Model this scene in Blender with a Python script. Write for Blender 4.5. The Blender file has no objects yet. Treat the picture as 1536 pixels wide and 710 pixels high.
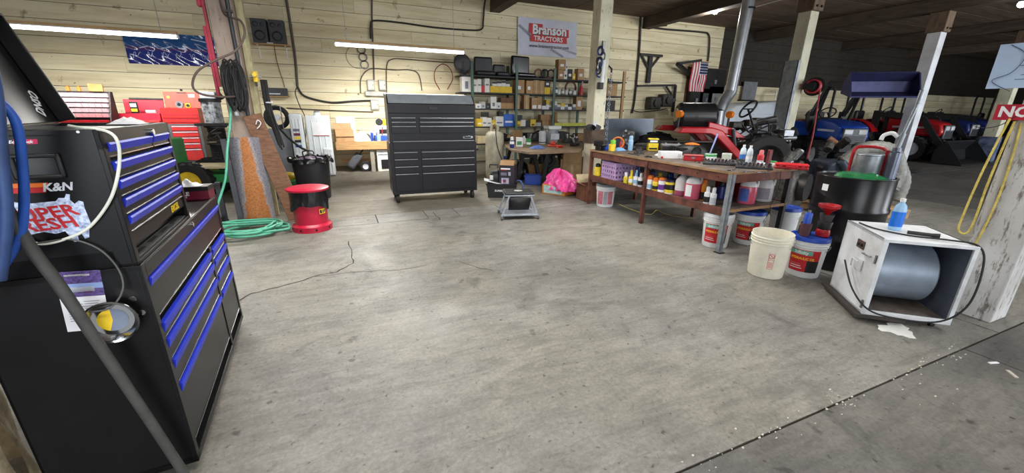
import bpy, math, random
from math import sin, cos, pi, radians as R
from mathutils import Vector as V, Matrix, Euler
random.seed(7)
SC = bpy.context.scene
COL = SC.collection
# ------------------------------------------------------------------ camera
FPX, PITCH, YAW, ROLL, CH = 590.0, R(17.8), R(23.0), R(0.66), 1.42
_fw = V((sin(YAW)*cos(PITCH), cos(YAW)*cos(PITCH), -sin(PITCH)))
_rt0 = V((cos(YAW), -sin(YAW), 0)); _up0 = _rt0.cross(_fw)
_rt = cos(ROLL)*_rt0 + sin(ROLL)*_up0; _up = -sin(ROLL)*_rt0 + cos(ROLL)*_up0
cam = bpy.data.cameras.new('camera'); cam.sensor_width = 36; cam.lens = FPX*36/1536
cam.clip_start = .02; cam.clip_end = 200
co = bpy.data.objects.new('camera', cam); COL.objects.link(co)
m = Matrix((_rt, _up, -_fw)).transposed().to_4x4(); m.translation = V((0, 0, CH)); co.matrix_world = m
SC.camera = co
# ------------------------------------------------------------------ world and large lights
w = bpy.data.worlds.new('world'); SC.world = w; w.use_nodes = True
bg = w.node_tree.nodes['Background']; bg.inputs[0].default_value = (.62, .72, .88, 1); bg.inputs[1].default_value = .5
SC.view_settings.view_transform = 'Standard'; SC.view_settings.look = 'None'
SC.view_settings.gamma = 1; SC.view_settings.use_curve_mapping = False
SC.view_settings.exposure = 0.0
def area(name, loc, rot, sx, sy, power, col=(1, 1, 1), spread=180):
    l = bpy.data.lights.new(name, 'AREA'); l.shape = 'RECTANGLE'; l.size = sx; l.size_y = sy
    l.energy = power; l.color = col; l.spread = R(spread)
    o = bpy.data.objects.new(name, l); COL.objects.link(o); o.location = loc; o.rotation_euler = rot
    return o
# daylight through the big door openings behind the camera (openings in wall_front, the end one added as fill)
area('daylight_door', (-1.6, -5.85, 2.0), (R(-70), 0, R(180)), 5.6, 3.2, 190, (.93, .97, 1.0), 120)
area('daylight_door_far', (7.2, -5.85, 2.0), (R(-70), 0, R(180)), 4.4, 3.2, 260, (.93, .97, 1.0), 150)
area('fill_door_end', (17.0, -5.85, 2.0), (R(-80), 0, R(180)), 6.0, 3.6, 950, (.90, .95, 1.0), 160)  # opening added to brighten the floor and posts at the right end
# ------------------------------------------------------------------ pixel helpers (1536x710 frame)
def ray(x, y): return _fw*FPX + _rt*(x-768) - _up*(y-355)
def hit(x, y, ax, val):
    d = ray(x, y); C = V((0, 0, CH)); return C + d*((val-C[ax])/d[ax])
def G(x, y): return hit(x, y, 2, 0.0)
def Zp(x, y, z): return hit(x, y, 2, z)
def Wp(x, y, Y): return hit(x, y, 1, Y)
def Xp(x, y, X): return hit(x, y, 0, X)
# ------------------------------------------------------------------ materials
def lin(c):
    c = c/255; return c/12.92 if c <= .04045 else ((c+.055)/1.055)**2.4
def rgb(c): return (lin(c[0]), lin(c[1]), lin(c[2]), 1)
MATS = {}
def M(name, c=None, rough=.55, metal=0., var=.12, scale=8., bump=0., c2=None, rnd=0., spec=.5, alpha=1., trans=0., emit=0., coat=0., aniso=None):
    if name in MATS: return MATS[name]
    m = bpy.data.materials.new(name); MATS[name] = m; m.use_nodes = True
    nt = m.node_tree; N = nt.nodes; L = nt.links; b = N['Principled BSDF']
    b.inputs['Roughness'].default_value = rough; b.inputs['Metallic'].default_value = metal
    b.inputs['Specular IOR Level'].default_value = spec
    b.inputs['Coat Weight'].default_value = coat
    if trans: b.inputs['Transmission Weight'].default_value = trans
    b.inputs['Alpha'].default_value = alpha
    col = rgb(c)
    tc = N.new('ShaderNodeTexCoord'); no = N.new('ShaderNodeTexNoise'); no.inputs['Scale'].default_value = scale
    no.inputs['Detail'].default_value = 5; no.inputs['Roughness'].default_value = .62
    L.new(tc.outputs['Object'], no.inputs['Vector'])
    if aniso:
        mp = N.new('ShaderNodeMapping'); mp.inputs['Scale'].default_value = aniso
        L.new(tc.outputs['Object'], mp.inputs[0]); L.new(mp.outputs[0], no.inputs['Vector'])
    cr = N.new('ShaderNodeValToRGB'); e = cr.color_ramp.elements
    d = rgb(c2) if c2 else tuple(v*(1-var*1.6) for v in col[:3])+(1,)
    e[0].color = d; e[1].color = tuple(min(1, v*(1+var)) for v in col[:3])+(1,)
    e[0].position = .32; e[1].position = .62
    L.new(no.outputs['Fac'], cr.inputs[0]); out = cr.outputs[0]
    if rnd:
        oi = N.new('ShaderNodeObjectInfo'); hs = N.new('ShaderNodeHueSaturation'); mr = N.new('ShaderNodeMapRange')
        mr.inputs[3].default_value = 1-rnd; mr.inputs[4].default_value = 1+rnd*.6
        L.new(oi.outputs['Random'], mr.inputs[0]); L.new(mr.outputs[0], hs.inputs['Value']); L.new(out, hs.inputs['Color']); out = hs.outputs[0]
    L.new(out, b.inputs['Base Color'])
    if emit:
        b.inputs['Emission Color'].default_value = col; b.inputs['Emission Strength'].default_value = emit
    if bump:
        bu = N.new('ShaderNodeBump'); bu.inputs['Strength'].default_value = bump; bu.inputs['Distance'].default_value = .01
        L.new(no.outputs['Fac'], bu.inputs['Height']); L.new(bu.outputs[0], b.inputs['Normal'])
    return m
# ------------------------------------------------------------------ mesh builder
class MB:
    def __init__(s): s.v = []; s.f = []
    def add(s, vs, fs):
        k = len(s.v); s.v += [tuple(p) for p in vs]; s.f += [tuple(i+k for i in q) for q in fs]; return s
    def box(s, x0, x1, y0, y1, z0, z1):
        return s.add([(x0,y0,z0),(x1,y0,z0),(x1,y1,z0),(x0,y1,z0),(x0,y0,z1),(x1,y0,z1),(x1,y1,z1),(x0,y1,z1)],
                     [(3,2,1,0),(4,5,6,7),(0,1,5,4),(1,2,6,5),(2,3,7,6),(3,0,4,7)])
    def cb(s, c, sz): return s.box(c[0]-sz[0]/2, c[0]+sz[0]/2, c[1]-sz[1]/2, c[1]+sz[1]/2, c[2]-sz[2]/2, c[2]+sz[2]/2)
    def hexa(s, b, t):  # bottom 4 pts ccw, top 4 pts ccw
        return s.add(list(b)+list(t), [(3,2,1,0),(4,5,6,7),(0,1,5,4),(1,2,6,5),(2,3,7,6),(3,0,4,7)])
    def beam(s, p0, p1, wd, ht, up=(0,0,1)):
        p0 = V(p0); p1 = V(p1); d = (p1-p0).normalized(); u = V(up)
        if abs(d.dot(u)) > .97: u = V((0,1,0))
        a = d.cross(u).normalized(); u = a.cross(d)
        a *= wd/2; u *= ht/2
        return s.add([p0-a-u,p0+a-u,p0+a+u,p0-a+u,p1-a-u,p1+a-u,p1+a+u,p1-a+u],
                     [(0,1,2,3),(7,6,5,4),(4,5,1,0),(5,6,2,1),(6,7,3,2),(7,4,0,3)])
    def cyl(s, p0, p1, r0, r1=None, n=16, caps=True):
        r1 = r0 if r1 is None else r1
        p0 = V(p0); p1 = V(p1); d = (p1-p0).normalized(); u = V((0,0,1)) if abs(d.z) < .95 else V((1,0,0))
        a = d.cross(u).normalized(); b = d.cross(a)
        vs = []
        for p, r in ((p0,r0),(p1,r1)):
            for i in range(n):
                t = 2*pi*i/n; vs.append(p+a*(r*cos(t))+b*(r*sin(t)))
        fs = [(i,(i+1)%n,n+(i+1)%n,n+i) for i in range(n)]
        if caps: fs += [tuple(range(n-1,-1,-1)), tuple(range(n,2*n))]
        return s.add(vs, fs)
    def tube(s, pts, r, n=8, closed=False, rs=None):
        P = [V(p) for p in pts]; k = len(P); vs = []; prev = None
        for i in range(k):
            if closed: d = P[(i+1)%k]-P[i-1]
            else: d = P[min(i+1,k-1)]-P[max(i-1,0)]
            if d.length < 1e-9: d = V((0,0,1))
            d.normalize()
            if prev is None:
                u = V((0,0,1)) if abs(d.z) < .9 else V((1,0,0)); a = d.cross(u).normalized()
            else: a = (prev-d*prev.dot(d)); a = a.normalized() if a.length > 1e-6 else d.orthogonal().normalized()
            prev = a; b = d.cross(a); rr = rs[i] if rs else r
            for j in range(n):
                t = 2*pi*j/n; vs.append(P[i]+a*(rr*cos(t))+b*(rr*sin(t)))
        fs = []
        for i in range(k if closed else k-1):
            q = (i+1)%k
            for j in range(n): fs.append((i*n+j, i*n+(j+1)%n, q*n+(j+1)%n, q*n+j))
        if not closed: fs += [tuple(range(n-1,-1,-1)), tuple(range((k-1)*n,k*n))]
        return s.add(vs, fs)
    def lathe(s, prof, n=24, c=(0,0,0), a0=0., a1=2*pi, sx=1., sy=1.):
        full = abs(a1-a0-2*pi) < 1e-6; m = n if full else n+1; vs = []
        for r, z in prof:
            for i in range(m):
                t = a0+(a1-a0)*i/n; vs.append((c[0]+sx*r*cos(t), c[1]+sy*r*sin(t), c[2]+z))
        fs = []
        for k in range(len(prof)-1):
            for i in range(n):
                j = (i+1)%m; fs.append((k*m+i, k*m+j, (k+1)*m+j, (k+1)*m+i))
        return s.add(vs, fs)
    def prism(s, poly, h0, h1, axis=2):  # poly 2d extruded along axis; axis 0: (y,z) 1: (x,z) 2: (x,y)
        def mk(p, h): return {0:(h,p[0],p[1]),1:(p[0],h,p[1]),2:(p[0],p[1],h)}[axis]
        n = len(poly); vs = [mk(p,h0) for p in poly]+[mk(p,h1) for p in poly]
        return s.add(vs, [tuple(range(n-1,-1,-1)), tuple(range(n,2*n))]+[(i,(i+1)%n,n+(i+1)%n,n+i) for i in range(n)])
    def sph(s, c, r, nu=16, nv=10, z0=-1., z1=1.):
        r = (r,r,r) if not hasattr(r,'__len__') else r; vs = []; fs = []
        t0 = math.asin(z0); t1 = math.asin(z1)
        for k in range(nv+1):
            t = t0+(t1-t0)*k/nv
            for i in range(nu):
                a = 2*pi*i/nu; vs.append((c[0]+r[0]*cos(t)*cos(a), c[1]+r[1]*cos(t)*sin(a), c[2]+r[2]*sin(t)))
        for k in range(nv):
            for i in range(nu):
                j = (i+1)%nu; fs.append((k*nu+i,k*nu+j,(k+1)*nu+j,(k+1)*nu+i))
        return s.add(vs, fs)
    def grid(s, fn, nu, nv):
        vs = [fn(i/nu, j/nv) for j in range(nv+1) for i in range(nu+1)]
        return s.add(vs, [(j*(nu+1)+i, j*(nu+1)+i+1, (j+1)*(nu+1)+i+1, (j+1)*(nu+1)+i) for j in range(nv) for i in range(nu)])
    def xf(s, mt): s.v = [tuple(mt @ V(p)) for p in s.v]; return s
    def mv(s, x=0, y=0, z=0, rz=0): return s.xf(Matrix.Translation((x,y,z)) @ Matrix.Rotation(rz,4,'Z'))
    def mesh(s, name, mat):
        me = bpy.data.meshes.new(name); me.from_pydata(s.v, [], s.f); me.update()
        me.polygons.foreach_set('use_smooth', [True]*len(me.polygons)); me.set_sharp_from_angle(angle=R(38))
        me.materials.append(mat); return me
    def o(s, name, mat, parent=None, loc=(0,0,0), rot=(0,0,0), bev=0, sub=0, solid=0, seg=2):
        ob = bpy.data.objects.new(name, s.mesh(name, mat)); COL.objects.link(ob)
        ob.location = loc; ob.rotation_euler = rot
        if parent: ob.parent = parent
        if solid: md = ob.modifiers.new('solid','SOLIDIFY'); md.thickness = solid; md.offset = 0
        if bev: md = ob.modifiers.new('bevel','BEVEL'); md.width = bev; md.segments = seg; md.limit_method = 'ANGLE'; md.angle_limit = R(40)
        if sub: md = ob.modifiers.new('sub','SUBSURF'); md.levels = sub; md.render_levels = sub
        return ob
def tag(o, label=None, cat=None, group=None, kind=None):
    if label: o['label'] = label
    if cat: o['category'] = cat
    if group: o['group'] = group
    if kind: o['kind'] = kind
    return o
def T(name, label, cat, loc=(0,0,0), rz=0., group=None, rot=None):
    o = bpy.data.objects.new(name, None); COL.objects.link(o); o.empty_display_size = .05
    o.location = loc; o.rotation_euler = rot if rot else (0,0,rz)
    return tag(o, label, cat, group)
def struct(o): o['kind'] = 'structure'; return o
def copy_tree(o, loc=None, rz=None, label=None, group=None, parent=None):
    c = o.copy(); COL.objects.link(c)
    if parent: c.parent = parent
    if loc is not None: c.location = loc
    if rz is not None: c.rotation_euler = (0,0,rz)
    if label: c['label'] = label
    if group: c['group'] = group
    for ch in o.children: copy_tree(ch, parent=c)
    return c
_txt = {}
def text(name, s, size, mat, parent, loc, rot, sx=1., ext=.0008, bold=0., align='CENTER', shear=0.):
    cu = bpy.data.curves.new('t','FONT'); cu.body = s; cu.size = size; cu.extrude = ext; cu.offset = bold
    cu.align_x = align; cu.align_y = 'CENTER'; cu.resolution_u = 2; cu.shear = shear
    t = bpy.data.objects.new('t', cu); COL.objects.link(t)
    bpy.context.view_layer.update()
    me = bpy.data.meshes.new_from_object(t.evaluated_get(bpy.context.evaluated_depsgraph_get()))
    bpy.data.objects.remove(t); bpy.data.curves.remove(cu)
    for v in me.vertices: v.co.x *= sx
    me.materials.clear(); me.materials.append(mat); me.name = name
    ob = bpy.data.objects.new(name, me); COL.objects.link(ob); ob.location = loc; ob.rotation_euler = rot
    if parent: ob.parent = parent
    return ob
FRONT = (R(90),0,0)      # reads from -Y
RIGHT = (R(90),0,R(90))  # reads from +X
LEFT = (R(90),0,R(-90))  # reads from -X
def arc(c, r, a0, a1, n, ax='z'):
    out = []
    for i in range(n+1):
        a = a0+(a1-a0)*i/n
        out.append({'z':(c[0]+r*cos(a),c[1]+r*sin(a),c[2]),'y':(c[0]+r*cos(a),c[1],c[2]+r*sin(a)),'x':(c[0],c[1]+r*cos(a),c[2]+r*sin(a))}[ax])
    return out
def spline(pts, n=8, closed=False):
    P = [V(p) for p in pts]; k = len(P); out = []
    rng = range(k if closed else k-1)
    for i in rng:
        if closed: a,b,c,d = P[i-1],P[i],P[(i+1)%k],P[(i+2)%k]
        else: a,b,c,d = P[max(i-1,0)],P[i],P[i+1],P[min(i+2,k-1)]
        for j in range(n):
            t = j/n; out.append(.5*((2*b)+(c-a)*t+(2*a-5*b+4*c-d)*t*t+(3*b-a-3*c+d)*t*t*t))
    if not closed: out.append(P[-1])
    return out
# common materials
blk = M('black_paint',(22,22,25),.38,0,.1,20)
blkp = M('black_plastic',(26,26,28),.5,0,.15,30,.05)
rub = M('black_rubber',(30,30,31),.75,0,.2,25,.1)
dkm = M('dark_metal',(52,50,50),.45,.6,.2,15,.1)
stl = M('bare_steel',(150,152,156),.35,.9,.12,20)
galv = M('galvanised_steel',(150,156,162),.42,.75,.16,14,.05)
wht = M('white_plastic',(228,230,232),.4,0,.04,6)
wpap = M('white_paper',(232,232,235),.8,0,.03,10)
red = M('red_paint',(176,26,34),.38,0,.12,9)
yel = M('yellow_plastic',(226,190,40),.45,0,.1,10)
blu = M('blue_plastic',(28,72,176),.4,0,.12,10)
grn = M('green_plastic',(46,140,70),.45,0,.1,10)
card = M('cardboard',(176,138,98),.85,0,.1,6,.03)
wood = M('raw_wood',(176,140,98),.75,0,.18,5,.08,aniso=(2,2,14))
chrome = M('chrome',(205,208,212),.14,1,.04,10)
# ================================================================== the building
WY = 11.10           # back wall face
XL, XR, YF = -7.2, 34.0, -6.0
CZ = 4.22
# floor ------------------------------------------------------------
def concrete(name, c, cd):
    m = bpy.data.materials.new(name); m.use_nodes = True; nt = m.node_tree; N = nt.nodes; L = nt.links; b = N['Principled BSDF']
    ge = N.new('ShaderNodeNewGeometry')
    def noise(sc, det, rg=.6, dist=0.):
        n = N.new('ShaderNodeTexNoise'); n.inputs['Scale'].default_value = sc; n.inputs['Detail'].default_value = det
        n.inputs['Roughness'].default_value = rg; n.inputs['Distortion'].default_value = dist; L.new(ge.outputs['Position'], n.inputs['Vector']); return n
    def ramp(src, p0, c0, p1, c1):
        r = N.new('ShaderNodeValToRGB'); e = r.color_ramp.elements; e[0].position = p0; e[0].color = c0; e[1].position = p1; e[1].color = c1
        L.new(src.outputs['Fac'], r.inputs[0]); return r
    def mix(a, bb, mode='MULTIPLY', f=1.):
        x = N.new('ShaderNodeMix'); x.data_type = 'RGBA'; x.blend_type = mode; x.inputs[0].default_value = f
        L.new(a, x.inputs[6]); L.new(bb, x.inputs[7]); return x.outputs[2]
    g = lambda v: (v,v,v,1)
    big = ramp(noise(.55, 6, .65, .4), .34, rgb(cd), .66, rgb(c))
    mid = ramp(noise(3.2, 9, .76, .6), .30, g(.74), .60, g(1.06))
    warm = ramp(noise(.9, 3, .5, .2), .4, (1.0,.98,.93,1), .6, (1,1,1.01,1))
    fine = ramp(noise(48, 6, .75), .30, g(.70), .62, g(1.10))
    spots = ramp(noise(8, 3, .5), .26, g(.45), .33, g(1))
    mp = N.new('ShaderNodeMapping'); mp.inputs['Scale'].default_value = (1.2,5.5,1); mp.inputs['Rotation'].default_value = (0,0,-.75); L.new(ge.outputs['Position'], mp.inputs[0])
    sn = noise(2.4, 7, .72, .8); L.new(mp.outputs[0], sn.inputs['Vector']); streak = ramp(sn, .34, g(.74), .56, g(1.05))
    speck = ramp(noise(24, 2, .5), .27, g(.5), .33, g(1))
    oil = ramp(noise(1.5, 5, .62, 1.2), .28, g(.58), .40, g(1))
    c0 = mix(big.outputs[0], mid.outputs[0]); c0 = mix(c0, warm.outputs[0]); c0 = mix(c0, fine.outputs[0]); c0 = mix(c0, spots.outputs[0]); c0 = mix(c0, streak.outputs[0]); c0 = mix(c0, speck.outputs[0]); c0 = mix(c0, oil.outputs[0])
    L.new(c0, b.inputs['Base Color'])
    rr = ramp(noise(1.4, 5), .35, g(.42), .65, g(.66)); L.new(rr.outputs[0], b.inputs['Roughness'])
    b.inputs['Specular IOR Level'].default_value = .35
    bu = N.new('ShaderNodeBump'); bu.inputs['Strength'].default_value = .12; bu.inputs['Distance'].default_value = .01
    L.new(noise(28, 4).outputs['Fac'], bu.inputs['Height']); L.new(bu.outputs[0], b.inputs['Normal'])
    return m
con = concrete('concrete', (146,143,136), (116,114,109)); con2 = concrete('concrete_grey', (118,116,112), (92,90,88))
con3 = concrete('concrete_pale', (150,149,145), (132,131,128)); con4 = concrete('concrete_brown', (134,129,118), (112,107,98))
joint = M('joint_dirt',(74,66,54),.95,0,.3,40,.2)
fl = struct(MB().box(XL-.4,XR,YF-.4,WY+.35,-.2,-.018).o('floor', joint))
def slab(x0,x1,y0,y1,mt,g=.006):
    return MB().box(x0+g,x1-g,y0+g,y1-g,-.03,0).o('slab', mt, fl)
for x0,x1 in ((XL-.4,-1.9),(-1.9,3.52),(3.52,9.2),(9.2,15),(15,22),(22,XR)):
    slab(x0,x1,YF-.4,-2.4,con2); slab(x0,x1,-2.4,.88,con2,.006)
for x0,x1 in ((XL-.4,4.02),(4.02,9.2),(9.2,15),(15,22),(22,XR)):
    slab(x0,x1,.88,5.22,con if x0<9 else con2,.006)
slab(XL-.4,.32,5.22,5.68,con); slab(.32,.98,5.22,5.68,con3); slab(.98,1.42,5.22,5.68,con3); slab(1.42,2.1,5.22,5.68,con3); slab(2.1,4.02,5.22,5.68,con); slab(4.02,XR,5.22,5.68,con2)
for i,(y0,y1) in enumerate(((5.68,6.6),(6.6,7.6),(7.6,8.7),(8.7,9.8),(9.8,WY+.3))):
    for x0,x1 in ((XL-.4,-1.2),(-1.2,4.02),(4.02,9.2),(9.2,15),(15,22),(22,XR)):
        slab(x0,x1,y0,y1,con4 if x0<4 else con2,.004)
crk = M('crack',(46,44,40),.95,0,.2,30)
def crack(pix, wd=.006):
    P = [G(*p) for p in pix]; pts = []
    for a,b in zip(P,P[1:]):
        for j in range(4):
            t = j/4; q = a.lerp(b,t); pts.append(q+V((random.uniform(-.012,.012),random.uniform(-.012,.012),0)))
    pts.append(P[-1]); mb = MB(); vs = []; fs = []
    for i,p in enumerate(pts):
        d = (pts[min(i+1,len(pts)-1)]-pts[max(i-1,0)]).normalized(); n = V((-d.y,d.x,0))*wd*random.uniform(.25,.6)
        vs += [(p.x-n.x,p.y-n.y,.0012),(p.x+n.x,p.y+n.y,.0012)]
    for i in range(len(pts)-1): fs.append((2*i,2*i+2,2*i+3,2*i+1))
    mb.add(vs,fs).o('crack', crk, fl)
crack([(345,458),(380,440),(430,428),(470,415),(505,408),(530,395),(527,380),(523,362)],.013)
crack([(470,415),(540,408),(600,405),(640,398)],.006)
crack([(690,392),(720,402),(740,406)],.008)
crack([(650,318),(660,330)],.012)
crack([(760,345),(800,348),(860,342),(900,344)],.006)
pw = M('white_paint_spill',(222,222,218),.6,0,.05,20)
c0 = G(1345,495)
tag(MB().prism([(c0.x+r*cos(a)*1.25,c0.y+r*sin(a)) for a,r in [(i*2*pi/22,(.085+.02*sin(i*.9)+.012*sin(i*2.1))) for i in range(22)]],0.0005,.0025).o('paint_spill',pw),'spill of dried white paint on the concrete before the drum fan','spill')
# debris chips along the seam
chipm = M('pale_chip',(196,190,176),.9,0,.1,20)
mb = MB()
for i in range(150):
    x = random.uniform(.9,3.6); y = .88+random.gauss(0,.03)
    if i > 95: x = random.uniform(1.5,5); y = random.uniform(-.6,1.0)
    s = random.uniform(.002,.007); mb.cb((x,y,s*.4),(s*random.uniform(1,2.4),s,s*.8))
tag(mb.o('debris',chipm),'pale grit and chips lying along the floor joint','debris',kind='stuff')
# back wall: every board a plank ----------------------------------------
def boards(name):
    m = bpy.data.materials.new(name); m.use_nodes = True; nt = m.node_tree; N = nt.nodes; L = nt.links; b = N['Principled BSDF']
    ge = N.new('ShaderNodeNewGeometry'); oi = N.new('ShaderNodeObjectInfo')
    mp = N.new('ShaderNodeMapping'); mp.inputs['Scale'].default_value = (.5,1,6); L.new(ge.outputs['Position'], mp.inputs[0])
    ad = N.new('ShaderNodeVectorMath'); ad.operation = 'ADD'; L.new(mp.outputs[0], ad.inputs[0])
    cx = N.new('ShaderNodeCombineXYZ'); mu = N.new('ShaderNodeMath'); mu.operation = 'MULTIPLY'; mu.inputs[1].default_value = 40; L.new(oi.outputs['Random'], mu.inputs[0]); L.new(mu.outputs[0], cx.inputs[0]); L.new(cx.outputs[0], ad.inputs[1])
    def nz(sc, det, src):
        n = N.new('ShaderNodeTexNoise'); n.inputs['Scale'].default_value = sc; n.inputs['Detail'].default_value = det; n.inputs['Roughness'].default_value = .65; L.new(src, n.inputs['Vector']); return n
    def ramp(src, p0, c0, p1, c1):
        r = N.new('ShaderNodeValToRGB'); e = r.color_ramp.elements; e[0].position = p0; e[0].color = c0; e[1].position = p1; e[1].color = c1; L.new(src.outputs['Fac'], r.inputs[0]); return r
    def mix(a, bb):
        x = N.new('ShaderNodeMix'); x.data_type = 'RGBA'; x.blend_type = 'MULTIPLY'; x.inputs[0].default_value = 1; L.new(a, x.inputs[6]); L.new(bb, x.inputs[7]); return x.outputs[2]
    a = ramp(nz(1.2,5,ad.outputs[0]), .3, rgb((210,194,152)), .62, rgb((240,229,194)))
    s = ramp(nz(3.5,4,ge.outputs['Position']), .27, (.45,.38,.30,1), .36, (1,1,1,1))
    d = ramp(nz(11,2,ge.outputs['Position']), .26, (.25,.2,.16,1), .3, (1,1,1,1))
    mr = N.new('ShaderNodeMapRange'); mr.inputs[3].default_value = .86; mr.inputs[4].default_value = 1.05; L.new(oi.outputs['Random'], mr.inputs[0])
    hs = N.new('ShaderNodeHueSaturation'); L.new(mr.outputs[0], hs.inputs['Value'])
    L.new(mix(mix(a.outputs[0], s.outputs[0]), d.outputs[0]), hs.inputs['Color']); L.new(hs.outputs[0], b.inputs['Base Color'])
    b.inputs['Roughness'].default_value = .62
    bu = N.new('ShaderNodeBump'); bu.inputs['Strength'].default_value = .25; bu.inputs['Distance'].default_value = .01; L.new(nz(4,4,ad.outputs[0]).outputs['Fac'], bu.inputs['Height']); L.new(bu.outputs[0], b.inputs['Normal'])
    return m
wb = boards('cream_painted_boards')
gap = M('dark_gap',(40,34,26),.9,0,.2,10)
wall = struct(MB().box(XL,XR,WY+.03,WY+.25,-.02,CZ+.3).o('wall_back', gap))
PH = .297; rows = 15
edges = [-7.2,-2.6,1.9,6.3,10.9,15.4,20,25,29.5,34]
pm = {}
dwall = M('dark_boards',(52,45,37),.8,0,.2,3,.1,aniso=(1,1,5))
for r in range(rows):
    off = [0,1.7,-1.3,.8,2.4][r%5]; xs = [XL]+[e+off for e in edges[1:-1] if XL+.6 < e+off < XR-.6]+[XR]
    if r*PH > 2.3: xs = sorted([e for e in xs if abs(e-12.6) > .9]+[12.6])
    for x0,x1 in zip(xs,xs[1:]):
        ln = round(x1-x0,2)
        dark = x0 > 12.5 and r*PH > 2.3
        if ln not in pm: pm[ln] = MB().box(0.002,ln-.002,0,.035,.0045,PH-.0045).mesh('plank', wb)
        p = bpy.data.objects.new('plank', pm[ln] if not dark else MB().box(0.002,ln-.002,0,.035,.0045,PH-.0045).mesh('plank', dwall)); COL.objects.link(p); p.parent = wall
        p.location = (x0, WY+random.uniform(-.004,.004), r*PH)
# other walls, ceiling
_dw = M('dark_boards',(96,84,66),.8,0,.2,3,.1,aniso=(1,1,5)); 
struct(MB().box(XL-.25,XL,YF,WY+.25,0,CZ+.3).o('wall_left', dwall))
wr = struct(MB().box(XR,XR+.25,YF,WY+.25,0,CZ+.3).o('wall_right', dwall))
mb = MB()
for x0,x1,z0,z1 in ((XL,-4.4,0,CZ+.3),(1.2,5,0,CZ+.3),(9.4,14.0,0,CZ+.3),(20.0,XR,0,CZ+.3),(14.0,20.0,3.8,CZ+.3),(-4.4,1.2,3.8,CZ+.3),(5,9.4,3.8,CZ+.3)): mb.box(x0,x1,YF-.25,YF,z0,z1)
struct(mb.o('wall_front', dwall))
cb = M('ceiling_boards',(104,86,70),.85,0,.25,2,.1,rnd=.25,aniso=(.6,6,6))
ceil = struct(MB().box(XL,XR,YF-.25,WY+.25,CZ+.03,CZ+.15).o('ceiling', gap))
cmesh = [MB().box(.004,13.7,.005,.295,0,.03).mesh('plank', cb), MB().box(.004,13.7,.005,.295,0,.03).mesh('plank', cb)]
y = YF-.2; k = 0
while y < WY:
    for j in range(3):
        p = bpy.data.objects.new('plank', cmesh[0]); COL.objects.link(p); p.parent = ceil; p.location = (XL+j*13.72, y, CZ+random.uniform(-.004,.004))
    y += .3; k += 1
bm = M('old_beam_wood',(86,73,62),.85,0,.25,3,.2,aniso=(6,.6,6))
bmx = M('old_bolster_wood',(112,92,74),.8,0,.22,3,.2,aniso=(4,4,1))
PX = [-1.12,4.14,9.2,14.3,19.4,24.5]; PY = [1.1,6.08]
for i,x in enumerate(PX):
    struct(MB().box(x-.14,x+.14,YF,WY,CZ-.32,CZ-.005).o('beam_%d'%(i+1), bm, bev=.01))
# posts
def paint_post(name, c, bare, thr):
    m = bpy.data.materials.new(name); m.use_nodes = True; nt = m.node_tree; N = nt.nodes; L = nt.links; b = N['Principled BSDF']
    tc = N.new('ShaderNodeTexCoord'); mp = N.new('ShaderNodeMapping'); mp.inputs['Scale'].default_value = (3,3,.7); L.new(tc.outputs['Object'], mp.inputs[0])
    n = N.new('ShaderNodeTexNoise'); n.inputs['Scale'].default_value = 8; n.inputs['Detail'].default_value = 10; n.inputs['Roughness'].default_value = .78; L.new(mp.outputs[0], n.inputs['Vector'])
    r = N.new('ShaderNodeValToRGB'); e = r.color_ramp.elements; e[0].position = thr-.05; e[0].color = rgb(bare); e[1].position = thr+.03; e[1].color = rgb(c); L.new(n.outputs['Fac'], r.inputs[0])
    n2 = N.new('ShaderNodeTexNoise'); n2.inputs['Scale'].default_value = 2.2; n2.inputs['Detail'].default_value = 4; L.new(tc.outputs['Object'], n2.inputs['Vector'])
    r2 = N.new('ShaderNodeValToRGB'); e = r2.color_ramp.elements; e[0].position = .3; e[0].color = (.72,.7,.68,1); e[1].position = .6; e[1].color = (1,1,1,1); L.new(n2.outputs['Fac'], r2.inputs[0])
    x = N.new('ShaderNodeMix'); x.data_type = 'RGBA'; x.blend_type = 'MULTIPLY'; x.inputs[0].default_value = 1; L.new(r.outputs[0], x.inputs[6]); L.new(r2.outputs[0], x.inputs[7])
    L.new(x.outputs[2], b.inputs['Base Color']); b.inputs['Roughness'].default_value = .7
    bu = N.new('ShaderNodeBump'); bu.inputs['Strength'].default_value = .5; bu.inputs['Distance'].default_value = .01; L.new(n.outputs['Fac'], bu.inputs['Height']); L.new(bu.outputs[0], b.inputs['Normal'])
    return m
pcream = paint_post('cream_post_paint',(226,222,196),(96,82,66),.40); pwhite = paint_post('white_post_paint',(206,205,204),(124,116,108),.45)
pgrey = paint_post('white_post_clean',(228,230,234),(140,138,136),.34); praw = paint_post('worn_pink_post',(172,154,142),(126,108,94),.42)
def post(x, y, s, label, mt, ztop, bol=True):
    t = T('timber_post', label, 'post', (x,y,0))
    MB().box(-s/2,s/2,-s/2,s/2,0,ztop).o('shaft', mt, t, bev=.012)
    if bol:
        MB().box(-.16,.16,-s/2-.05,s/2+.05,ztop,CZ-.33).o('bolster', bmx, t, bev=.015)
        for dx in (-.07,.07): MB().cyl((dx,-s/2-.075,ztop+.08),(dx,-s/2-.05,ztop+.08),.022,n=10).o('bolt', dkm, t)
    return t
post(4.26,1.09,.25,'wide weathered white timber post with coiled yellow rope beside the drum fan',pwhite,CZ-.34,False)
post(4.14,6.08,.235,'cream timber post with a chain hoist tied to it at the long bench end',pcream,CZ-.34,False)
post(9.2,6.08,.26,'white timber post with a galvanised channel strapped up its front',pcream,3.42)
post(14.3,6.08,.28,'plain white timber post behind the grease pump on the drum',pgrey,3.42)
post(19.4,6.08,.3,'cream timber post with a blue-grey base sleeve near the parked tractors',pcream,3.35)
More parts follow.
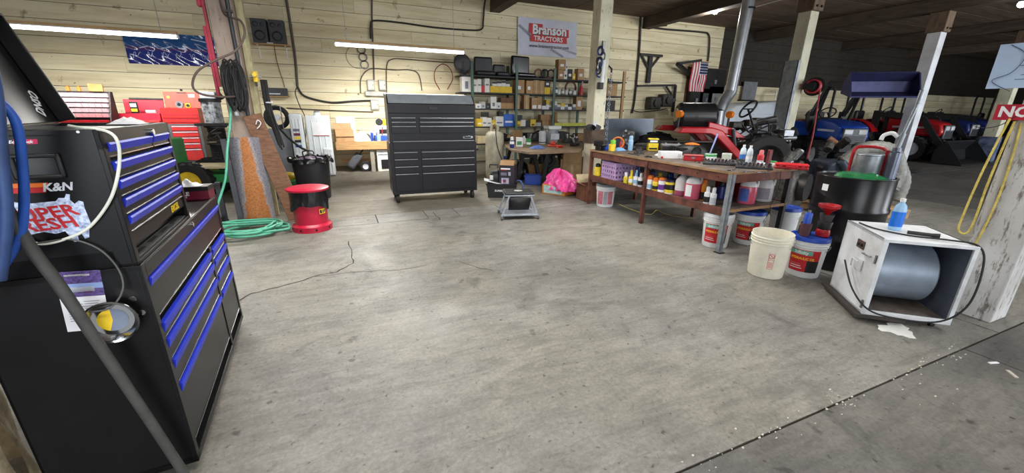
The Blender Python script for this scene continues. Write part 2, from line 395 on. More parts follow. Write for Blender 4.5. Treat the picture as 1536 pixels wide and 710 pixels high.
post(-1.12,6.08,.24,'old bare timber post with hose reel and cables by the rusty half pipe',praw,CZ-.34,False)
# ================================================================== black and blue tool chest on rolling cabinet (front left)
gblk = M('gloss_black_enamel',(12,12,14),.34,0,.15,12,spec=.3)
bin_ = M('drawer_dark_gap',(8,8,9),.7,0,.1,10)
bstrip = M('blue_anodised_pull',(34,54,200),.42,.0,.1,6,spec=.35)
TO = V((-.728,2.494,0)); TR = R(3.5)
def TL(x,y,z): return TO+Matrix.Rotation(TR,3,'Z')@V((x,y,z))
def caster(t, x, y, rad=.05, wd=.03, ztop=.12, brk=0.):
    c = MB().box(x-.035,x+.035,y-.035,y+.035,ztop-.008,ztop); c.box(x-.025,x-.02,y-.02+brk,y+.03+brk,rad*.8,ztop-.008); c.box(x+.02,x+.025,y-.02+brk,y+.03+brk,rad*.8,ztop-.008)
    h = c.o('caster', dkm, t)
    MB().cyl((x-wd/2,y+brk,rad),(x+wd/2,y+brk,rad),rad,n=20).o('wheel', rub, h, bev=.006)
    MB().cyl((x-wd/2-.004,y+brk,rad),(x+wd/2+.004,y+brk,rad),rad*.5,n=14).o('hub', dkm, h)
t = T('rolling_tool_cabinet','black rolling tool cabinet with blue drawer pulls beside the concrete aisle','tool cabinet',TO,TR)
b = MB(); Y0,Y1,Z0,Z1,D = -.865,.42,.05,.905,-.42
b.box(D,-.012,Y0,Y0+.012,Z0,Z1).box(D,-.012,Y1-.012,Y1,Z0,Z1).box(D,D+.01,Y0,Y1,Z0,Z1).box(D,0,Y0,Y1,Z0,Z0+.03).box(D,-.002,Y0,Y1,Z1-.02,Z1)
b.box(-.014,0,Y0,Y0+.03,Z0,Z1).box(-.014,0,Y1-.03,Y1,Z0,Z1).box(-.014,0,.0,.035,Z0,.69).o('body', gblk, t, bev=.002)
MB().box(D+.02,-.03,Y0+.02,Y1-.02,Z0+.03,Z1-.03).o('inner_box', bin_, t)
def drawer(t, y0, y1, z0, z1, pull, x=0., ph=.026):
    d = MB().box(x-.03,x-.004,y0,y1,z0,z1-ph*.7).o('drawer', gblk, t, bev=.002)
    if pull:
        MB().prism([(x-.012,z1-ph),(x-.001,z1-ph-.003),(x+.007,z1-.006),(x+.004,z1),(x-.012,z1)],y0+.004,y1-.004,1).o('pull', bstrip, d)
    MB().box(x-.004,x-.001,y0+.002,y1-.002,z0+.003,z0+.006).o('lower_lip', chrome, d)
drawer(t,Y0+.032,Y1-.032,.695,.845,1,ph=.03)
for z0,z1 in ((.605,.665),(.515,.598),(.41,.508),(.135,.402)): drawer(t,Y0+.032,-.003,z0,z1,1,ph=.036)
for z0,z1 in ((.605,.665),(.515,.598),(.41,.508),(.135,.402)): drawer(t,.038,Y1-.032,z0,z1,1,ph=.036)
MB().box(-.014,0,Y0+.03,Y1-.03,.85,.9).o('top_rail', gblk, t, bev=.002)
MB().cyl((-.002,-.2,.875),(.006,-.2,.875),.011,n=14).o('lock', chrome, t)
for x in (D+.06,-.06):
    for y in (Y0+.08,Y1-.12): caster(t,x,y,.022,.025,.05)
# stickers and plates on the near side
MB().cyl((-.045,Y0-.006,.79),(-.045,Y0,.79),.010,n=12).o('bolt', chrome, t); MB().cyl((-.032,Y0-.006,.735),(-.032,Y0,.735),.010,n=12).o('bolt', chrome, t)
t2 = T('tool_chest','black top chest with blue drawer pulls, open lid and stickers on its side','tool chest',TL(0,0,.9055),TR)
H = .445; c = MB(); FY = -.17; X0,X1 = -.36,-.006
c.box(X0,X1-.012,Y0,Y0+.012,0,H).box(X0,X1-.012,FY-.012,FY,0,H).box(X0,X0+.01,Y0,FY,0,H).box(X0,X1-.1,Y0,FY,H-.02,H-.012).box(X0,X1-.05,Y0,FY,0,.06).box(X0,X1,Y0,FY,0,.012)
c.box(X1-.014,X1,Y0,Y0+.028,0,H).box(X1-.014,X1,FY-.028,FY,0,H).box(X1-.014,X1,Y0,FY,H-.062,H).o('body', gblk, t2, bev=.002)
MB().box(X0+.012,X1-.035,Y0+.02,FY-.02,.06,H-.03).o('inner_box', bin_, t2)
lg = M('dusty_tray_metal',(92,92,94),.5,.5,.25,30)
MB().box(X1-.045,X1-.012,Y0+.03,FY-.03,.012,.018).o('tray_edge', lg, t2)
for i in range(4): MB().box(X1-.036,X1-.02,Y0+.09+i*.14,Y0+.17+i*.14,.018,.0192).o('slot', bin_, t2)
for i,z in enumerate((.395,.335,.275,.215,.155)):
    if i == 0:
        drawer(t2,Y0+.032,-.42,z-.04,z+.008,1,X1); drawer(t2,-.412,FY-.032,z-.04,z+.008,1,X1)
    else: drawer(t2,Y0+.032,FY-.032,z-.048,z+.008,1,X1)
MB().box(X1-.03,X1-.006,Y0+.03,FY-.03,.065,.104).o('lower_panel', gblk, t2)
text('lettering','EXCEL',.038,M('yellow_print',(232,196,40),.5),t2,(X1-.0045,-.34,.086),RIGHT,1.,bold=.001,shear=.2)
MB().cyl((X1-.004,-.42,H-.03),(X1+.012,-.42,H-.03),.013,n=14).o('lock', chrome, t2)
# lid, hinged along the back and open
ld = MB(); LH = .40
ld.box(-.008,0,Y0,FY,0,LH).box(0,.055,Y0,Y0+.01,0,LH).box(0,.055,FY-.012,FY,0,LH).box(0,.055,Y0,FY,LH-.012,LH)
lo = ld.o('lid', gblk, t2, (X0+.005,0,H+.002), (0,R(-17),0), bev=.003)
text('lettering','DNSO',.06,M('white_print',(222,224,226),.5),lo,(.002,-.245,.075),(R(90),R(-62),R(90)),.6,shear=.1,bold=.001)
# recessed side handle
hd = MB(); hx0,hx1,hz0,hz1 = -.215,-.105,.305,.378; yy = Y0-.0005
hd.box(hx0,hx1,yy-.012,yy,hz1-.012,hz1).box(hx0,hx1,yy-.012,yy,hz0,hz0+.012).box(hx0,hx0+.012,yy-.012,yy,hz0,hz1).box(hx1-.012,hx1,yy-.012,yy,hz0,hz1)
hdo = hd.o('side_handle', blkp, t2, bev=.004)
MB().box(hx0+.012,hx1-.012,yy-.003,yy,hz0+.012,hz1-.012).o('handle_recess', M('handle_recess_grey',(40,42,46),.3), hdo)
# stickers: flat print
def sticker(par, poly, mt, name='sticker', dy=.0008, lab=None):
    o = MB().prism(poly, Y0-dy, Y0-dy+.0006, 1).o(name, mt, par)
    if lab: o['label'] = lab
    return o
S = lambda px,py: (lambda p: (p.x,p.z-.9055))(Matrix.Rotation(-TR,3,'Z')@(hitside(px,py)-TO))
def hitside(px,py):
    n = Matrix.Rotation(TR,3,'Z')@V((0,1,0)); P0 = TL(0,Y0,0); d = ray(px,py); C = V((0,0,CH)); return C+d*((P0-C).dot(n)/d.dot(n))
org = M('orange_print',(232,112,36),.5); redp = M('red_print',(190,34,40),.5); slv = M('silver_print',(198,202,210),.45)
k = sticker(t2,[S(10,276),S(72,274),S(69,281),S(10,283)],org,lab='orange band of the air filter sticker')
k = sticker(t2,[S(10,283.5),S(72,281.5),S(69,289),S(10,291)],redp,lab='red band of the air filter sticker')
p = S(86,281); text('lettering','K&N',.034,slv,t2,(p[0],Y0-.0015,p[1]),FRONT,.95,bold=.001,shear=.25)
p = S(40,213); sticker(t2,[S(20,209),S(56,209),S(57,216),S(20,217)],M('pink_red_print',(206,30,88),.5),lab='small pink red brand sticker')
text('lettering','Edelbrock',.012,wpap,t2,(p[0]-.012,Y0-.0015,p[1]),FRONT,1.,bold=.0003,shear=.3)
out = [(14,302),(36,306),(52,305),(70,303),(84,302),(88,297),(97,297),(99,291),(105,292),(105,300),(112,306),(118,301),(125,303),(127,312),(131,322),(136,334),(134,342),(134,356),(128,358),(122,350),(116,351),(119,362),(112,363),(106,356),(98,347),(84,351),(66,348),(48,352),(30,356),(12,356)]
sticker(t2,[S(*q) for q in out],M('pale_blue_sticker',(188,200,232),.5,0,.35,110,c2=(120,134,176)),lab='pale blue cut out sticker with red lettering')
p = S(66,321); text('lettering','SUPER',.050,redp,t2,(p[0],Y0-.0016,p[1]),(R(90),R(-5),0),1.1,bold=.0012,shear=-.15)
p = S(68,338); text('lettering','FRESH',.050,redp,t2,(p[0],Y0-.0016,p[1]),(R(90),R(-3),0),1.1,bold=.0012,shear=-.2)
dot = M('white_dot',(226,228,230),.5); p = S(117,198); MB().cyl((p[0],Y0-.001,p[1]),(p[0],Y0,p[1]),.004,n=10).o('rivet', dot, t2)
# flyer taped to the side
fz = lambda px,py: (lambda q: (q[0],q[1]+.9055))(S(px,py))
f = T('event_flyer','printed flyer taped on the side of the black rolling cabinet','flyer',TL(0,Y0-.0012,0),TR)
tl,tr,br,bl = fz(80,409),fz(150,405),fz(168,492),fz(102,498)
def fq(u,v): 
    a = V((tl[0]+(tr[0]-tl[0])*u, tl[1]+(tr[1]-tl[1])*u)); bb = V((bl[0]+(br[0]-bl[0])*u, bl[1]+(br[1]-bl[1])*u)); q = a.lerp(bb,v); return (q.x,q.y)
MB().prism([fq(0,0),fq(1,0),fq(1,1),fq(0,1)],-.0004,0,1).o('sheet', wpap, f)
fp = lambda u0,u1,v0,v1,mt,nm: MB().prism([fq(u0,v0),fq(u1,v0),fq(u1,v1),fq(u0,v1)],-.0009,-.0004,1).o(nm, mt, f)
fp(0,1,0,.2,M('crowd_print',(74,56,112),.6,0,.8,120,c2=(30,26,60)),'crowd_photo'); fp(0,1,.2,.29,M('pale_blue_print',(140,164,214),.6),'sky_band'); fp(0,1,.29,.42,M('purple_print',(88,70,128),.6,0,.5,90),'track_band')
fp(.25,.8,.26,.34,slv,'car_photo'); fp(.55,.74,.33,.36,redp,'car_photo')
for i in range(9): fp(.12,.42+.05*(i%3),.5+i*.04,.508+i*.04,M('grey_print',(110,112,130),.6),'text_line'); fp(.5,.85-.04*(i%2),.5+i*.04,.508+i*.04,M('grey_print'),'text_line')
fp(.2,.75,.05,.08,wpap,'title_line')
# chrome magnetic tray
mc = fz(175,474); md = T('magnetic_parts_tray','round chrome magnetic tray with a yellow and grey label stuck on the cabinet side','parts tray',TL(mc[0],Y0-.03,mc[1]),TR)
MB().lathe([(0,0),(.055,0),(.058,.004),(.068,.02),(.074,.022),(.074,.018),(.062,-.002),(.05,-.006),(0,-.006)],32).xf(Matrix.Rotation(R(90),4,'X')).o('dish', chrome, md)
MB().lathe([(0,0.0012),(.04,.0012),(.04,0)],28,a0=R(90),a1=R(250)).xf(Matrix.Rotation(R(90),4,'X')).o('label_half', yel, md)['label'] = 'yellow half of the tray label'
MB().lathe([(0,0.0012),(.04,.0012),(.04,0)],28,a0=R(250),a1=R(450)).xf(Matrix.Rotation(R(90),4,'X')).o('label_half', M('grey_label',(112,122,142),.5), md)['label'] = 'grey half of the tray label'
MB().cyl((0,.006,0),(0,.03,0),.05,n=24).o('magnet_base', rub, md)
# nitrile glove box on the cabinet top
gb = T('glove_box','dark red nitrile glove box with gloves poking out on the rolling cabinet','glove box',TL(-.115,.335,.9055),TR+R(-4))
mar = M('maroon_print',(104,26,46),.45); MB().box(-.115,.115,-.055,.055,0,.075).o('carton', mar, gb, bev=.002)
MB().box(-.1155,.1155,-.0556,.0556,.05,.0752).o('black_band', M('black_print',(24,22,24),.45), gb)
text('lettering','NITRILE',.03,wpap,gb,(-.03,-.0562,.036),FRONT,1.,bold=.001); text('lettering','POWDER FREE',.012,wpap,gb,(-.03,-.0562,.017),FRONT); text('lettering','Concept',.012,wpap,gb,(-.06,-.0565,.062),FRONT,bold=.0004)
MB().grid(lambda u,v: (-.075+.15*u,-.035+.07*v,.075+.028*sin(pi*u)*sin(pi*v)*(1+.5*sin(u*17+v*9))),14,8).o('gloves', wpap, gb)
# small rag on top of the chest
rg = MB().grid(lambda u,v: (-.05+.10*u,-.06+.12*v,.001+.022*sin(pi*u)**.7*sin(pi*v)**.7*(1+.35*sin(u*19)*cos(v*15))),14,14)
tag(rg.o('crumpled_rag', wpap, None, TL(-.08,-.37,.9055+H), (0,0,TR)),'crumpled white rag lying on the top chest','rag')
# hanging hoses and cords around the chest
def cord(name, pts, r, mt, label, cat, n=8, group=None, k=8):
    return tag(MB().tube(spline(pts,k),r,n).o(name, mt), label, cat, group)
SY = lambda px,py,off: (lambda d: V((0,0,CH))+d*(((TL(0,Y0-off,0)-V((0,0,CH))).dot(Matrix.Rotation(TR,3,'Z')@V((0,1,0))))/d.dot(Matrix.Rotation(TR,3,'Z')@V((0,1,0)))))(ray(px,py))
hgrey = M('grey_black_hose',(64,64,62),.6,0,.15,20,.1); hblue = M('navy_hose',(38,60,104),.55,0,.25,10,.1); hblue2 = M('blue_hose',(36,82,170),.45,0,.15,12)
a = [SY(-14,280,.12),SY(12,318,.11),SY(48,375,.10),SY(90,430,.09),SY(140,505,.08),SY(190,580,.07),SY(240,655,.065),SY(290,735,.06),SY(330,820,.06)]
mbx = MB(); sp = spline(a,8)
tag(mbx.tube(sp,.016,10).o('grey_hose', hgrey),'thick dark grey hose slanting down across the side of the black cabinet','hose')
cord('navy_hose',[SY(-60,60,.17),SY(-22,160,.16),SY(-8,300,.16),SY(-30,420,.16)],.022,hblue,'fat navy blue air hose hanging at the edge of the black chest','hose',12)
cord('navy_hose',[SY(-30,40,.2),SY(-8,130,.19),SY(2,230,.18),SY(10,330,.18),SY(0,420,.18)],.013,hblue,'navy hose hanging between the fat hose and the looped blue hose','hose',12)
cord('blue_hose',[SY(-30,130,.14),SY(20,175,.13),SY(33,240,.12),SY(36,310,.11),SY(28,360,.11),SY(-10,420,.11),SY(-60,470,.11)],.0105,hblue2,'bright blue hose looping past the sticker on the black chest','hose',12)
cord('white_hanging_cord',[TL(-.13,-.7,.9055+H+.006),TL(-.06,-.82,.9055+H+.004),SY(160,197,.012),SY(177,215,.02),SY(178,255,.015),SY(165,300,.012),SY(135,340,.012),SY(100,358,.012),SY(62,366,.012),SY(30,355,.02),SY(-10,325,.03)],.0045,M('white_cable',(226,228,216),.5),'white cord hanging in a loop over the side of the black chest','cord')
cord('grey_cable',[SY(-10,392,.02),SY(30,372,.015),SY(70,363,.015),SY(110,360,.012),SY(150,375,.012),SY(178,405,.015),SY(184,435,.03),SY(165,462,.045),SY(130,468,.04),SY(105,462,.02)],.0028,M('thin_grey_cable',(84,84,84),.5),'thin grey cable curling down to the chrome tray','cable')
# stone-coloured sack/pillar foot beside the cabinet
sk = MB(); 
tag(sk.grid(lambda u,v: tuple(V((-1.44+.17*cos(2*pi*u)*(1-.12*v),1.80+.2*sin(2*pi*u)*(1-.1*v),.50*v))+V((.012*sin(9*u*pi+5*v),.012*cos(11*u*pi),0))),40,10).o('canvas_sack', M('dirty_canvas',(196,180,150),.9,0,.25,14,.4)),'pale dirty canvas sack standing behind the black rolling cabinet','sack')
# ================================================================== black mobile tool cabinet in the middle
sb = M('satin_black',(22,22,27),.38,.0,.12,9,spec=.35); sbg = M('lid_reflection_grey',(150,158,164),.38,.2,.08,9); hw = M('dark_aluminium_pull',(150,152,158),.3,.85,.1,12)
t = T('rolling_tool_cabinet','large satin black rolling tool cabinet with slanted lid standing alone on the concrete','tool cabinet',(1.325,6.25,0),R(-1.9))
W2 = .675; DD = .60
b = MB().box(-W2,W2,.0,DD,.14,.93).o('lower_body', sb, t, bev=.004)
MB().box(-W2+.012,W2-.012,.008,DD-.02,.93,1.36).o('upper_body', sb, t, bev=.004)
lid = MB().prism([(.0,1.36),(.0,1.49),(.17,1.635),(DD-.02,1.655),(DD-.02,1.36)],-W2+.012,W2-.012,0).o('lid', sb, t, bev=.004)
lp = MB().add([(-W2+.03,-.001+.012,1.503),(W2-.03,.011,1.503),(W2-.03,.165,1.6345),(-W2+.03,.165,1.6345)],[(0,1,2,3)]).o('lid_slope_sheen', sbg, lid)  # lamp reflection on the black lid, put into a pale grey overlay
zc = lambda yc: 1.49-(yc-100)*.00255
xl = lambda xc: -W2+(xc-95)/(605-95)*2*W2
MB().box(-.06,.06,-.012,.0,zc(130),zc(112)).o('lid_latch', blkp, lid, bev=.003)
def hdr(x0,x1,y0,y1,fy=0.):
    z1,z0 = zc(y0),zc(y1)
    d = MB().box(x0+.004,x1-.004,fy-.014,fy+.01,z0+.004,z1-.004).o('drawer', sb, t, bev=.003)
    MB().prism([(fy-.014,z1-.004),(fy-.030,z1-.008),(fy-.032,z1-.016),(fy-.026,z1-.015),(fy-.014,z1-.022)],x0+.012,x1-.012,0).o('pull', hw, d)
LX0,LX1,RX0,RX1 = xl(112),xl(252),xl(268),xl(592)
for y0,y1 in ((172,196),(196,220),(220,266)): hdr(LX0,LX1,y0,y1,.008); hdr(RX0,RX1,y0,y1,.008)
hdr(LX0,RX1,306,362)
for y0,y1 in ((370,412),(412,456),(456,500),(500,612)): hdr(LX0,LX1,y0,y1); hdr(RX0,RX1,y0,y1)
MB().box(xl(520),xl(582),-.008,.0,zc(299),zc(283)).o('name_plate', chrome, t, bev=.003); MB().box(xl(532),xl(570),-.0095,-.008,zc(296),zc(286)).o('plate_print', blk, t)
for x in (xl(350),): 
    for z in (zc(158),zc(291)): MB().cyl((x,-.006,z),(x,.002,z),.009,n=12).o('lock', dkm, t)
for x in (-W2+.07,W2-.07):
    for y in (.07,DD-.08): caster(t,x,y,.068,.045,.14)
MB().tube([(W2,.1,.80),(W2+.05,.1,.80),(W2+.05,DD-.1,.80),(W2,DD-.1,.80)],.012).o('push_handle', dkm, t)
# ================================================================== lamps
tube_m = M('lit_tube',(255,252,244),.5,0,0,1,emit=9.0); batten = M('lamp_batten_wood',(196,160,112),.7,0,.1,6)
whm = M('white_enamel',(232,233,235),.4,0,.03,6)
def strip_lamp(x0,x1,y,z,label,power,chain_top=CZ,tubes=2,spread=170):
    t = T('fluorescent_lamp',label,'ceiling lamp',(x0,y,z)); L = x1-x0
    MB().box(0,L,-.045,.045,.045,.085).o('housing', batten, t, bev=.003)
    MB().box(0,L,-.06,.06,.03,.045).o('reflector', whm, t)
    for j in range(tubes):
        MB().cyl((.01+j*L/tubes,0,.005),(L/tubes-.01+j*L/tubes,0,.005),.024,n=12).o('tube', tube_m, t)
    for x in (0,L): MB().box(x-.012,x+.012,-.03,.03,-.015,.035).o('end_cap', whm, t)
    for x in (.2,L-.2):
        MB().tube([(x,0,.08),(x,0,chain_top-z)],.004,5).o('hanging_chain', galv, t)
    for tilt,share in (((0,1.),) if spread < 165 else ((48,.52),(-48,.48))):      # bare tubes shine sideways as well as down
        l = bpy.data.lights.new('lamp_light','AREA'); l.shape = 'RECTANGLE'; l.size = L; l.size_y = .06; l.energy = power*share; l.color = (1,.98,.93); l.spread = R(spread if tilt == 0 else 96)
        lo = bpy.data.objects.new('lamp_light', l); COL.objects.link(lo); lo.location = (L/2,.03 if tilt > 0 else (-.03 if tilt < 0 else 0),-.035); lo.rotation_euler = (R(tilt),0,0); lo.parent = t
    return t
strip_lamp(.07,2.45,8.35,2.50,'lit tube lamp on a wooden batten hanging above the black mobile cabinet',145)
strip_lamp(-5.3,-2.2,8.35,2.45,'lit tube lamp on a wooden batten hanging before the blue poster',100)
for i,(x,y) in enumerate([(-.3,4.2),(3.1,3.6),(-.3,.6),(3.1,.2),(-.2,-2.6),(6.6,2.2)]):  # unseen tube lamps, added to brighten the floor
    strip_lamp(x-1.2,x+1.2,y,[3.0,3.0,2.7,2.7,2.7,2.9][i],'lit tube lamp hanging high out of view, added to light the aisle',[92,80,34,26,24,50][i],spread=150)
for o in list(COL.objects):
    if o.name.startswith('fluorescent_lamp') and o.get('label','').startswith('lit tube lamp hanging high'): o['group'] = 'added tube lamps over the aisle'
def bulb_lamp(p, label, e):
    t = T('ceiling_bulb',label,'ceiling lamp',p)
    MB().lathe([(.0,.12),(.05,.12),(.055,.05),(.03,.03)],16).o('socket', blkp, t)
    MB().sph((0,0,0),.07,14,10).o('bulb', tube_m, t)
    l = bpy.data.lights.new('bulb_light','POINT'); l.energy = e; l.shadow_soft_size = .1; l.color = (1,.98,.92)
    lo = bpy.data.objects.new('bulb_light', l); COL.objects.link(lo); lo.location = (0,0,-.13); lo.parent = t
bulb_lamp((Zp(1073,17,3.93)),'round lit bulb under the roof beside the steel flue pipe',70)
bulb_lamp((Zp(1533,6,3.7)),'round lit bulb under the roof beyond the right-hand posts',12)
# ================================================================== helpers for wares
def face(p, extra=0.): return -math.atan2(p[0],p[1])+extra
def patch(par, r, a0, a1, z0, z1, mt, name='label', r1=None, n=10, c=(0,0)):
    r1 = r if r1 is None else r1
    return MB().lathe([(r,z0),(r1,z1)],n,(c[0],c[1],0),a0-pi/2,a1-pi/2).o(name, mt, par)
def ctext(par, s, size, r, ang, z, mt, sx=1., bold=0., name='lettering'):
    o = text(name, s, size, mt, par, (0,0,0), (0,0,0), sx, bold=bold)
    for v in o.data.vertices:
        a = ang-pi/2+v.co.x/r; rr = r+v.co.z; v.co = (rr*cos(a), rr*sin(a), z+v.co.y)
    return o
natp = M('natural_pail_plastic',(226,222,206),.45,0,.08,6); lidb = M('blue_lid',(30,70,168),.4); lidg = M('grey_lid',(120,124,130),.5)
redl = M('red_label',(196,34,44),.5,0,.06,8); blkl = M('black_label',(28,26,28),.5); tealp = M('teal_print',(96,176,158),.5); yprint = M('yellow_lettering',(240,190,50),.5)
def pail(p, label, r=.148, h=.37, lid=None, oil=False, body=wht, extra=0., group=None, bail=True, s=1.):
    t = T('plastic_pail', label, 'bucket', p, face(p,extra), group)
    rb = r*.87
    pr = [(0,0.002),(rb*.97,.002),(rb,.012)]
    rz = lambda z: rb+(r-rb)*z/h
    for z in (.80,.86,.92): pr += [(rz(z*h),(z-.012)*h),(rz(z*h)+.008,(z-.01)*h),(rz(z*h)+.008,(z+.006)*h),(rz(z*h),(z+.008)*h)]
    pr += [(r,h),(r-.004,h)]
    if lid is None: pr += [(rb-.004,.01),(0,.01)]
    MB().lathe(pr,36).o('pail_body', body, t)
    if lid:
        MB().lathe([(0,h+.004),(r-.03,h+.004),(r-.02,h+.012),(r+.004,h+.012),(r+.008,h-.022),(r+.002,h-.022)],36).o('lid', lid, t)
    if bail: MB().tube(arc((0,0,0),r+.012,R(200),R(340),14,'z') if False else [((r+.012)*cos(a),-.35*(r+.05)*abs(sin(a))-.02,h*.83-.55*r*abs(sin(a))) for a in [pi*i/14 for i in range(15)]],.0025,6).o('bail', stl, t)
    if oil:
        z0,z1 = .06*h/.37,.27*h/.37
        patch(t,rz(z0)+.0015,R(-52),R(46),z0,z1,redl,'label',rz(z1)+.0015,16)
        patch(t,rz(z0)+.003,R(8),R(46),z0,z0+.11,blkl,'label_corner',rz(z0+.11)+.003,8)
        patch(t,rz(z1-.045)+.003,R(-50),R(20),z1-.045,z1-.006,tealp,'brand_band',rz(z1-.006)+.003,8)
        ctext(t,'Infinity',.04,rz(z1-.025)+.0045,R(-14),z1-.026,wpap,1.,.0008)
        ctext(t,'HYDRAULIC OIL',.03,rz(.15)+.0045,R(-8),z0+.125,yprint,.85,.0009)
        for i in range(3): patch(t,rz(.1)+.003,R(-44),R(-4-4*i),z0+.03+i*.02,z0+.036+i*.02,wpap,'text_line')
    return t
# ================================================================== long steel work bench
bsteel = M('rusty_brown_steel',(112,66,54),.6,.25,.25,7,.15,c2=(70,44,38)); btop = M('greasy_bench_top',(92,80,70),.6,0,.35,6,.15,c2=(52,46,42)); bedge = M('bench_top_edge',(150,116,80),.7,0,.2,6,.1)
BO = V((3.58,2.78,0)); BR = R(.7); BZ = .855; SZ = .462
def BL(x,y,z): return BO+Matrix.Rotation(BR,3,'Z')@V((x,y,z))
t = T('steel_work_bench','long rusty steel work bench with a lower shelf, loaded with bottles and parts','work bench',BO,BR)
BW,BLn = .96,2.46
MB().box(-.02,BW+.02,-.02,BLn+.02,BZ-.022,BZ).o('top_board', btop, t, bev=.003)
MB().box(-.026,-.0205,-.022,BLn+.02,BZ-.024,BZ+.001).box(-.026,BW+.02,-.027,-.0205,BZ-.024,BZ+.001).o('edge_strip', bedge, t)
for (x,y0,y1) in ((-.012,0,BLn),(BW,0,BLn)): MB().box(x,x+.012,y0,y1,BZ-.115,BZ-.024).o('apron_rail', bsteel, t, bev=.002)
for y in (0,BLn): MB().box(0,BW,y-.006,y+.006,BZ-.115,BZ-.024).o('apron_rail', bsteel, t)
for i in range(9): MB().cyl((-.0135,.15+i*.27,BZ-.07),(-.011,.15+i*.27,BZ-.07),.008,n=8).o('rail_hole', M('hole_dark',(20,16,15),.9), t)
MB().box(0,BW,0,BLn,SZ-.02,SZ).o('shelf_board', btop, t)
for x in (-.012,BW): MB().box(x,x+.012,0,BLn,SZ-.07,SZ+.012).o('shelf_rail', bsteel, t, bev=.002)
MB().box(0,BW,-.006,.006,SZ-.03,SZ-.0).o('shelf_rail', bedge, t)
MB().box(-.03,.015,-.03,-.022,0,BZ-.024).box(-.03,-.022,-.03,.025,0,BZ-.024).o('leg', M('grey_painted_angle',(138,144,150),.5,.3,.2,12), t); 
MB().box(-.05,.03,-.05,.03,0,.008).o('foot_plate', dkm, t)
for x,y in ((0,1.2),(0,BLn-.03),(BW-.03,0),(BW-.03,1.2),(BW-.03,BLn-.03)):
    MB().box(x-.02,x+.025,y-.006,y,0,BZ-.024).box(x-.02,x-.014,y-.006,y+.04,0,BZ-.024).o('leg', bsteel if y>1 else dkm, t)
tag(MB().box(-.025,.025,-.0125,.0125,0,.20).o('maroon_upright', M('maroon_steel',(110,34,40),.5,.2,.2,9), None, BL(BW*.55+.025,.035,BZ), (0,0,BR), bev=.003),'short maroon steel upright standing on the corner of the long bench','upright')
MB().tube(spline([(BW*.72,-.03,BZ-.02),(BW*.73,-.035,.7),(BW*.70,-.04,.55),(BW*.66,-.035,.47),(BW*.68,-.03,.40),(BW*.6,-.03,.28)]),.003,5).o('loose_wire', rub, t)
# ------------------------------------------------------------------ wares on the bench
def can(p, r, h, mt, label, cat='spray can', cap=None, capr=.7, caph=.05, nozzle=False, band=None, group=None, name='spray_can', extra=0., txt=None, tm=None, sq=None):
    t = T(name, label, cat, p, face(p,extra), group)
    n = 20
    sx,sy = (1,1) if sq is None else sq
    bh = h-(caph if cap else 0)
    MB().lathe([(0,.001),(r*.95,.001),(r,.004),(r,bh*.9),(r*.97,bh*.94),(r*capr,bh),(0,bh)],n,sx=sx,sy=sy).o('body', mt, t)
    if cap:
        MB().lathe([(0,bh),(r*capr,bh),(r*capr*.95,h-.01),(r*capr*.6,h),(0,h)],16,sx=sx,sy=sy).o('cap', cap, t)
    if nozzle:
        MB().box(-.012,.012,-.045,.02,h,h+.03).cyl((0,-.04,h+.015),(0,-.065,h+.012),.007,n=8).o('trigger', nozzle if nozzle is not True else wht, t)
    if band is not None:
        for (z0,z1,bm_) in band: MB().lathe([(r*1.006,h*z0),(r*1.006,h*z1)],n,sx=sx,sy=sy).o('label_band', bm_, t)
    if txt: ctext(t,txt,min(.045,r*.75),r*1.01,0,h*.5,tm or blkl,1.,.0006)
    return t
jugm = M('milky_jug_plastic',(224,222,224),.35,0,.05,6); pinkl = M('pink_fluid',(206,92,116),.25,0,.08,5); pinkd = M('pink_purple_fluid',(168,84,112),.25,0,.08,5)
def jug(p, liq, lev, label, s=1., lab=None, group=None, extra=0., txt=None):
    t = T('plastic_jug', label, 'jug', p, face(p,extra), group)
    r = .078*s; h = .29*s
    prof = [(r*.9,0.002),(r,.012*s),(r,.17*s),(r*.93,.20*s),(r*.55,.245*s),(r*.3,.262*s),(r*.28,.275*s)]
    lo = [(0,.002)]+[q for q in prof if q[1] <= lev*h]+[(r*(1 if lev<.58 else .95),lev*h)]
    up = [(r*(1 if lev<.58 else .95),lev*h)]+[q for q in prof if q[1] > lev*h]
    MB().lathe(lo,24,sx=1.05,sy=.85).o('filled_body', liq, t); MB().lathe(up+[(0,up[-1][1])],24,sx=1.05,sy=.85).o('clear_shoulder', jugm, t)
    MB().lathe([(r*.34,.272*s),(r*.34,h),(0,h)],16).o('cap', wht, t)
    MB().tube(spline([(r*.25,0,.262*s),(r*.75,0,.262*s),(r*1.0,0,.23*s),(r*.98,0,.175*s)],5),.011*s,8).o('grip', jugm, t)
    if lab:
        for (a0,a1,z0,z1,mt) in lab: MB().lathe([(r*1.006,z0*h),(r*1.006,z1*h)],10,a0=R(a0)-pi/2,a1=R(a1)-pi/2,sx=1.05,sy=.855).o('label', mt, t)
    if txt: ctext(t,txt,.035,r*1.05,R(-20),h*.3,wpap,1.,.0005)
    return t
def carton(p, sz, mt, label, cat='box', rz=None, name='carton', group=None, flaps=False, tape=None, bev=.002):
    o = MB().box(-sz[0]/2,sz[0]/2,-sz[1]/2,sz[1]/2,0,sz[2])
    if not tape:
        o = o.o(name, mt, None, p, (0,0,face(p) if rz is None else rz), bev=bev); return tag(o,label,cat,group)
    t = T(name,label,cat,p,face(p) if rz is None else rz,group); o.o('box_body', mt, t, bev=bev)
    for (x0,x1,z0,z1,mm) in tape: MB().box(x0*sz[0]/2,x1*sz[0]/2,-sz[1]/2-.0012,-sz[1]/2-.0002,z0*sz[2],z1*sz[2]).o('printed_label', mm, t)
    return t
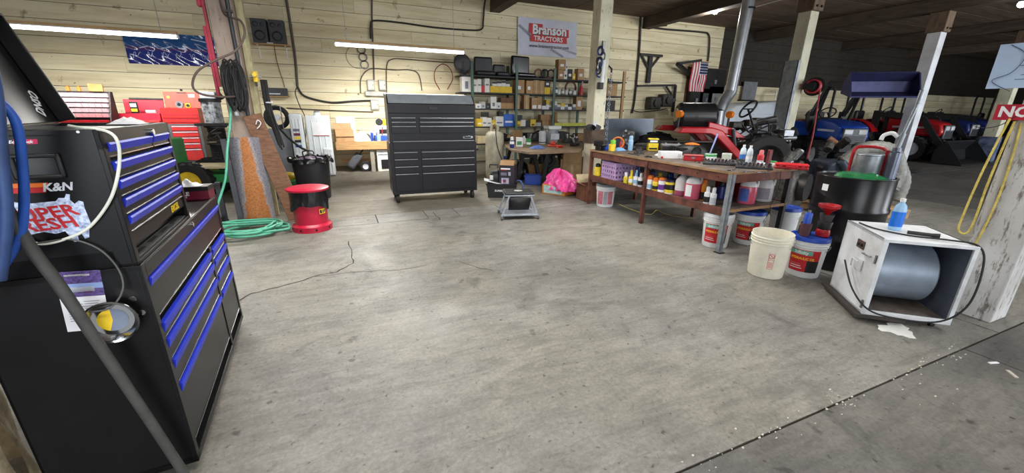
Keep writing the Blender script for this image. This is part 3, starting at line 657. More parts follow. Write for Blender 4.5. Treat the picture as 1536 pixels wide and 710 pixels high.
def Bt(px,py):          # pixel to bench top, slid forward until it stands on the board
    for k in range(60):
        q = Zp(px,py+k*.5,BZ); l = Matrix.Rotation(-BR,3,'Z')@(q-BO)
        if l.x < .84 and l.y < 2.36: break
    return q
Bs = lambda px,py: Zp(px,py,SZ)
orgp = M('orange_plastic',(226,118,40),.45); purp = M('purple_label',(104,50,140),.5); lblu = M('light_blue_plastic',(150,190,226),.4); ylab = M('yellow_label',(232,204,50),.5)
t = T('tin_can','yellow square tin with black and white label standing on the long bench','tin',Bt(978,226),face(Bt(978,226),.25))
MB().box(-.075,.075,-.05,.05,0,.185).o('tin_body', ylab, t, bev=.01); MB().box(-.0765,.0765,-.0515,.0515,.115,.165).o('label_band', blkl, t); MB().box(-.055,.055,-.0525,-.0515,.128,.155).o('label_print', wpap, t); MB().box(-.06,.06,-.0512,-.05,.02,.045).o('label_print', blkl, t); MB().cyl((.03,0,.185),(.03,0,.2),.018,n=12).o('cap', blkp, t)
carton(Bt(1004,237),(.27,.12,.085),wht,'plain white cardboard box lying on the front edge of the long bench','box',rz=face(Bt(1004,237),.35),tape=[(.6,.9,.2,.7,slv)])
t = T('red_lidded_tin','flat red tin with a pale lid on the front edge of the long bench','tin',Bt(1039,241),face(Bt(1039,241)))
MB().box(-.11,.11,-.07,.07,0,.055).o('tin_body', red, t, bev=.008); MB().box(-.112,.112,-.072,.072,.055,.07).o('lid', M('dull_red',(150,44,48),.5), t, bev=.004); MB().box(-.02,.02,-.078,-.07,.03,.05).o('catch', stl, t)
can(Bt(1065,241),.066,.085,grn,'green tub with a brush handle sticking out on the long bench','tub',band=[(.15,.6,wpap),(.92,1.,wpap)],name='tub')
tag(MB().cyl((0,0,.003),(.10,.02,.235),.008,.011,n=8).o('brush_stick', M('navy_white_handle',(120,134,186),.4), None, Bt(1065,241)+V((-.02,0,.082))),'white and blue brush handle leaning out of the green tub','brush')
can(Bt(1089,237),.055,.085,M('cloudy_plastic',(176,180,166),.35),'cloudy clear plastic tub between the green tub and the water bottles','tub',band=[(.9,1.,wpap)],name='tub')
wat = M('clear_bottle',(206,218,228),.12,0,.05,8); wlab = M('blue_bottle_label',(60,120,200),.45)
def water(p, label, lm, lo=.1, hi=.45):
    t = T('water_bottle',label,'bottle',p,face(p))
    MB().lathe([(0,.001),(.03,.001),(.033,.01),(.033,.06),(.031,.065),(.033,.07),(.033,.13),(.026,.16),(.014,.178),(.013,.19)],20).o('bottle_body', wat, t)
    MB().lathe([(.0337,.21*lo),(.0337,.21*hi)],20).o('label', lm, t); MB().lathe([(.0145,.186),(.0145,.205),(0,.205)],14).o('cap', wht, t)
water(Bt(1112,236),'half full water bottle with a low blue label on the long bench',wlab)
water(Bt(1122,235),'clear water bottle with a pale label behind the blue labelled bottle',wpap,.25,.4)
can(Bt(1139,240),.034,.165,M('red_can',(190,44,50),.4),'red spray can standing beside the maroon upright on the long bench','spray can',cap=M('pink_cap',(206,110,110),.4),band=[(.05,.3,slv)])
can(Bt(1158,243),.04,.06,grn,'small green and white tin near the red tool case','tin',band=[(.3,.7,wpap)],name='small_tin')
carton(Bt(1149,249),(.16,.08,.03),wpap,'stack of white paper packets beside the maroon upright','packet',rz=face(Bt(1146,246)))
t = T('tool_case','bright red plastic tool case lying at the corner of the long bench','case',Bt(1186,250),face(Bt(1186,250),.1))
MB().box(-.15,.15,-.06,.06,0,.03).o('case_base', red, t, bev=.01); MB().box(-.15,.15,-.06,.06,.031,.06).o('case_lid', M('bright_red_plastic',(206,34,44),.35), t, bev=.012); MB().tube([(-.05,-.06,.03),(-.05,-.09,.03),(.05,-.09,.03),(.05,-.06,.03)],.008).o('handle', red, t)
for x in (-.1,.1): MB().box(x-.015,x+.015,-.066,-.058,.02,.045).o('latch', red, t)
def socket_tray(p, rz, label, nx=9, ny=3):
    t = T('socket_tray',label,'socket tray',p,rz)
    MB().box(-.17,.17,-.075,.075,0,.022).o('tray', blkp, t, bev=.005)
    for i in range(nx):
        for j in range(ny): r = .008+.006*((i*7+j*3)%5)/4; MB().cyl((-.145+i*.29/(nx-1),-.05+j*.05,.02),(-.145+i*.29/(nx-1),-.05+j*.05,.022+.03+.012*(j%2)),r,n=8).o('socket', chrome, t)
socket_tray(Bt(1078,247),face(Bt(1078,247),.1),'black socket tray full of chrome sockets next to the green tub')
socket_tray(Bt(1130,253),face(Bt(1130,253),.1),'black socket tray full of chrome sockets below the water bottles')
# black blower housing with orange strip
p = Bt(1033,230); t = T('mower_headlight_hood','black plastic hood with an orange strip and round lamp opening on the bench','hood',p,face(p,.1))
MB().sph((0,0,.01),(.24,.14,.15),24,10,0.,1.).o('hood_shell', blkp, t); MB().sph((.02,-.01,.03),(.18,.10,.142),20,8,.82,1.).o('orange_strip', orgp, t)
MB().tube(arc((.08,-.13,.07),.055,0,2*pi,20,'y')[:-1],.008,8,True).o('lamp_ring', dkm, t); MB().cyl((.08,-.125,.07),(.08,-.10,.07),.05,n=20).o('lamp_opening', rub, t)
for i in range(6): MB().tube(spline([(-.22+.02*i,-.05,.02),(-.26+.03*i,-.09,.12-.01*i),(-.14+.02*i,-.12,.10),(-.1,-.1,.03)],5),.008,6).o('cable_loop', rub, t)
tag(MB().sph((0,0,.024),.024,14,10).o('white_ball_knob', wht, None, Bt(1018,222)),'round white knob resting behind the black hood on the bench','knob')
# far end of the bench
can(Bt(919,220),.04,.15,M('lime_can',(126,196,64),.4),'lime green can at the far end of the long bench','can',band=[(.3,.6,wpap)],name='drink_can')
t = can(Bt(945,226),.036,.22,lblu,'tall pale blue bottle with rounded top at the far end of the long bench','bottle',cap=lblu,capr=.8,caph=.06,name='squeeze_bottle')
tag(MB().grid(lambda u,v: (-.09+.18*u,-.06+.12*v,.002+.04*sin(pi*u)**.6*sin(pi*v)**.6*(1+.3*sin(u*13+v*7))),14,10).o('blue_rag', M('blue_cloth',(112,160,210),.8), None, Bt(929,226)),'crumpled light blue rag beside the pale blue bottle','rag')
can(Bt(909,219),.05,.10,blu,'blue plastic cup at the far end of the long bench','cup',name='cup')
can(BL(.16,2.18,BZ),.05,.10,yel,'yellow plastic cup behind the blue cup on the long bench','cup',name='cup')
for i in range(3):
    p = Bt(930+i*4,220); tag(MB().lathe([(0,.001),(.017,.001),(.017,.09),(.012,.1),(.009,.13),(0,.13)],12).o('red_marker_bottle', red, None, p),'small red bottle in the trio beside the pale blue bottle','bottle','three small red bottles')
tag(MB().tube(arc((0,0,.10),.085,0,2*pi,24,'y')[:-1],.012,8,True).o('orange_strap_coil', orgp, None, Bt(926,212),(0,0,face(Bt(926,212)))),'coil of orange strap standing behind the red bottles','strap')
# engine block at the far end
p = Bt(941,213); t = T('engine_part','dirty grey cast engine part standing upright at the far end of the bench','engine part',p,face(p))
cast = M('dirty_cast_iron',(78,76,74),.55,.5,.4,25,.3); MB().box(-.085,.085,-.06,.06,0,.28).o('casting', cast, t, bev=.02)
for i in range(18):
    x,z = random.uniform(-.1,.1),random.uniform(.04,.30); MB().cyl((x,-.05,z),(x,-.10,z),random.uniform(.012,.03),n=10).o('boss', cast if i%2 else stl, t)
p = Bt(1000,216)
tag(MB().box(-.16,.16,-.1,.1,0,.05).box(-.1,.12,-.09,.07,.05,.09).o('dark_gearbox_part', cast, None, Bt(962,214), (0,0,.3), bev=.012),'low dark greasy casting behind the yellow tin','engine part')
t = T('black_battery','black toolbox-like battery with grey top in front of the red fender','battery',Bt(1006,217),face(Bt(1006,217),.2)); MB().box(-.14,.14,-.09,.09,0,.10).o('case', blkp, t, bev=.006); MB().box(-.14,.14,-.09,.09,.101,.125).o('cover', M('grey_cover',(120,122,124),.5), t, bev=.005)
for x in (-.09,.09): MB().cyl((x,0,.12),(x,0,.145),.012,n=10).o('terminal', stl, t)
# ------------------------------------------------------------------ wares on the lower shelf
def pxof(p):
    d = V(p)-V((0,0,CH)); return 768+FPX*d.dot(_rt)/d.dot(_fw)
def BSx(px,x):          # place on the lower shelf at depth x seen at column px
    lo,hi = -.2,2.6
    for _ in range(40):
        m_ = (lo+hi)/2
        if pxof(BL(x,m_,SZ)) > px: lo = m_
        else: hi = m_
    return BL(x,m_,SZ)
def BSy(px,y):
    lo,hi = 0.,1.2
    for _ in range(40):
        m_ = (lo+hi)/2
        if pxof(BL(m_,y,SZ)) < px: lo = m_
        else: hi = m_
    return BL(m_,y,SZ)
pcr = M('lilac_crate_plastic',(200,166,216),.45,0,.06,8)
p = Bs(926,262); t = T('milk_crate','lilac plastic milk crate with round holes on the lower shelf of the bench','crate',BSx(926,.2),R(-2))
cw,cd,chh = .33,.33,.25
MB().box(-cw/2,cw/2,-cd/2,cd/2,0,.01).o('crate_floor', pcr, t)
def holed(par, ax, s, off):   # a wall with three rows of holes: bars around each opening
    mb = MB(); nx = 6; xs = [-s/2+s*i/nx for i in range(nx+1)]; zs = [0,.075,.145,.205]
    for x in xs: mb.box(x-.011,x+.011,off-.006,off+.006,.0,chh)
    for z0,z1 in ((0,.03),(.065,.095),(.13,.16),(.19,chh)): mb.box(-s/2,s/2,off-.006,off+.006,z0,z1)
    if ax: mb.xf(Matrix.Rotation(R(90),4,'Z'))
    mb.o('crate_wall', pcr, par)
for off in (-cd/2,cd/2): holed(t,0,cw,off); holed(t,1,cw,off)
def shelf_things():
    z = SZ
    F = lambda px,x=.10: BSx(px,x)
    can(F(896,.06),.055,.19,ylab,'yellow bottle with black top on the lower shelf behind the lilac crate','bottle',cap=blkp,caph=.05,name='oil_bottle')
    can(F(901,.14),.05,.18,ylab,'yellow flat bottle beside the lilac crate corner post','bottle',cap=ylab,caph=.04,name='oil_bottle',band=[(.3,.6,blkl)])
    can(F(938,.045),.03,.155,ylab,'slim yellow bottle with white cap next to the lilac crate','bottle',cap=wht,caph=.06,name='oil_bottle')
    can(F(946,.05),.036,.20,ylab,'bright yellow spray bottle next to the mid leg of the bench','bottle',cap=ylab,capr=.5,caph=.09,name='spray_bottle',band=[(.15,.4,wpap)])
    can(F(953,.05),.036,.18,wpap,'white bottle with blue trigger next to the mid leg of the bench','bottle',cap=lblu,capr=.5,caph=.05,name='spray_bottle',nozzle=lblu,band=[(.2,.45,lblu)])
    can(F(960,.06),.034,.18,wpap,'white bottle with plain cap touching the mid leg of the bench','bottle',cap=wht,capr=.5,caph=.05,name='spray_bottle',band=[(.15,.45,blkl)])
    can(F(955,.25),.04,.22,M('navy_plastic',(40,50,120),.4),'navy blue spray bottle on the lower shelf behind the yellow one','bottle',cap=blu,capr=.5,caph=.05,name='spray_bottle',nozzle=blu)
    can(F(974,.06),.052,.18,wpap,'white canister with orange top and blue print on the lower shelf','canister',cap=orgp,capr=.95,caph=.05,band=[(.12,.4,lblu)],name='wipes_canister')
    can(F(983,.05),.045,.17,ylab,'yellow canister with orange label beside the orange topped one','canister',cap=orgp,capr=.9,caph=.05,band=[(.15,.4,blkl)],name='wipes_canister')
    can(F(992,.05),.048,.185,purp,'purple and white canister with an orange cap on the lower shelf','canister',cap=orgp,capr=.95,caph=.03,band=[(.55,.8,wpap),(.05,.2,wpap)],name='wipes_canister')
    can(F(1004,.09),.062,.175,ylab,'wide yellow and black tub with dark lid on the lower shelf','tub',cap=M('dark_blue_lid',(40,40,70),.4),capr=.97,caph=.03,band=[(.3,.66,blkl),(.02,.08,wpap)],name='wipes_tub')
    can(F(978,.25),.045,.2,M('navy_plastic'),'navy blue canister on the lower shelf behind the orange topped one','canister',cap=M('navy_plastic'),name='oil_bottle')
    can(F(988,.25),.05,.2,ylab,'yellow oil bottle on the lower shelf behind the purple canister','bottle',cap=ylab,capr=.5,caph=.05,name='oil_bottle')
    can(F(1004,.28),.055,.21,M('navy_plastic'),'dark blue oil bottle behind the wide yellow tub','bottle',cap=blu,capr=.6,caph=.05,name='oil_bottle')
    can(F(1016,.3),.05,.21,purp,'purple oil bottle on the lower shelf behind the jugs','bottle',cap=purp,capr=.5,caph=.05,name='oil_bottle')
    jug(F(1021,.12),pinkd,.25,'milky jug with a little pink fluid on the lower shelf',.95)
    jug(F(1037,.10),pinkl,.60,'jug of pink washer fluid between the milky jug and the orange can',1.05,[(-60,-8,.12,.55,wpap)])
    can(F(1054,.16),.034,.245,M('orange_can',(226,140,40),.4),'tall orange and black spray can in front of the pale jugs end of the shelf','spray can',cap=orgp,capr=.85,caph=.06,band=[(.05,.4,blkl)])
    for y,x,lab_,bm_ in ((1059,.06,'white spray can with black lettering beside the tall orange can',blkl),(1068,.07,'white spray can with plain label beside the grey corner leg',slv)):
        can(F(y,x),.032,.19,wpap,lab_,'spray can',cap=wpap,capr=.6,caph=.06,band=[(.1,.42,bm_)])
    jug(BSy(1118,.15),pinkl,.62,'jug of pink washer fluid with a blue label by the open bench end',1.08,[(-55,10,.1,.55,M('blue_label_print',(70,96,170),.5))])
    jug(BSy(1143,.17),M('milky_white_fluid',(206,204,208),.3),.5,'white jug with dark printed label by the open bench end',1.08,[(-40,40,.1,.5,M('grey_violet_label',(150,146,160),.5))])
    can(BL(.45,.45,z),.05,.2,M('navy_plastic'),'dark bottle behind the pink washer jug at the bench end','bottle',cap=blkp,name='oil_bottle')
shelf_things()
carton(BL(.84,.58,SZ),(.2,.4,.27),M('crimson_box',(150,20,48),.5,0,.15,6),'large crimson box on the lower shelf at the open bench end','box',rz=BR)
# ------------------------------------------------------------------ pails
pail(G(907,312)+V((.09,.13,0)),'small white pail with grey lid and printed label under the far bench end',.145,.34,lid=lidg,bail=True)
t = [o for o in COL.objects if o.name.startswith('plastic_pail')][-1]
for a0,a1,mm in ((-50,-15,M('pale_red_print',(186,110,122),.6,0,.4,60)),(-10,12,M('grey_violet_label',(150,146,160),.5)),(16,48,M('pale_red_print'))): patch(t,.142,R(a0),R(a1),.05,.25,mm,'label',.146)
def gp(px,py,r): g = G(px,py); d = V((g.x,g.y,0)).normalized(); return g+d*r
pail(gp(1070,373,.13),'white pail of hydraulic oil standing beside the grey bench leg',.148,.37,lid=wht,oil=True)
pail(gp(1117,368,.13),'white pail of hydraulic oil with blue lid between bench leg and open pail',.148,.37,lid=lidb,oil=True)
pail(gp(1165,366,.13)+V((.16,.08,0)),'blue lidded white pail farthest under the bench end',.148,.37,lid=lidb,oil=False)
pw_ = pail(gp(1145,418,.135),'empty open white pail with a red warning print and wire bail',.163,.405,None,False,natp)
rp = M('red_warning_print',(196,70,72),.6)
for z0,z1,a0,a1 in ((.10,.103,2,18),(.255,.258,2,18),(.185,.188,2,18)): patch(pw_,.1535,R(a0),R(a1),z0,z1,rp,'warning_print',.1545)
for a in (2,18): patch(pw_,.151,R(a),R(a+.9),.10,.258,rp,'warning_print',.158)
for i in range(5): patch(pw_,.153,R(4),R(16),.115+i*.011,.119+i*.011,rp,'warning_print')
o_ = MB().tube([(.021*cos(a),.021*sin(a),0) for a in [2*pi*i/18 for i in range(18)]],.002,5,True).beam((-.015,.015,0),(.015,-.015,0),.004,.003).o('warning_print', rp, pw_)
for v in o_.data.vertices: a = R(10)-pi/2+v.co.x/.155; rr = .1555+v.co.z; v.co = (rr*cos(a),rr*sin(a),.222+v.co.y)
hp_ = gp(1200,417,.13); pail(hp_,'white pail of hydraulic oil before the black drum, funnels on its blue lid',.148,.365,lid=lidb,oil=True)
# funnels and cups on the blue lid
fz_ = .377
t = T('oil_funnel','red plastic funnel standing in a black holder on the pail of oil','funnel',hp_+V((.07,-.05,fz_)),0)
MB().lathe([(.0,.0),(.05,.0),(.055,.03),(.05,.06),(.046,.065),(0,.065)],20).o('base_cup', red, t)
MB().lathe([(.035,.065),(.05,.07),(.057,.13),(.054,.135),(.03,.13)],20).o('holder', blkp, t)
MB().lathe([(.04,.13),(.055,.2),(.052,.2),(.036,.13)],20).o('clear_neck', M('smoked_plastic',(70,66,66),.3), t)
MB().lathe([(.012,.13),(.016,.20),(.03,.225),(.078,.262),(.082,.285),(.079,.285),(.074,.265),(.026,.228),(.012,.2)],28).o('funnel_cone', red, t)
t = T('grease_gun_cup','dark cup holding a blue grease cartridge on the pail of oil','cup',hp_+V((-.085,.01,fz_)),0)
MB().lathe([(0,0),(.036,0),(.045,.12),(.042,.12),(.034,.01),(0,.01)],20).o('cup', M('dark_red_grey_cup',(84,50,56),.4), t); MB().lathe([(0,.012),(.03,.012),(.03,.2),(.022,.215),(0,.215)],18).o('cartridge', blu, t); MB().cyl((0,0,.2),(0,0,.235),.012,n=12).o('nozzle', stl, t)
t = T('rubber_plunger_rings','short stack of black rubber rings on the pail of oil','rings',hp_+V((.0,.06,fz_)))
for i in range(4): MB().lathe([(.035,i*.018),(.05,i*.018),(.05,i*.018+.014),(.035,i*.018+.014),(.035,i*.018)],20).o('ring', rub, t)
# ------------------------------------------------------------------ black steel drum
dp = V((4.38,2.13,0)); drm = M('drum_black',(20,20,23),.3,.2,.2,7)
t = T('steel_drum','black steel oil drum with a green sack and pump on top','drum',dp,face(dp))
dr,dh = .292,.88; prof = [(0,.012),(dr-.012,.012),(dr-.008,0),(dr,.004),(dr+.004,.012)]
for zc_ in (.30,.58): prof += [(dr,zc_-.03),(dr+.01,zc_-.012),(dr+.01,zc_+.012),(dr,zc_+.03)]
prof += [(dr,dh-.012),(dr+.005,dh-.006),(dr+.003,dh),(dr-.012,dh),(dr-.016,dh-.015),(0,dh-.015)]
MB().lathe(prof,48).o('drum_shell', drm, t); patch(t,dr+.0015,R(-48),R(-36),.74,.80,wpap,'paper_label'); patch(t,dr+.0015,R(-20),R(35),.015,.06,M('worn_blue_paint',(30,60,150),.5,0,.5,20,c2=(20,20,23)),'blue_band')
MB().cyl((.18,.05,dh-.015),(.18,.05,dh),.035,n=14).o('bung', stl, t)
tag(MB().grid(lambda u,v: (-.17+.34*u+.02*sin(9*v),-.10+.2*v+.02*sin(7*u),.003+.05*(sin(pi*u)*sin(pi*v))**.5*(1+.25*sin(u*15+v*11))),18,12).o('green_sack', M('green_plastic_sack',(28,110,62),.4,0,.2,9), None, dp+V((-.06,-.06,dh-.012)), (0,0,face(dp,.2))),'crumpled green plastic sack lying on the black drum','sack')
t = T('grease_pump','grey grease bucket with pump and red frame standing on the black drum','pump',dp+V((.02,-.11,dh-.013)),face(dp))
MB().lathe([(0,.0),(.088,.0),(.095,.01),(.095,.20),(.1,.205),(.098,.215),(0,.215)],24).mv(-.05,0,0).o('grease_bucket', galv, t)
MB().tube(spline([(-.17,.05,0),(-.17,.05,.23),(-.12,.05,.27),(.0,.05,.27),(.045,.05,.25)],5),.014,8).o('red_arm', red, t)
MB().box(.045,.075,.04,.06,0,.25).o('red_bracket', red, t)
MB().lathe([(0,0),(.045,0),(.045,.24),(.03,.25),(.03,.28),(0,.28)],20).mv(.11,-.02,0).o('cylinder', M('blue_grey_steel',(112,118,134),.3,.7,.1,10), t)
MB().cyl((.11,-.02,.28),(.12,-.02,.40),.02,n=12).cyl((.12,-.02,.40),(.15,-.02,.64),.013,n=10).cyl((.15,-.02,.64),(.155,-.02,.75),.017,n=10).o('plunger', galv, t)
MB().tube(spline([(.09,-.02,.37),(.05,-.02,.40),(.0,-.02,.38),(-.01,-.02,.34)],6),.016,8).o('hook_pipe', wht, t)
# ------------------------------------------------------------------ drum fan in its white cabinet
fw_ = M('grubby_white_paint',(212,215,220),.45,0,.08,5,.03,c2=(190,191,194)); fin = M('grey_blue_metal',(142,154,170),.35,.45,.1,6); fdk = M('dark_fan_inside',(104,112,128),.5)
fc = G(1292,471); fd = (G(1414,487)-fc); fang = math.atan2(fd.y,fd.x)
t = T('drum_fan','white square cabinet fan on casters beside the weathered white post','fan',fc*.965,fang)
FW,FD,Z0,Z1 = .50,.53,.05,.615
MB().box(0,FW,0,FD,Z0,Z0+.02).box(0,FW,FD-.015,FD,Z0,Z1).box(0,.016,0,FD,Z0,Z1).box(FW-.016,FW,0,FD,Z0,Z1).box(0,FW,0,FD,Z1-.018,Z1).o('cabinet', fw_, t, bev=.003)
MB().box(0,FW,-.004,.012,Z0,Z0+.035).box(0,FW,-.004,.012,Z1-.02,Z1+.002).box(-.002,.028,-.004,.012,Z0,Z1).box(FW-.022,FW+.002,-.004,.012,Z0,Z1).o('front_frame', fw_, t, bev=.002)
MB().box(.02,FW-.02,FD-.03,FD-.018,Z0+.02,Z1-.02).box(FW-.0185,FW-.0165,.02,FD-.02,Z0+.02,Z1-.02).o('inner_lining', fdk, t)
MB().lathe([(.19,-.19),(.215,-.18),(.215,.15),(.2,.165),(.18,.168),(0,.168)],40).xf(Matrix.Translation((.235,.27,.33)) @ Matrix.Rotation(R(90),4,'Y')).o('blower_drum', fin, t)
MB().lathe([(0,-.188),(.19,-.188)],32).xf(Matrix.Translation((.235,.27,.33)) @ Matrix.Rotation(R(90),4,'Y')).o('drum_end', fdk, t)
MB().box(.03,FW-.03,.03,FD-.03,Z0+.02,Z0+.035).o('belly_tray', M('rusty_tray',(96,86,80),.7,.3,.3,14), t)
sp_ = MB().box(-.006,-.001,.2,.30,.47,.53).o('control_plate', M('bronze_label',(84,62,50),.4), t)
for y in (.225,.26): MB().cyl((-.02,y,.5),(-.005,y,.5),.011,n=10).o('switch', blkp, sp_)
MB().tube([(-.004,.08,.46),(-.02,.08,.46),(-.02,.17,.455),(-.004,.17,.455)],.005,6).o('latch', stl, t); MB().tube([(-.003,.17,.33),(-.03,.17,.33),(-.03,.17,.39),(-.03,.25,.39),(-.03,.25,.33),(-.003,.25,.33)][1:5],.005,6).box(-.008,-.001,.155,.265,.32,.40).o('side_handle', fw_, t)
for z in (.46,.12): MB().cyl((-.006,.02,z-.03),(-.006,.02,z+.03),.008,n=8).o('hinge', stl, t)
MB().box(-.04,FW*.5,-.02,FD+.04,Z0-.022,Z0-.001).o('dolly_board', M('dark_board',(52,46,42),.8), t)
for x,y in ((.05,.06),(.05,FD-.06),(FW*.5-.05,.06),(FW-.06,.06),(FW-.06,FD-.06)): MB().cyl((x-.012,y,.0165),(x+.012,y,.0165),.0165,n=12).o('caster', rub, t)
MB().tube(spline([(.02,.40,Z1+.012),(.06,.25,Z1+.01),(.2,.12,Z1+.01),(.38,.08,Z1+.012),(FW+.01,.03,Z1+.0),(FW+.03,-.03,.5),(FW+.0,-.08,.25),(.4,-.07,.1),(.2,-.05,.07),(.02,-.03,.1),(-.05,.1,.2),(-.05,.3,.35)],8),.006,7).o('power_cable', rub, t)
def FLc(x,y,z): return fc*.965+Matrix.Rotation(fang,3,'Z')@V((x,y,z))
t = T('bleach_bottle','pale blue plastic bottle with a deep blue label standing on the drum fan','bottle',FLc(.19,.30,Z1),fang)
MB().lathe([(0,.001),(.035,.001),(.038,.008),(.038,.15),(.030,.185),(.014,.205),(.013,.215)],20,sx=1.05,sy=.75).o('bottle_body', lblu, t); MB().lathe([(.0386,.03),(.0386,.14)],20,sx=1.05,sy=.76).o('label', M('deep_blue_label',(24,110,214),.4), t); MB().lathe([(.016,.212),(.016,.235),(0,.235)],14).o('cap', wht, t)
t = T('torch','small black torch lying on the drum fan','torch',FLc(.28,.17,Z1+.018),fang-.3)
MB().cyl((-.07,0,0),(.05,0,0),.013,n=14).cyl((.05,0,0),(.09,0,0),.013,.018,n=14).o('barrel', blkp, t); MB().cyl((.0901,0,0),(.0905,0,0),.016,n=14).o('lens', slv, t)
# ================================================================== left corner: post, hoses, waste cans, steel
rust = M('rust_orange',(176,104,52),.8,.2,.25,30,.3,c2=(120,66,36)); millsc = M('mill_scale_steel',(112,112,120),.5,.5,.3,16,.15,c2=(70,70,76))
def steel_mix():
    m = bpy.data.materials.new('rusted_steel_sheet'); m.use_nodes = True; nt = m.node_tree; N = nt.nodes; L = nt.links; b = N['Principled BSDF']
    tc = N.new('ShaderNodeTexCoord'); sx = N.new('ShaderNodeSeparateXYZ'); L.new(tc.outputs['Object'], sx.inputs[0])
    n = N.new('ShaderNodeTexNoise'); n.inputs['Scale'].default_value = 9; n.inputs['Detail'].default_value = 6; L.new(tc.outputs['Object'], n.inputs['Vector'])
    ab = N.new('ShaderNodeMath'); ab.operation = 'ABSOLUTE'; L.new(sx.outputs[0], ab.inputs[0])
    z = N.new('ShaderNodeMath'); z.operation = 'MULTIPLY'; z.inputs[1].default_value = .10; L.new(sx.outputs[2], z.inputs[0])
    a2 = N.new('ShaderNodeMath'); a2.operation = 'ADD'; L.new(ab.outputs[0], a2.inputs[0]); L.new(z.outputs[0], a2.inputs[1])
    nn = N.new('ShaderNodeMath'); nn.operation = 'MULTIPLY_ADD'; nn.inputs[1].default_value = .07; L.new(n.outputs['Fac'], nn.inputs[0]); L.new(a2.outputs[0], nn.inputs[2])
    r = N.new('ShaderNodeValToRGB'); e = r.color_ramp.elements; e[0].position = .165; e[0].color = rgb((176,112,60)); e[1].position = .215; e[1].color = rgb((128,128,138))
    x = r.color_ramp.elements.new(.185); x.color = rgb((160,150,150)); L.new(nn.outputs[0], r.inputs[0])
    n2 = N.new('ShaderNodeTexNoise'); n2.inputs['Scale'].default_value = 60; n2.inputs['Detail'].default_value = 3; L.new(tc.outputs['Object'], n2.inputs['Vector'])
    r2 = N.new('ShaderNodeValToRGB'); e = r2.color_ramp.elements; e[0].position = .35; e[0].color = (.62,.6,.58,1); e[1].position = .6; e[1].color = (1,1,1,1); L.new(n2.outputs['Fac'], r2.inputs[0])
    mx = N.new('ShaderNodeMix'); mx.data_type = 'RGBA'; mx.blend_type = 'MULTIPLY'; mx.inputs[0].default_value = 1; L.new(r.outputs[0], mx.inputs[6]); L.new(r2.outputs[0], mx.inputs[7]); L.new(mx.outputs[2], b.inputs['Base Color']); b.inputs['Roughness'].default_value = .7
    return m
t = T('steel_half_pipe','curved steel half pipe with a rusty orange middle leaning against the old post','steel sheet',(-1.09,5.76,0),R(9))
vs = MB(); 
for r_,rev in ((.20,0),(.188,1)): vs.lathe([(r_,0),(r_,1.07)] if not rev else [(r_,1.07),(r_,0)],24,(0,.12,0),R(205),R(338))
hp2 = vs.lathe([(.188,1.07),(.2,1.07)],24,(0,.12,0),R(205),R(338)).o('steel_shell', steel_mix(), t, rot=(R(-5),0,0))
MB().box(-.225,-.17,-.0,.012,0,1.06).o('edge_flange', M('shaded_flange_grey',(66,66,72),.5,.3), t, rot=(R(-5),0,R(12)))  # shade on the left flange is put into its dark grey
t = T('leaning_plank','wide brown weathered plank leaning on the old post behind the red can','plank',(0,0,0))
bpl = M('brown_plank',(116,82,60),.75,0,.25,6,.15,aniso=(2,2,9)); MB().beam((-.66,5.78,.012),(-.99,5.925,1.33),.20,.045,(0,-1,.1)).o('board', bpl, t, bev=.006)
MB().tube(spline([(-.955,5.87,1.22),(-.93,5.86,1.27),(-.90,5.86,1.24),(-.92,5.86,1.2),(-.95,5.86,1.17)],5),.006,6).o('white_hook', wht, t)
# red oily waste can
rc = V((-.445,5.24,0)); t = T('waste_can','red round oily waste can with black liner and lid standing on concrete','waste can',rc,face(rc,.15))
crim = M('crimson_can_paint',(186,22,58),.38,0,.1,8)
MB().lathe([(0,.01),(.215,.01),(.215,.06),(.2,.075),(.186,.09),(.188,.2),(.2,.40),(.2,.47),(.19,.47)],36).o('can_body', crim, t)
MB().lathe([(.222,.0),(.222,.065),(.21,.075),(.208,0)],36).o('foot_ring', crim, t)
for i in range(8): a = i*pi/4; MB().cyl((.221*cos(a),.221*sin(a),.035),(.226*cos(a),.226*sin(a),.035),.012,n=10).o('vent_hole', M('hole_dark'), t)
bagm = M('black_bin_liner',(22,22,26),.28,0,.2,9)
def skirt(r0,z0,z1,amp,seed,n=72,m=8,flare=0.):
    rr = random.Random(seed); ph = [rr.uniform(0,6.28) for _ in range(6)]
    def f(u,v):
        a = 2*pi*u; w = amp*(.3+v)*(sin(7*a+ph[0])+.7*sin(13*a+ph[1]+3*v)+.5*sin(23*a+ph[2]))
        dz = -.035*v*(sin(3*a+ph[3])+.6*sin(5*a+ph[4])); r = r0+abs(w)*.8+flare*v
        return (r*cos(a),r*sin(a),z0+(z1-z0)*v+dz)
    return MB().grid(f,n,m)
skirt(.204,.50,.30,.009,3).o('bin_liner', bagm, t)
MB().lathe([(.2,.49),(.232,.49),(.236,.502),(.235,.512),(.21,.522),(.08,.528),(0,.528)],36).o('lid', crim, t)
lb = patch(t,.2025,R(18),R(42),.215,.275,yel,'warning_label'); patch(t,.2035,R(20),R(27),.225,.265,blkl,'warning_print'); patch(t,.2035,R(30),R(34),.225,.265,blkl,'warning_print'); patch(t,.2035,R(36),R(40),.235,.262,blkl,'warning_print')
t['label'] = 'red round oily waste can with black liner and yellow sticker by the hose coil'
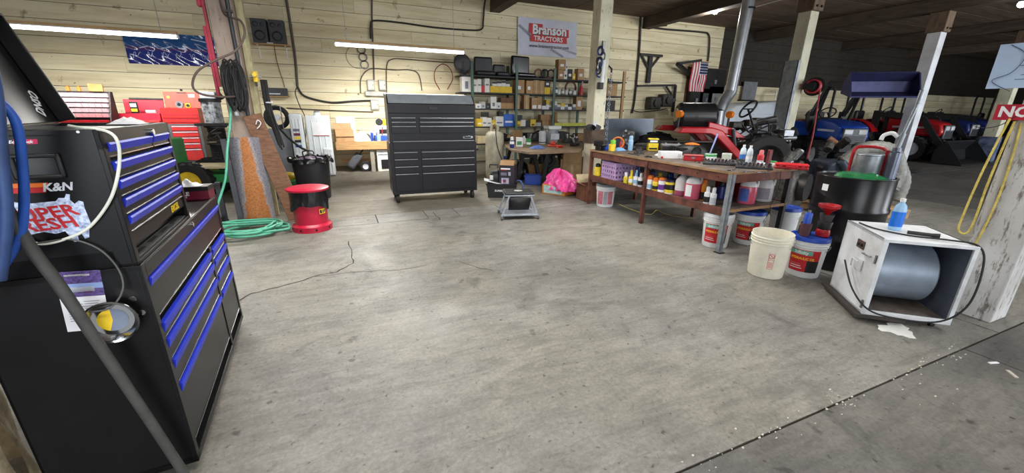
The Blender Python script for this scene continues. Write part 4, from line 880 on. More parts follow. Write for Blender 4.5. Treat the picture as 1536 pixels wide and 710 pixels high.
# black barrel with liner
bc = V((-.50,7.15,0)); t = T('trash_barrel','big black trash barrel with a ruffled black liner behind the red can','trash can',bc,face(bc))
MB().lathe([(0,.01),(.23,.01),(.235,.02),(.275,.62),(.285,.63),(.29,.66),(.275,.66),(.225,.03),(0,.03)],36).o('barrel_body', M('black_barrel_plastic',(36,36,40),.45,0,.1,6), t)
def rfl(u,v):
    a = 2*pi*u; r = .27+.05*v+.02*sin(9*a+4*v)+.012*sin(17*a); return (r*cos(a),r*sin(a),.645+.055*sin(pi*v*.9)-.06*v+.014*sin(11*a+2)+.01*sin(23*a))
MB().grid(rfl,80,8).o('bin_liner', bagm, t)
MB().grid(lambda u,v: (.24*(1-v)*cos(2*pi*u),.24*(1-v)*sin(2*pi*u),.61+.08*v**.7*(1+.5*sin(9*u*pi)*(1-v))),40,6).o('rubbish', M('mixed_rubbish',(120,104,122),.6,0,.9,26,c2=(30,26,34)), t)
MB().tube(spline([(-.08,-.28,.63),(-.08,-.31,.70),(-.04,-.31,.74),(.04,-.31,.74),(.08,-.31,.70),(.08,-.28,.63)],4),.011,8).o('handle', blkp, t); MB().tube(spline([(-.09,.0,.68),(-.09,.0,.76),(.05,.0,.76),(.05,.0,.68)],4),.01,8).o('handle', blkp, t)
# green hose: coil on the floor and a run up the post
gh = M('green_garden_hose',(86,170,142),.5,0,.15,10); rr = random.Random(4); pts = []
for i in range(130):
    a = i*2*pi/18.3; k = i/130; r1 = .26+.20*((i//18)*5%7)/7+.04*sin(i*.23); r2 = .17+.20*((i//18)*3%7)/7+.03*sin(i*.31+1)
    pts.append((-1.13+.06*sin(k*7)+r1*cos(a),5.28+.03*cos(k*11)+r2*sin(a),.015+.075*k+.018*(1+sin(a*1.0+k*13))))
pts += [(-1.43,5.30,.16),(-1.40,5.38,.34),(-1.30,5.50,.62),(-1.24,5.58,.95),(-1.195,5.82,1.3),(-1.19,5.93,1.5)]
tag(MB().tube(spline(pts,3),.0135,8).o('garden_hose', gh),'green garden hose coiled on the floor with one end running up the post','hose')
# ------------------------------------------------------------------ things on the old post
PXL,PYL = -1.12,6.08
t = T('pole','slim pale timber pole standing beside the old bare post','pole',(-.955,6.155,0)); MB().box(-.04,.04,-.04,.04,0,CZ-.34).o('shaft', M('pale_pole_wood',(172,164,128),.8,0,.2,5,.2,aniso=(4,4,1)), t, bev=.006)
t = T('conduit','dark steel conduit strapped up the old bare post','conduit',(-1.03,5.93,1.25)); MB().cyl((0,0,0),(0,0,2.6),.022,n=10).o('pipe', M('dark_conduit',(64,66,70),.5,.4), t)
for z in (.4,1.2,2.0): MB().box(-.035,.035,-.026,.03,z,z+.025).o('strap', dkm, t)
t = T('reel_arm','red steel reel arm bolted to the side of the old post','arm',(-1.295,6.02,1.55))
MB().box(-.04,.0,-.04,.04,.95,1.55).box(-.03,.0,-.03,.03,.0,.75).o('arm_plate', M('raspberry_red_paint',(176,28,62),.45,0,.15,8), t, bev=.004)
MB().box(.0,.03,-.02,.02,.1,1.5).o('mount_bar', M('raspberry_red_paint'), t)
t = T('cable_bundle','thick bundle of black cable looped and hung on the old post','cable bundle',(-1.09,5.90,1.66))
rr = random.Random(9)
for i in range(13):
    x = -.10+.20*i/12; h = .20+.05*sin(i*1.3); dy = rr.uniform(-.05,.0)
    MB().tube([(x*.75+.045*cos(a)+.012*sin(i),-.035+dy+.02*sin(a*2+i),h*sin(a)*1.15) for a in [2*pi*q/20 for q in range(20)]],.011,7,True).o('cable_loop', rub, t)
MB().box(-.03,.03,-.02,.04,.16,.2).o('hook', dkm, t)
cord('brown_hose',[(-1.10,5.92,2.75),(-1.08,5.88,2.45),(-1.0,5.80,2.38),(-.9,5.75,2.34),(-.88,5.70,2.20),(-.98,5.62,2.02),(-1.18,5.55,1.90),(-1.35,5.52,1.78),(-1.42,5.52,1.63),(-1.36,5.55,1.55),(-1.2,5.68,1.53),(-1.10,5.84,1.54)],.012,M('brown_rubber_hose',(86,72,66),.6),'brown air hose curling in a wide S beside the old post','hose',8)
t = T('air_valve','brass yellow air regulator on the pale pole','valve',(-.90,6.06,1.78)); MB().cyl((0,0,-.06),(0,0,.06),.03,n=12).cyl((0,-.02,.02),(0,-.07,.02),.024,n=12).o('body', yel, t); MB().cyl((-.06,0,0),(.06,0,0),.014,n=10).o('fitting', stl, t); MB().box(-.012,.012,-.035,.0,-.11,-.06).o('drain', dkm, t)
t = T('strap_bunch','bunch of black hanging straps tied to the pale pole','straps',(-.82,6.10,1.75))
for i in range(5):
    x = .014*i; MB().tube(spline([(x-.03,-.02-.008*(i%2),.0),(x-.03,-.03-.01*(i%2),-.27),(x-.01,-.03-.012*(i%3),-.45),(x+.05,-.03-.01*(i%2),-.80-.03*(i%3))],5),.013,6).o('strap', rub, t)
MB().tube(arc((.015,-.025,-.27),.035,0,2*pi,12,'z')[:-1],.01,6,True).o('band', slv, t)
t = T('hose_fitting','white and red hose tap fixed low on the old post','tap',(-1.15,5.94,1.42)); MB().cyl((0,0,-.1),(0,0,.1),.025,n=12).o('tap_body', wht, t); MB().cyl((0,-.01,.05),(-.05,-.05,.08),.014,n=8).o('tap_handle', red, t); MB().cyl((.02,0,.12),(.1,-.02,.15),.009,n=8).o('lever', red, t)
cord('black_rubber_hose',[(-.86,6.12,1.55),(-.82,6.2,1.3),(-.72,6.5,1.05),(-.60,6.9,.85),(-.5,7.0,.78)],.016,rub,'black hose sagging from the pale pole to the trash barrel','hose',8)
# ------------------------------------------------------------------ red tool boxes and rack at the left wall
redb = M('toolbox_red',(190,40,38),.4,0,.12,7); redb2 = M('toolbox_rose_red',(186,34,56),.42,0,.12,7); gyc = M('toolbox_grey',(96,96,98),.45,.3,.15,9)
t = T('red_tool_cabinet','grey rolling cabinet with five red drawers below an open red chest','tool cabinet',(-2.74,9.6,0),R(2))
MB().box(-.25,.25,0,.42,.30,1.1).o('body', gyc, t, bev=.004); MB().box(-.22,.22,.03,.4,.0,.30).o('plinth', dkm, t)
for i,(z0,z1) in enumerate(((.98,1.07),(.87,.965),(.76,.855),(.65,.745),(.42,.635))):
    d = MB().box(-.2,.2,-.018,.0,z0,z1).o('drawer', redb, t, bev=.004); MB().box(-.19,.19,-.026,-.018,z1-.02,z1-.006).o('pull', slv, d)
t = T('red_tool_chest','red steel chest with its lid raised on the grey red-drawer cabinet','tool chest',(-2.77,9.62,1.102),R(0))
MB().box(-.29,.29,0,.34,0,.29).o('body', redb, t, bev=.004); 
for z0,z1 in ((.03,.10),(.11,.18)): d = MB().box(-.27,.27,-.012,0,z0,z1).o('drawer', redb, t, bev=.003); MB().box(-.26,.26,-.018,-.012,z1-.012,z1-.002).o('pull', redb2, d)
lo = MB().box(-.29,.29,.0,.03,0,.30).o('lid', M('lid_orange_red',(206,74,52),.45,0,.12,7), t, (0,.31,.29), (R(-8),0,0), bev=.006)
MB().box(.1,.2,-.004,0,.2,.26).o('paper_label', wpap, lo); MB().cyl((-.22,-.004,.2),(-.22,0,.2),.025,n=12).o('round_sticker', yel, lo); MB().box(-.08,.08,-.003,0,.27,.29).o('plate', dkm, lo); MB().cyl((0,.015,.32),(0,.015,.35),.02,n=8).o('catch', dkm, lo)
t = T('tape_measure','yellow and black tape measure on the edge of the open red chest','tape measure',(-2.62,9.65,1.395),R(5)); MB().box(-.04,.04,-.03,.03,0,.085).o('case', yel, t, bev=.012); MB().cyl((0,-.032,.045),(0,-.03,.045),.028,n=14).o('face_disc', blkl, t)
t = T('tape_reel','grey measuring reel lying beside the yellow tape measure','reel',(-2.75,9.65,1.395)); MB().cyl((0,-.03,.06),(0,.03,.06),.06,n=18).o('case', galv, t); MB().cyl((0,-.032,.06),(0,-.03,.06),.03,n=12).o('hub', dkm, t)
t = T('red_tool_chest','rose red chest with its lid raised beside the rack of small bins','tool chest',(-3.39,9.62,1.10),0)
MB().box(-.31,.31,0,.36,0,.19).o('body', redb2, t, bev=.004); MB().box(-.31,.31,-.09,.0,.0,.07).o('front_tray', redb, t, bev=.006)
lo = MB().box(-.3,.3,.0,.025,0,.25).o('lid', redb2, t, (0,.33,.19), (R(-6),0,0), bev=.005); MB().box(-.2,.3,-.02,.02,.25,.275).o('lid_bar', dkm, lo)
t = T('multimeter','black and yellow multimeter leaning in the rose red chest','meter',(-3.46,9.72,1.292)); MB().box(-.06,.06,-.02,.02,0,.2).o('case', blkp, t, bev=.015); MB().box(-.045,.045,-.022,-.02,.11,.17).o('screen', slv, t); MB().box(-.045,.045,-.0225,-.02,.03,.08).o('keypad', yel, t)
tag(MB().cyl((-.07,0,.03),(.07,0,.03),.03,n=14).o('paper_roll', wpap, None, (-3.22,9.7,1.292)),'white paper roll lying in the rose red chest','roll')
# bench under the red chests and rack
t = T('wall_bench','dark steel bench under the red chest and the bin rack','bench',(-3.75,9.3,0)); MB().box(-.75,.66,-.2,.9,1.06,1.098).o('top', dkm, t)
for x in (-.7,.6): MB().box(x-.03,x+.03,0,.06,0,1.06).o('leg', dkm, t); MB().box(x-.03,x+.03,.8,.86,0,1.06).o('leg', dkm, t)
# rack of small bins: each bin a part
bpk = M('pink_white_bin',(226,196,200),.5,0,.08,12); bred = M('red_bin',(204,36,44),.45)
t = T('bin_rack','slanted black rack of small pinkish bins with a red bottom row','bin rack',(-3.97,9.12,1.10),0)
MB().prism([(0,0),(.34,0),(.34,.55),(.26,.55)],-.36,-.345,0).prism([(0,0),(.34,0),(.34,.55),(.26,.55)],.345,.36,0).box(-.345,.345,.3,.34,0,.55).o('rack_frame', blkp, t)
for r in range(5):
    y,z = .05+r*.042,.13+r*.082; MB().box(-.345,.345,y,y+.12,z-.006,z-.001).o('rack_shelf', blkp, t)
    for i in range(8):
        MB().prism([(y-.0,z),(y+.1,z),(y+.1,z+.062),(y-.03,z+.062)],-.34+i*.0855,-.34+i*.0855+.078,0).o('bin', bpk, t)
for i in range(6): MB().prism([(-.02,.005),(.08,.005),(.08,.085),(-.05,.085)],-.34+i*.114,-.34+i*.114+.104,0).o('bin', bred, t)
tag(MB().box(-.09,.09,-.05,.05,0,.12).o('wood_block', M('golden_wood',(176,128,72),.7,0,.2,6), None, (-3.80,9.42,1.652), (0,0,.3), bev=.004),'short golden wood block on top of the bin rack','block')
for x,lab_ in ((-4.02,'small orange bottle on the bin rack beside another one'),(-4.16,'small orange bottle at the end of the bin rack top')): tag(MB().lathe([(0,0),(.025,0),(.025,.06),(.01,.075),(0,.075)],12).o('orange_bottle', orgp, None, (x,9.42,1.652)),lab_,'bottle')
# film roll and wire spools
t = T('film_roll_stand','clear plastic film roll on a stand with black spools below','spool stand',(-2.12,9.05,0))
MB().lathe([(0,1.14),(.15,1.14),(.15,1.5),(.0,1.5)],20).o('film_roll', M('clear_film',(168,172,176),.2,0,.4,14,c2=(60,62,66)), t); MB().lathe([(0,1.5),(.17,1.5),(.17,1.56),(0,1.56)],20).o('roll_flange', blkp, t); MB().box(-.13,.1,-.06,.1,1.56,1.68).o('tape_head', slv, t, bev=.01); MB().cyl((.12,0,1.58),(.2,0,1.62),.06,n=14).o('side_roll', dkm, t)
for z0,z1,r in ((.82,1.08,.14),(.46,.78,.15),(.08,.40,.15)):
    s_ = MB().lathe([(0,z0),(r+.04,z0),(r+.04,z0+.02),(.06,z0+.02),(.06,z1-.02),(r+.04,z1-.02),(r+.04,z1),(0,z1)],20).o('spool', blkp, t)
    pr = []; k = 9
    for i in range(k): z = z0+.02+(z1-z0-.04)*i/k; h = (z1-z0-.04)/k; pr += [(r-.012,z),(r,z+h*.3),(r,z+h*.7),(r-.012,z+h)]
    MB().lathe(pr,20).o('wire_winding', rub, s_)
MB().box(-.2,.2,-.2,.2,0,.07).o('base', dkm, t); MB().cyl((0,0,.05),(0,0,1.2),.03,n=10).o('stem', dkm, t)
MB().box(-.26,.22,-.2,.22,1.09,1.135).o('top_plate', dkm, t)
# green garden mower
grd = M('tractor_green',(48,130,66),.4,0,.1,6); crm = M('cream_deck',(196,182,146),.6,0,.15,6)
def wheel(par, c, r, wd, rimm, ax='x', name='wheel', lug=True):
    mx_ = {'x':Matrix.Rotation(R(90),4,'Y'),'y':Matrix.Rotation(R(90),4,'X')}[ax]; T4 = Matrix.Translation(c) @ mx_
    h = wd/2
    o = MB().lathe([(r*.55,-h*.8),(r*.62,-h),(r*.9,-h),(r,-h*.7),(r,h*.7),(r*.9,h),(r*.62,h),(r*.55,h*.8)],28).xf(T4).o(name, rub, par)
    MB().lathe([(r*.56,-h*.75),(r*.5,-h*.6),(r*.25,-h*.45),(0,-h*.45)],22).lathe([(0,h*.45),(r*.25,h*.45),(r*.5,h*.6),(r*.56,h*.75)],22).xf(T4).o('rim', rimm, o)
    if lug:
        lg_ = MB()
        for i in range(18):
            a = 2*pi*i/18; ca,sa = cos(a),sin(a)
            for s in (-1,1): lg_.add([(r*.985*cos(a-.05),r*.985*sin(a-.05),0),(r*.985*cos(a+.05),r*.985*sin(a+.05),0),(r*.985*cos(a+.2),r*.985*sin(a+.2),s*h),(r*.985*cos(a+.1),r*.985*sin(a+.1),s*h),
                      (r*1.05*cos(a-.05),r*1.05*sin(a-.05),0),(r*1.05*cos(a+.05),r*1.05*sin(a+.05),0),(r*1.05*cos(a+.2),r*1.05*sin(a+.2),s*h*.95),(r*1.05*cos(a+.1),r*1.05*sin(a+.1),s*h*.95)],[(4,5,6,7),(0,1,5,4),(1,2,6,5),(2,3,7,6),(3,0,4,7)])
        lg_.xf(T4).o('tread_lugs', rub, o)
    return o
t = T('garden_mower','green garden mower with a cream top board and steering wheel behind the tool cabinet','mower',(-2.0,7.85,0),R(-12))
MB().box(-.45,.75,-.25,.25,.26,.40).o('chassis', grd, t, bev=.02); MB().box(.35,.95,-.22,.22,.40,.58).o('hood', grd, t, bev=.05)
MB().box(-.52,-.40,-.18,.18,.40,.95).o('seat_back', grd, t, bev=.04); MB().box(-.48,-.12,-.2,.2,.40,.50).o('seat', grd, t, bev=.03)
MB().box(-.45,.35,-.36,.12,.50,.54).o('top_board', crm, t, bev=.01)
for x,y,r,wd in ((-.16,-.34,.30,.17),(-.16,.34,.30,.17),(.72,-.30,.19,.13),(.72,.30,.19,.13)): wheel(t,(x,y,r),r,wd,yel,'y')
MB().tube([(.16+.17*cos(a)*.55,.17*sin(a),1.02+.17*cos(a)*.5) for a in [2*pi*i/24 for i in range(24)]],.014,8,True).cyl((.16,0,1.02),(.36,0,.6),.015,n=8).beam((.16,-.17,1.02),(.16,.17,1.02),.03,.02).o('steering_wheel', dkm, t)
MB().box(.95,1.35,-.25,.25,.10,.28).o('deck', grd, t, bev=.03); MB().sph((1.15,-.1,.3),(.15,.12,.1),14,8).o('pulley_cover', yel, t); MB().tube(arc((.85,-.2,.64),.09,0,2*pi,16,'y')[:-1],.015,7,True).o('red_hose_loop', M('raspberry_red_paint'), t)
# black hand truck beside mower (front, behind cabinet)
t = T('hand_truck','black tubular stand with a round socket between the tool cabinet and half pipe','stand',(-1.62,5.95,0)); 
for x in (-.12,.12): MB().box(x-.03,x+.03,-.02,.02,0,.52).o('upright', M('charcoal_steel',(58,60,66),.45,.3), t, bev=.004)
MB().box(-.15,.15,-.03,.03,.44,.5).o('cross_bar', dkm, t); MB().box(-.15,.15,-.2,.05,0,.03).o('base_plate', dkm, t, bev=.004); MB().lathe([(.05,.03),(.07,.03),(.07,.10),(.05,.10),(.05,.03)],18,(.05,-.12,0)).o('socket', dkm, t)
# ------------------------------------------------------------------ white tanks and wall bench
tank = M('white_tank_plastic',(216,222,226),.4,0,.05,5)
def tank_(x,y,w_,d_,h_,label,cap=True,blu_lab=False):
    t = T('fluid_tank',label,'tank',(x,y,0))
    MB().box(-w_/2,w_/2,-d_/2,d_/2,.01,h_).o('tank_body', tank, t, bev=.03,seg=3)
    for i in range(1,4): MB().box(-w_/2+w_*i/4-.012,-w_/2+w_*i/4+.012,-d_/2-.012,-d_/2+.004,.06,h_-.1).o('rib', tank, t, bev=.005)
    if cap: MB().cyl((0,0,h_-.01),(0,0,h_+.06),.07,n=18).o('neck', tank, t); MB().cyl((0,0,h_+.06),(0,0,h_+.09),.055,n=16).o('cap', M('grey_cap',(120,120,124),.5), t)
    return t
t = tank_(-.85,9.85,.24,.4,1.30,'tall white plastic fluid tank with coloured stickers down its front',False)
for z,mm in ((.95,M('grey_print')),(.86,M('maroon_print')),(.79,ylab),(.72,blkl),(.62,blu)): MB().box(-.07,.05,-.214,-.205,z,z+.05).o('sticker', mm, t)
MB().box(-.08,.08,-.214,-.205,.3,.5).o('sticker', wpap, t)
t = tank_(-.44,9.9,.48,.4,1.27,'wide white ribbed fluid tank with paper sheet taped on it'); MB().box(-.12,.2,-.216,-.213,.85,1.13).o('paper_sheet', wpap, t); MB().box(-.12,.2,-.217,-.216,.85,.86).o('red_rule', redp, t)
tk = tank_(.12,10.45,.42,.3,.54,'white fluid tank standing on the bench behind the cardboard box',False); tk.location.z = .70
t = tank_(-.30,9.55,.2,.15,.60,'low white canister standing on the floor under the bench end',False)
t = T('wooden_bench','raw timber wall bench with a thick front board beside the white tanks','bench',(0,0,0)); 
MB().box(-.12,2.2,9.85,10.9,.65,.70).o('top', wood, t); MB().box(-.14,2.2,9.81,9.85,.52,.705).o('front_board', M('tan_front_board',(188,146,98),.7,0,.15,4,.05,aniso=(1,1,9)), t, bev=.004)
for x in (.62,2.1): MB().box(x-.045,x+.045,9.86,9.95,0,.65).o('leg', M('grey_leg_wood',(150,144,132),.8), t)
MB().box(-.05,2.2,10.35,10.9,.18,.21).o('lower_shelf', wood, t)
# things on the wooden bench
p = V((-.12+.12,10.0,.701)); t = T('open_carton','open cardboard box with raised flaps on the wooden bench','box',(.06,10.05,.701),.1)
MB().box(-.19,.19,-.15,-.145,0,.26).box(-.19,.19,.145,.15,0,.26).box(-.19,-.185,-.15,.15,0,.26).box(.185,.19,-.15,.15,0,.26).box(-.19,.19,-.15,.15,0,.005).o('box_body', card, t)
MB().box(-.19,.19,0,.15,0,.005).o('flap', card, t, (0,.15,.26), (R(62),0,0)); MB().box(-.19,.19,0,.15,0,.005).o('flap', card, t, (0,-.15,.26), (R(-100),0,0))
tag(MB().grid(lambda u,v: ((.18-.05*v)*(1-v)**.4*cos(2*pi*u)*(1+.15*sin(5*2*pi*u)),(.13)*(1-v)**.4*sin(2*pi*u),.22*v*(1+.2*sin(3*2*pi*u)*(1-v))),40,10).o('plastic_bag', M('white_film_bag',(226,228,232),.35), None, (.44,9.99,.701)),'translucent white plastic bag slumped on the wooden bench','bag')
t = T('dark_helmet','dark grey rounded helmet-like cover on the wooden bench','cover',(.52,10.35,.701)); MB().sph((0,0,0),(.17,.14,.16),18,8,0.,1.).o('shell', M('slate_plastic',(84,86,92),.45), t); MB().box(-.17,.17,-.15,.15,0,.015).o('rim', dkm, t, bev=.004)
t = T('tool_caddy','white and blue tool caddy with tools on the wooden bench','caddy',(.93,10.05,.701)); MB().box(-.22,.22,-.14,.14,0,.12).o('tray', M('blue_tray',(40,80,160),.45), t, bev=.01); MB().box(-.2,.2,-.04,.04,.12,.34).o('divider', wht, t, bev=.01); MB().box(-.1,.12,-.045,-.04,.16,.26).o('opening', M('drawer_dark_gap'), t)
for i,(x,mm) in enumerate(((-.18,blkp),(-.12,stl),(.17,red),(.1,blu),(-.05,red))): MB().cyl((x,-.1,.02),(x+.02,-.1,.2+.03*i),.012,n=8).o('tool', mm, t)
can((.66,9.98,.701),.032,.24,blu,'slim blue spray can beside the tool caddy on the wooden bench','spray can',cap=wht,capr=.7,caph=.05)
can((.80,9.92,.701),.045,.17,lblu,'light blue spray can in front of the tool caddy','spray can',cap=lblu,capr=.7,caph=.04)
can((1.24,9.95,.701),.05,.2,M('raspberry_red_paint'),'raspberry red bottle at the end of the wooden bench','bottle',cap=wht,capr=.5,caph=.04,name='oil_bottle')
t = T('work_light','black and yellow work light standing on the tool caddy','lamp',(.93,10.05,1.042)); MB().cyl((-.08,-.02,.08),(-.08,.04,.08),.08,n=16).o('black_head', blkp, t); MB().box(.0,.2,-.05,.05,0,.15).o('yellow_housing', yel, t, bev=.03); MB().cyl((.1,-.055,.08),(.1,-.05,.08),.04,n=14).o('lens', slv, t)
t = T('wheel_trolley','dark grey plastic wheel fender and small tire under the wooden bench','wheel',(.25,9.95,0)); MB().box(-.09,.09,-.05,.05,-.2,.2).o('fender', M('slate_plastic'), t, (-.02,0,.26), (0,R(38),0), bev=.045); wheel(t,(.2,.02,.12),.12,.07,slv,'y',lug=False); MB().beam((.06,.05,.35),(.3,.05,.66),.04,.03).o('strut', dkm, t)
carton((.93,10.05,.0),(.42,.36,.5),M('white_carton',(214,212,206),.7),'white printed carton on the floor under the wooden bench','box',rz=0,tape=[(-.6,.3,.1,.55,M('black_print')),(-.9,.9,.75,.8,M('grey_print'))])
# hose reel and white cabinets left of tanks
t = T('hose_reel','black hose reel standing at the wall beside the tall white tank','hose reel',(-1.22,9.9,0)); MB().box(-.25,.22,-.1,.4,.0,.98).o('stand', M('grey_cabinet',(120,122,128),.5), t, bev=.006)
MB().tube(arc((.0,.1,1.22),.2,0,2*pi,24,'y')[:-1],.05,10,True).o('wound_hose', rub, t); MB().cyl((0,.02,1.22),(0,.18,1.22),.06,n=14).o('hub', slv, t); MB().tube([(-.1,.0,.98),(-.1,.0,1.45),(.1,.0,1.45),(.1,0,.98)],.012).o('frame', galv, t)
# ================================================================== on the back wall
def on_wall(px,py,d=0.): return Wp(px,py,WY-d)
# speakers and their shelf
t = T('wall_shelf','small raw wood shelf with white brackets under the two speakers','shelf',(-1.21,WY,2.76)); MB().box(-.36,.36,-.26,0,-.025,0).o('board', wood, t)
for x in (-.27,.27): MB().box(x-.01,x+.01,-.22,-.0,-.045,-.026).box(x-.01,x+.01,-.015,0,-.28,-.026).o('bracket', wht, t)
for x,l in ((-1.385,'dark grey bookshelf speaker on the wood shelf, beside the twin nearer the conduit'),(-1.05,'dark grey bookshelf speaker on the wood shelf, next to the conduit')):
    t = T('speaker',l,'speaker',(x,WY-.14,2.761),R(-4)); MB().box(-.145,.145,-.11,.11,0,.48).o('cabinet', M('speaker_grey',(66,68,72),.6,0,.1,9), t, bev=.006)
    for (cx,cz,r) in ((0,.15,.105),(-.06,.37,.05),(.07,.37,.035)):
        MB().lathe([(r,0),(r*1.02,.01),(r*.85,.012),(r*.75,.0),(r*.3,-.02),(r*.25,-.005),(0,.0)],24).xf(Matrix.Translation((cx,-.111,cz)) @ Matrix.Rotation(R(90),4,'X')).o('driver', blkp, t)
tag(MB().box(-.06,.06,-.005,.005,0,.015).o('name_strip', wpap, None, (-1.22,WY-.262,2.762)),'thin white strip between the two speakers','strip')
t = T('wall_shelf','small raw wood shelf with white bracket under the black receiver','shelf',(-1.28,WY,1.675)); MB().box(-.25,.25,-.24,0,-.022,0).o('board', wood, t)
for x in (-.2,): MB().box(x-.01,x+.01,-.2,0,-.04,-.023).box(x-.01,x+.01,-.015,0,-.22,-.023).o('bracket', wht, t)
t = T('receiver','black stereo receiver on the lower small wall shelf','stereo',(-1.28,WY-.13,1.676)); MB().box(-.24,.24,-.1,.1,0,.17).o('case', blk, t, bev=.005); MB().box(-.12,.1,-.102,-.1,.03,.055).o('display', slv, t); MB().cyl((.17,-.112,.1),(.17,-.1,.1),.025,n=14).o('knob', dkm, t)
# blue poster
t = T('wall_poster','long glossy blue racing poster on the wall behind the hanging lamp','poster',(-3.0,WY-.012,2.25))
def crinkle(u,v): return (-.83+1.66*u,-.008-.006*sin(u*40+v*9)*sin(v*14)-.012*abs(sin(u*11+v*3)*sin(v*7)),.60*v)
pm_ = bpy.data.materials.new('blue_poster_film'); pm_.use_nodes = True; N = pm_.node_tree.nodes; L = pm_.node_tree.links; b = N['Principled BSDF']
tc = N.new('ShaderNodeTexCoord'); sx = N.new('ShaderNodeSeparateXYZ'); L.new(tc.outputs['Object'], sx.inputs[0]); rp_ = N.new('ShaderNodeValToRGB'); e = rp_.color_ramp.elements; e[0].position = .0; e[0].color = rgb((44,46,110)); e[1].position = 1.; e[1].color = rgb((46,96,150))
x_ = e.new(.42); x_.color = rgb((46,62,138)); x_ = e.new(.5); x_.color = rgb((92,60,110)); x_ = e.new(.56); x_.color = rgb((52,92,156))
mr = N.new('ShaderNodeMapRange'); mr.inputs[2].default_value = .6; L.new(sx.outputs[2], mr.inputs[0]); nz_ = N.new('ShaderNodeTexNoise'); nz_.inputs['Scale'].default_value = 5; L.new(tc.outputs['Object'], nz_.inputs['Vector']); ma = N.new('ShaderNodeMath'); ma.operation = 'MULTIPLY_ADD'; ma.inputs[1].default_value = .25; L.new(nz_.outputs['Fac'], ma.inputs[0]); L.new(mr.outputs[0], ma.inputs[2]); sb_ = N.new('ShaderNodeMath'); sb_.operation = 'SUBTRACT'; sb_.inputs[1].default_value = .12; L.new(ma.outputs[0], sb_.inputs[0]); L.new(sb_.outputs[0], rp_.inputs[0]); L.new(rp_.outputs[0], b.inputs['Base Color']); b.inputs['Roughness'].default_value = .12; b.inputs['Coat Weight'].default_value = .6
MB().grid(crinkle,80,24).o('sheet', pm_, t)
wlin = M('pale_lilac_print',(190,196,230),.4)
rr = random.Random(3)
for i in range(7):
    x = -.72+i*.23; pts = [(x+.11*q/6+rr.uniform(-.02,.02),-.028,.10+.13*abs(sin(q*.9+i))+rr.uniform(-.02,.02)) for q in range(7)]
    MB().tube(spline(pts,4),.0045,5).o('printed_line', wlin, t)
for x0,z0,x1,z1 in ((-.25,.30,-.05,.36),(.3,.52,.65,.46),(.05,.33,.2,.30),(-.6,.3,-.45,.34)): MB().beam((x0,-.026,z0),(x1,-.026,z1),.004,.02).o('printed_line', wlin, t)
# banner
t = T('wall_banner','white fabric banner with a red brand panel hung above the loaded shelves','banner',(0,WY-.03,0))
b0,b1,b2,b3 = on_wall(777,25,.03),on_wall(865,34,.03),on_wall(864,88,.03),on_wall(776,82,.03)
b0.x = (b0.x+b3.x)/2; 
def bq(u,v): q = (b3.lerp(b2,u)).lerp(b0.lerp(b1,u),v); return (q.x,-.015-.012*sin(u*9+v*5)*sin(pi*v)-.01*sin(v*8),q.z)
bqd = lambda u,v,d: V((bq(u,v)[0],-.035-d,bq(u,v)[2]))
MB().grid(bq,24,14).o('cloth', M('banner_cloth',(206,208,222),.7,0,.06,3), t)
def bpoly(pts,mt,nm,d): MB().add([bqd(u,v,d) for u,v in pts]+[bqd(u,v,d-.002) for u,v in pts],[tuple(range(len(pts)))]+[(len(pts)+i,len(pts)+(i+1)%len(pts),(i+1)%len(pts),i) for i in range(len(pts))]).o(nm, mt, t)
bpoly([(.2,.38),(.82,.38),(.82,.55),(.2,.55)],redl,'brand_panel',.002); bpoly([(.18,.55),(.18,.86),(.40,.86),(.40,.77),(.85,.77),(.85,.55)],redl,'brand_panel_top',.002)
bw_ = (b1-b0).length; q = bqd(.52,.70,.006); q2 = bqd(.5,.47,.006); q3 = bqd(.52,.27,.006)
ang_ = math.atan2(b1.z-b0.z,b1.x-b0.x)
text('lettering','Branson',.33,blkl,t,(q.x+.012,q.y+.002,q.z-.012),(R(90),-ang_,0),1.,bold=.02); text('lettering','Branson',.33,wpap,t,q,(R(90),-ang_,0),1.,bold=.012); text('lettering','TRACTORS',.17,wpap,t,q2,(R(90),-ang_,0),1.08,bold=.004); text('lettering','www.bransontractor.com',.125,blkl,t,q3,(R(90),-ang_,0),.98,bold=.001)
tt = M('tread_print',(150,152,166),.7)
for u0,v0,u1,v1 in ((.02,.78,.2,.55),(.55,.2,.75,.03),(.72,.25,.98,.12)):
    for i in range(12): k = i/11; p_ = bqd(u0+(u1-u0)*k,v0+(v1-v0)*k,.001); MB().beam(p_+V((-.03,0,-.02)),p_+V((.03,0,.02)),.003,.02).o('tread_mark', tt, t)
# flag
t = T('flag','national flag with red and white stripes hanging beside the panel board','flag',(0,WY-.28,0)); f0 = Wp(1039,92,WY-.3); f1 = Wp(1063,90,WY-.3); f2 = Wp(1055,137,WY-.3); f3 = Wp(1034,137,WY-.3)
FWd = 1.0; fx = f3.x; fzt,fzb = f0.z,f3.z; FWd = (f1.x-f0.x)
ns = 13
for i in range(ns):
    x0,x1 = fx+FWd*i/ns,fx+FWd*(i+1)/ns; z1_ = fzt if i < 6 else fzt-.42*(fzt-fzb)
    MB().grid(lambda u,v,x0=x0,x1=x1,z1_=z1_: (x0+(x1-x0)*u,-.02*sin((x0+(x1-x0)*u)*9)+.02*sin(v*6),fzb+(z1_-fzb)*v),2,8).o('stripe', redl if i%2==0 else wpap, t)
MB().grid(lambda u,v: (fx+FWd*6/13+FWd*7/13*u,-.02*sin((fx+FWd*.5)*9)+.015,fzt-.42*(fzt-fzb)*(1-v)),6,6).o('canton', M('flag_blue',(34,38,84),.7), t)
for r in range(5):
    for c_ in range(6): MB().cyl((fx+FWd*(6.6+c_*1.15)/13,-.02,fzt-.04-r*.085),(fx+FWd*(6.6+c_*1.15)/13,.0,fzt-.04-r*.085),.016,n=5).o('star', wpap, t)
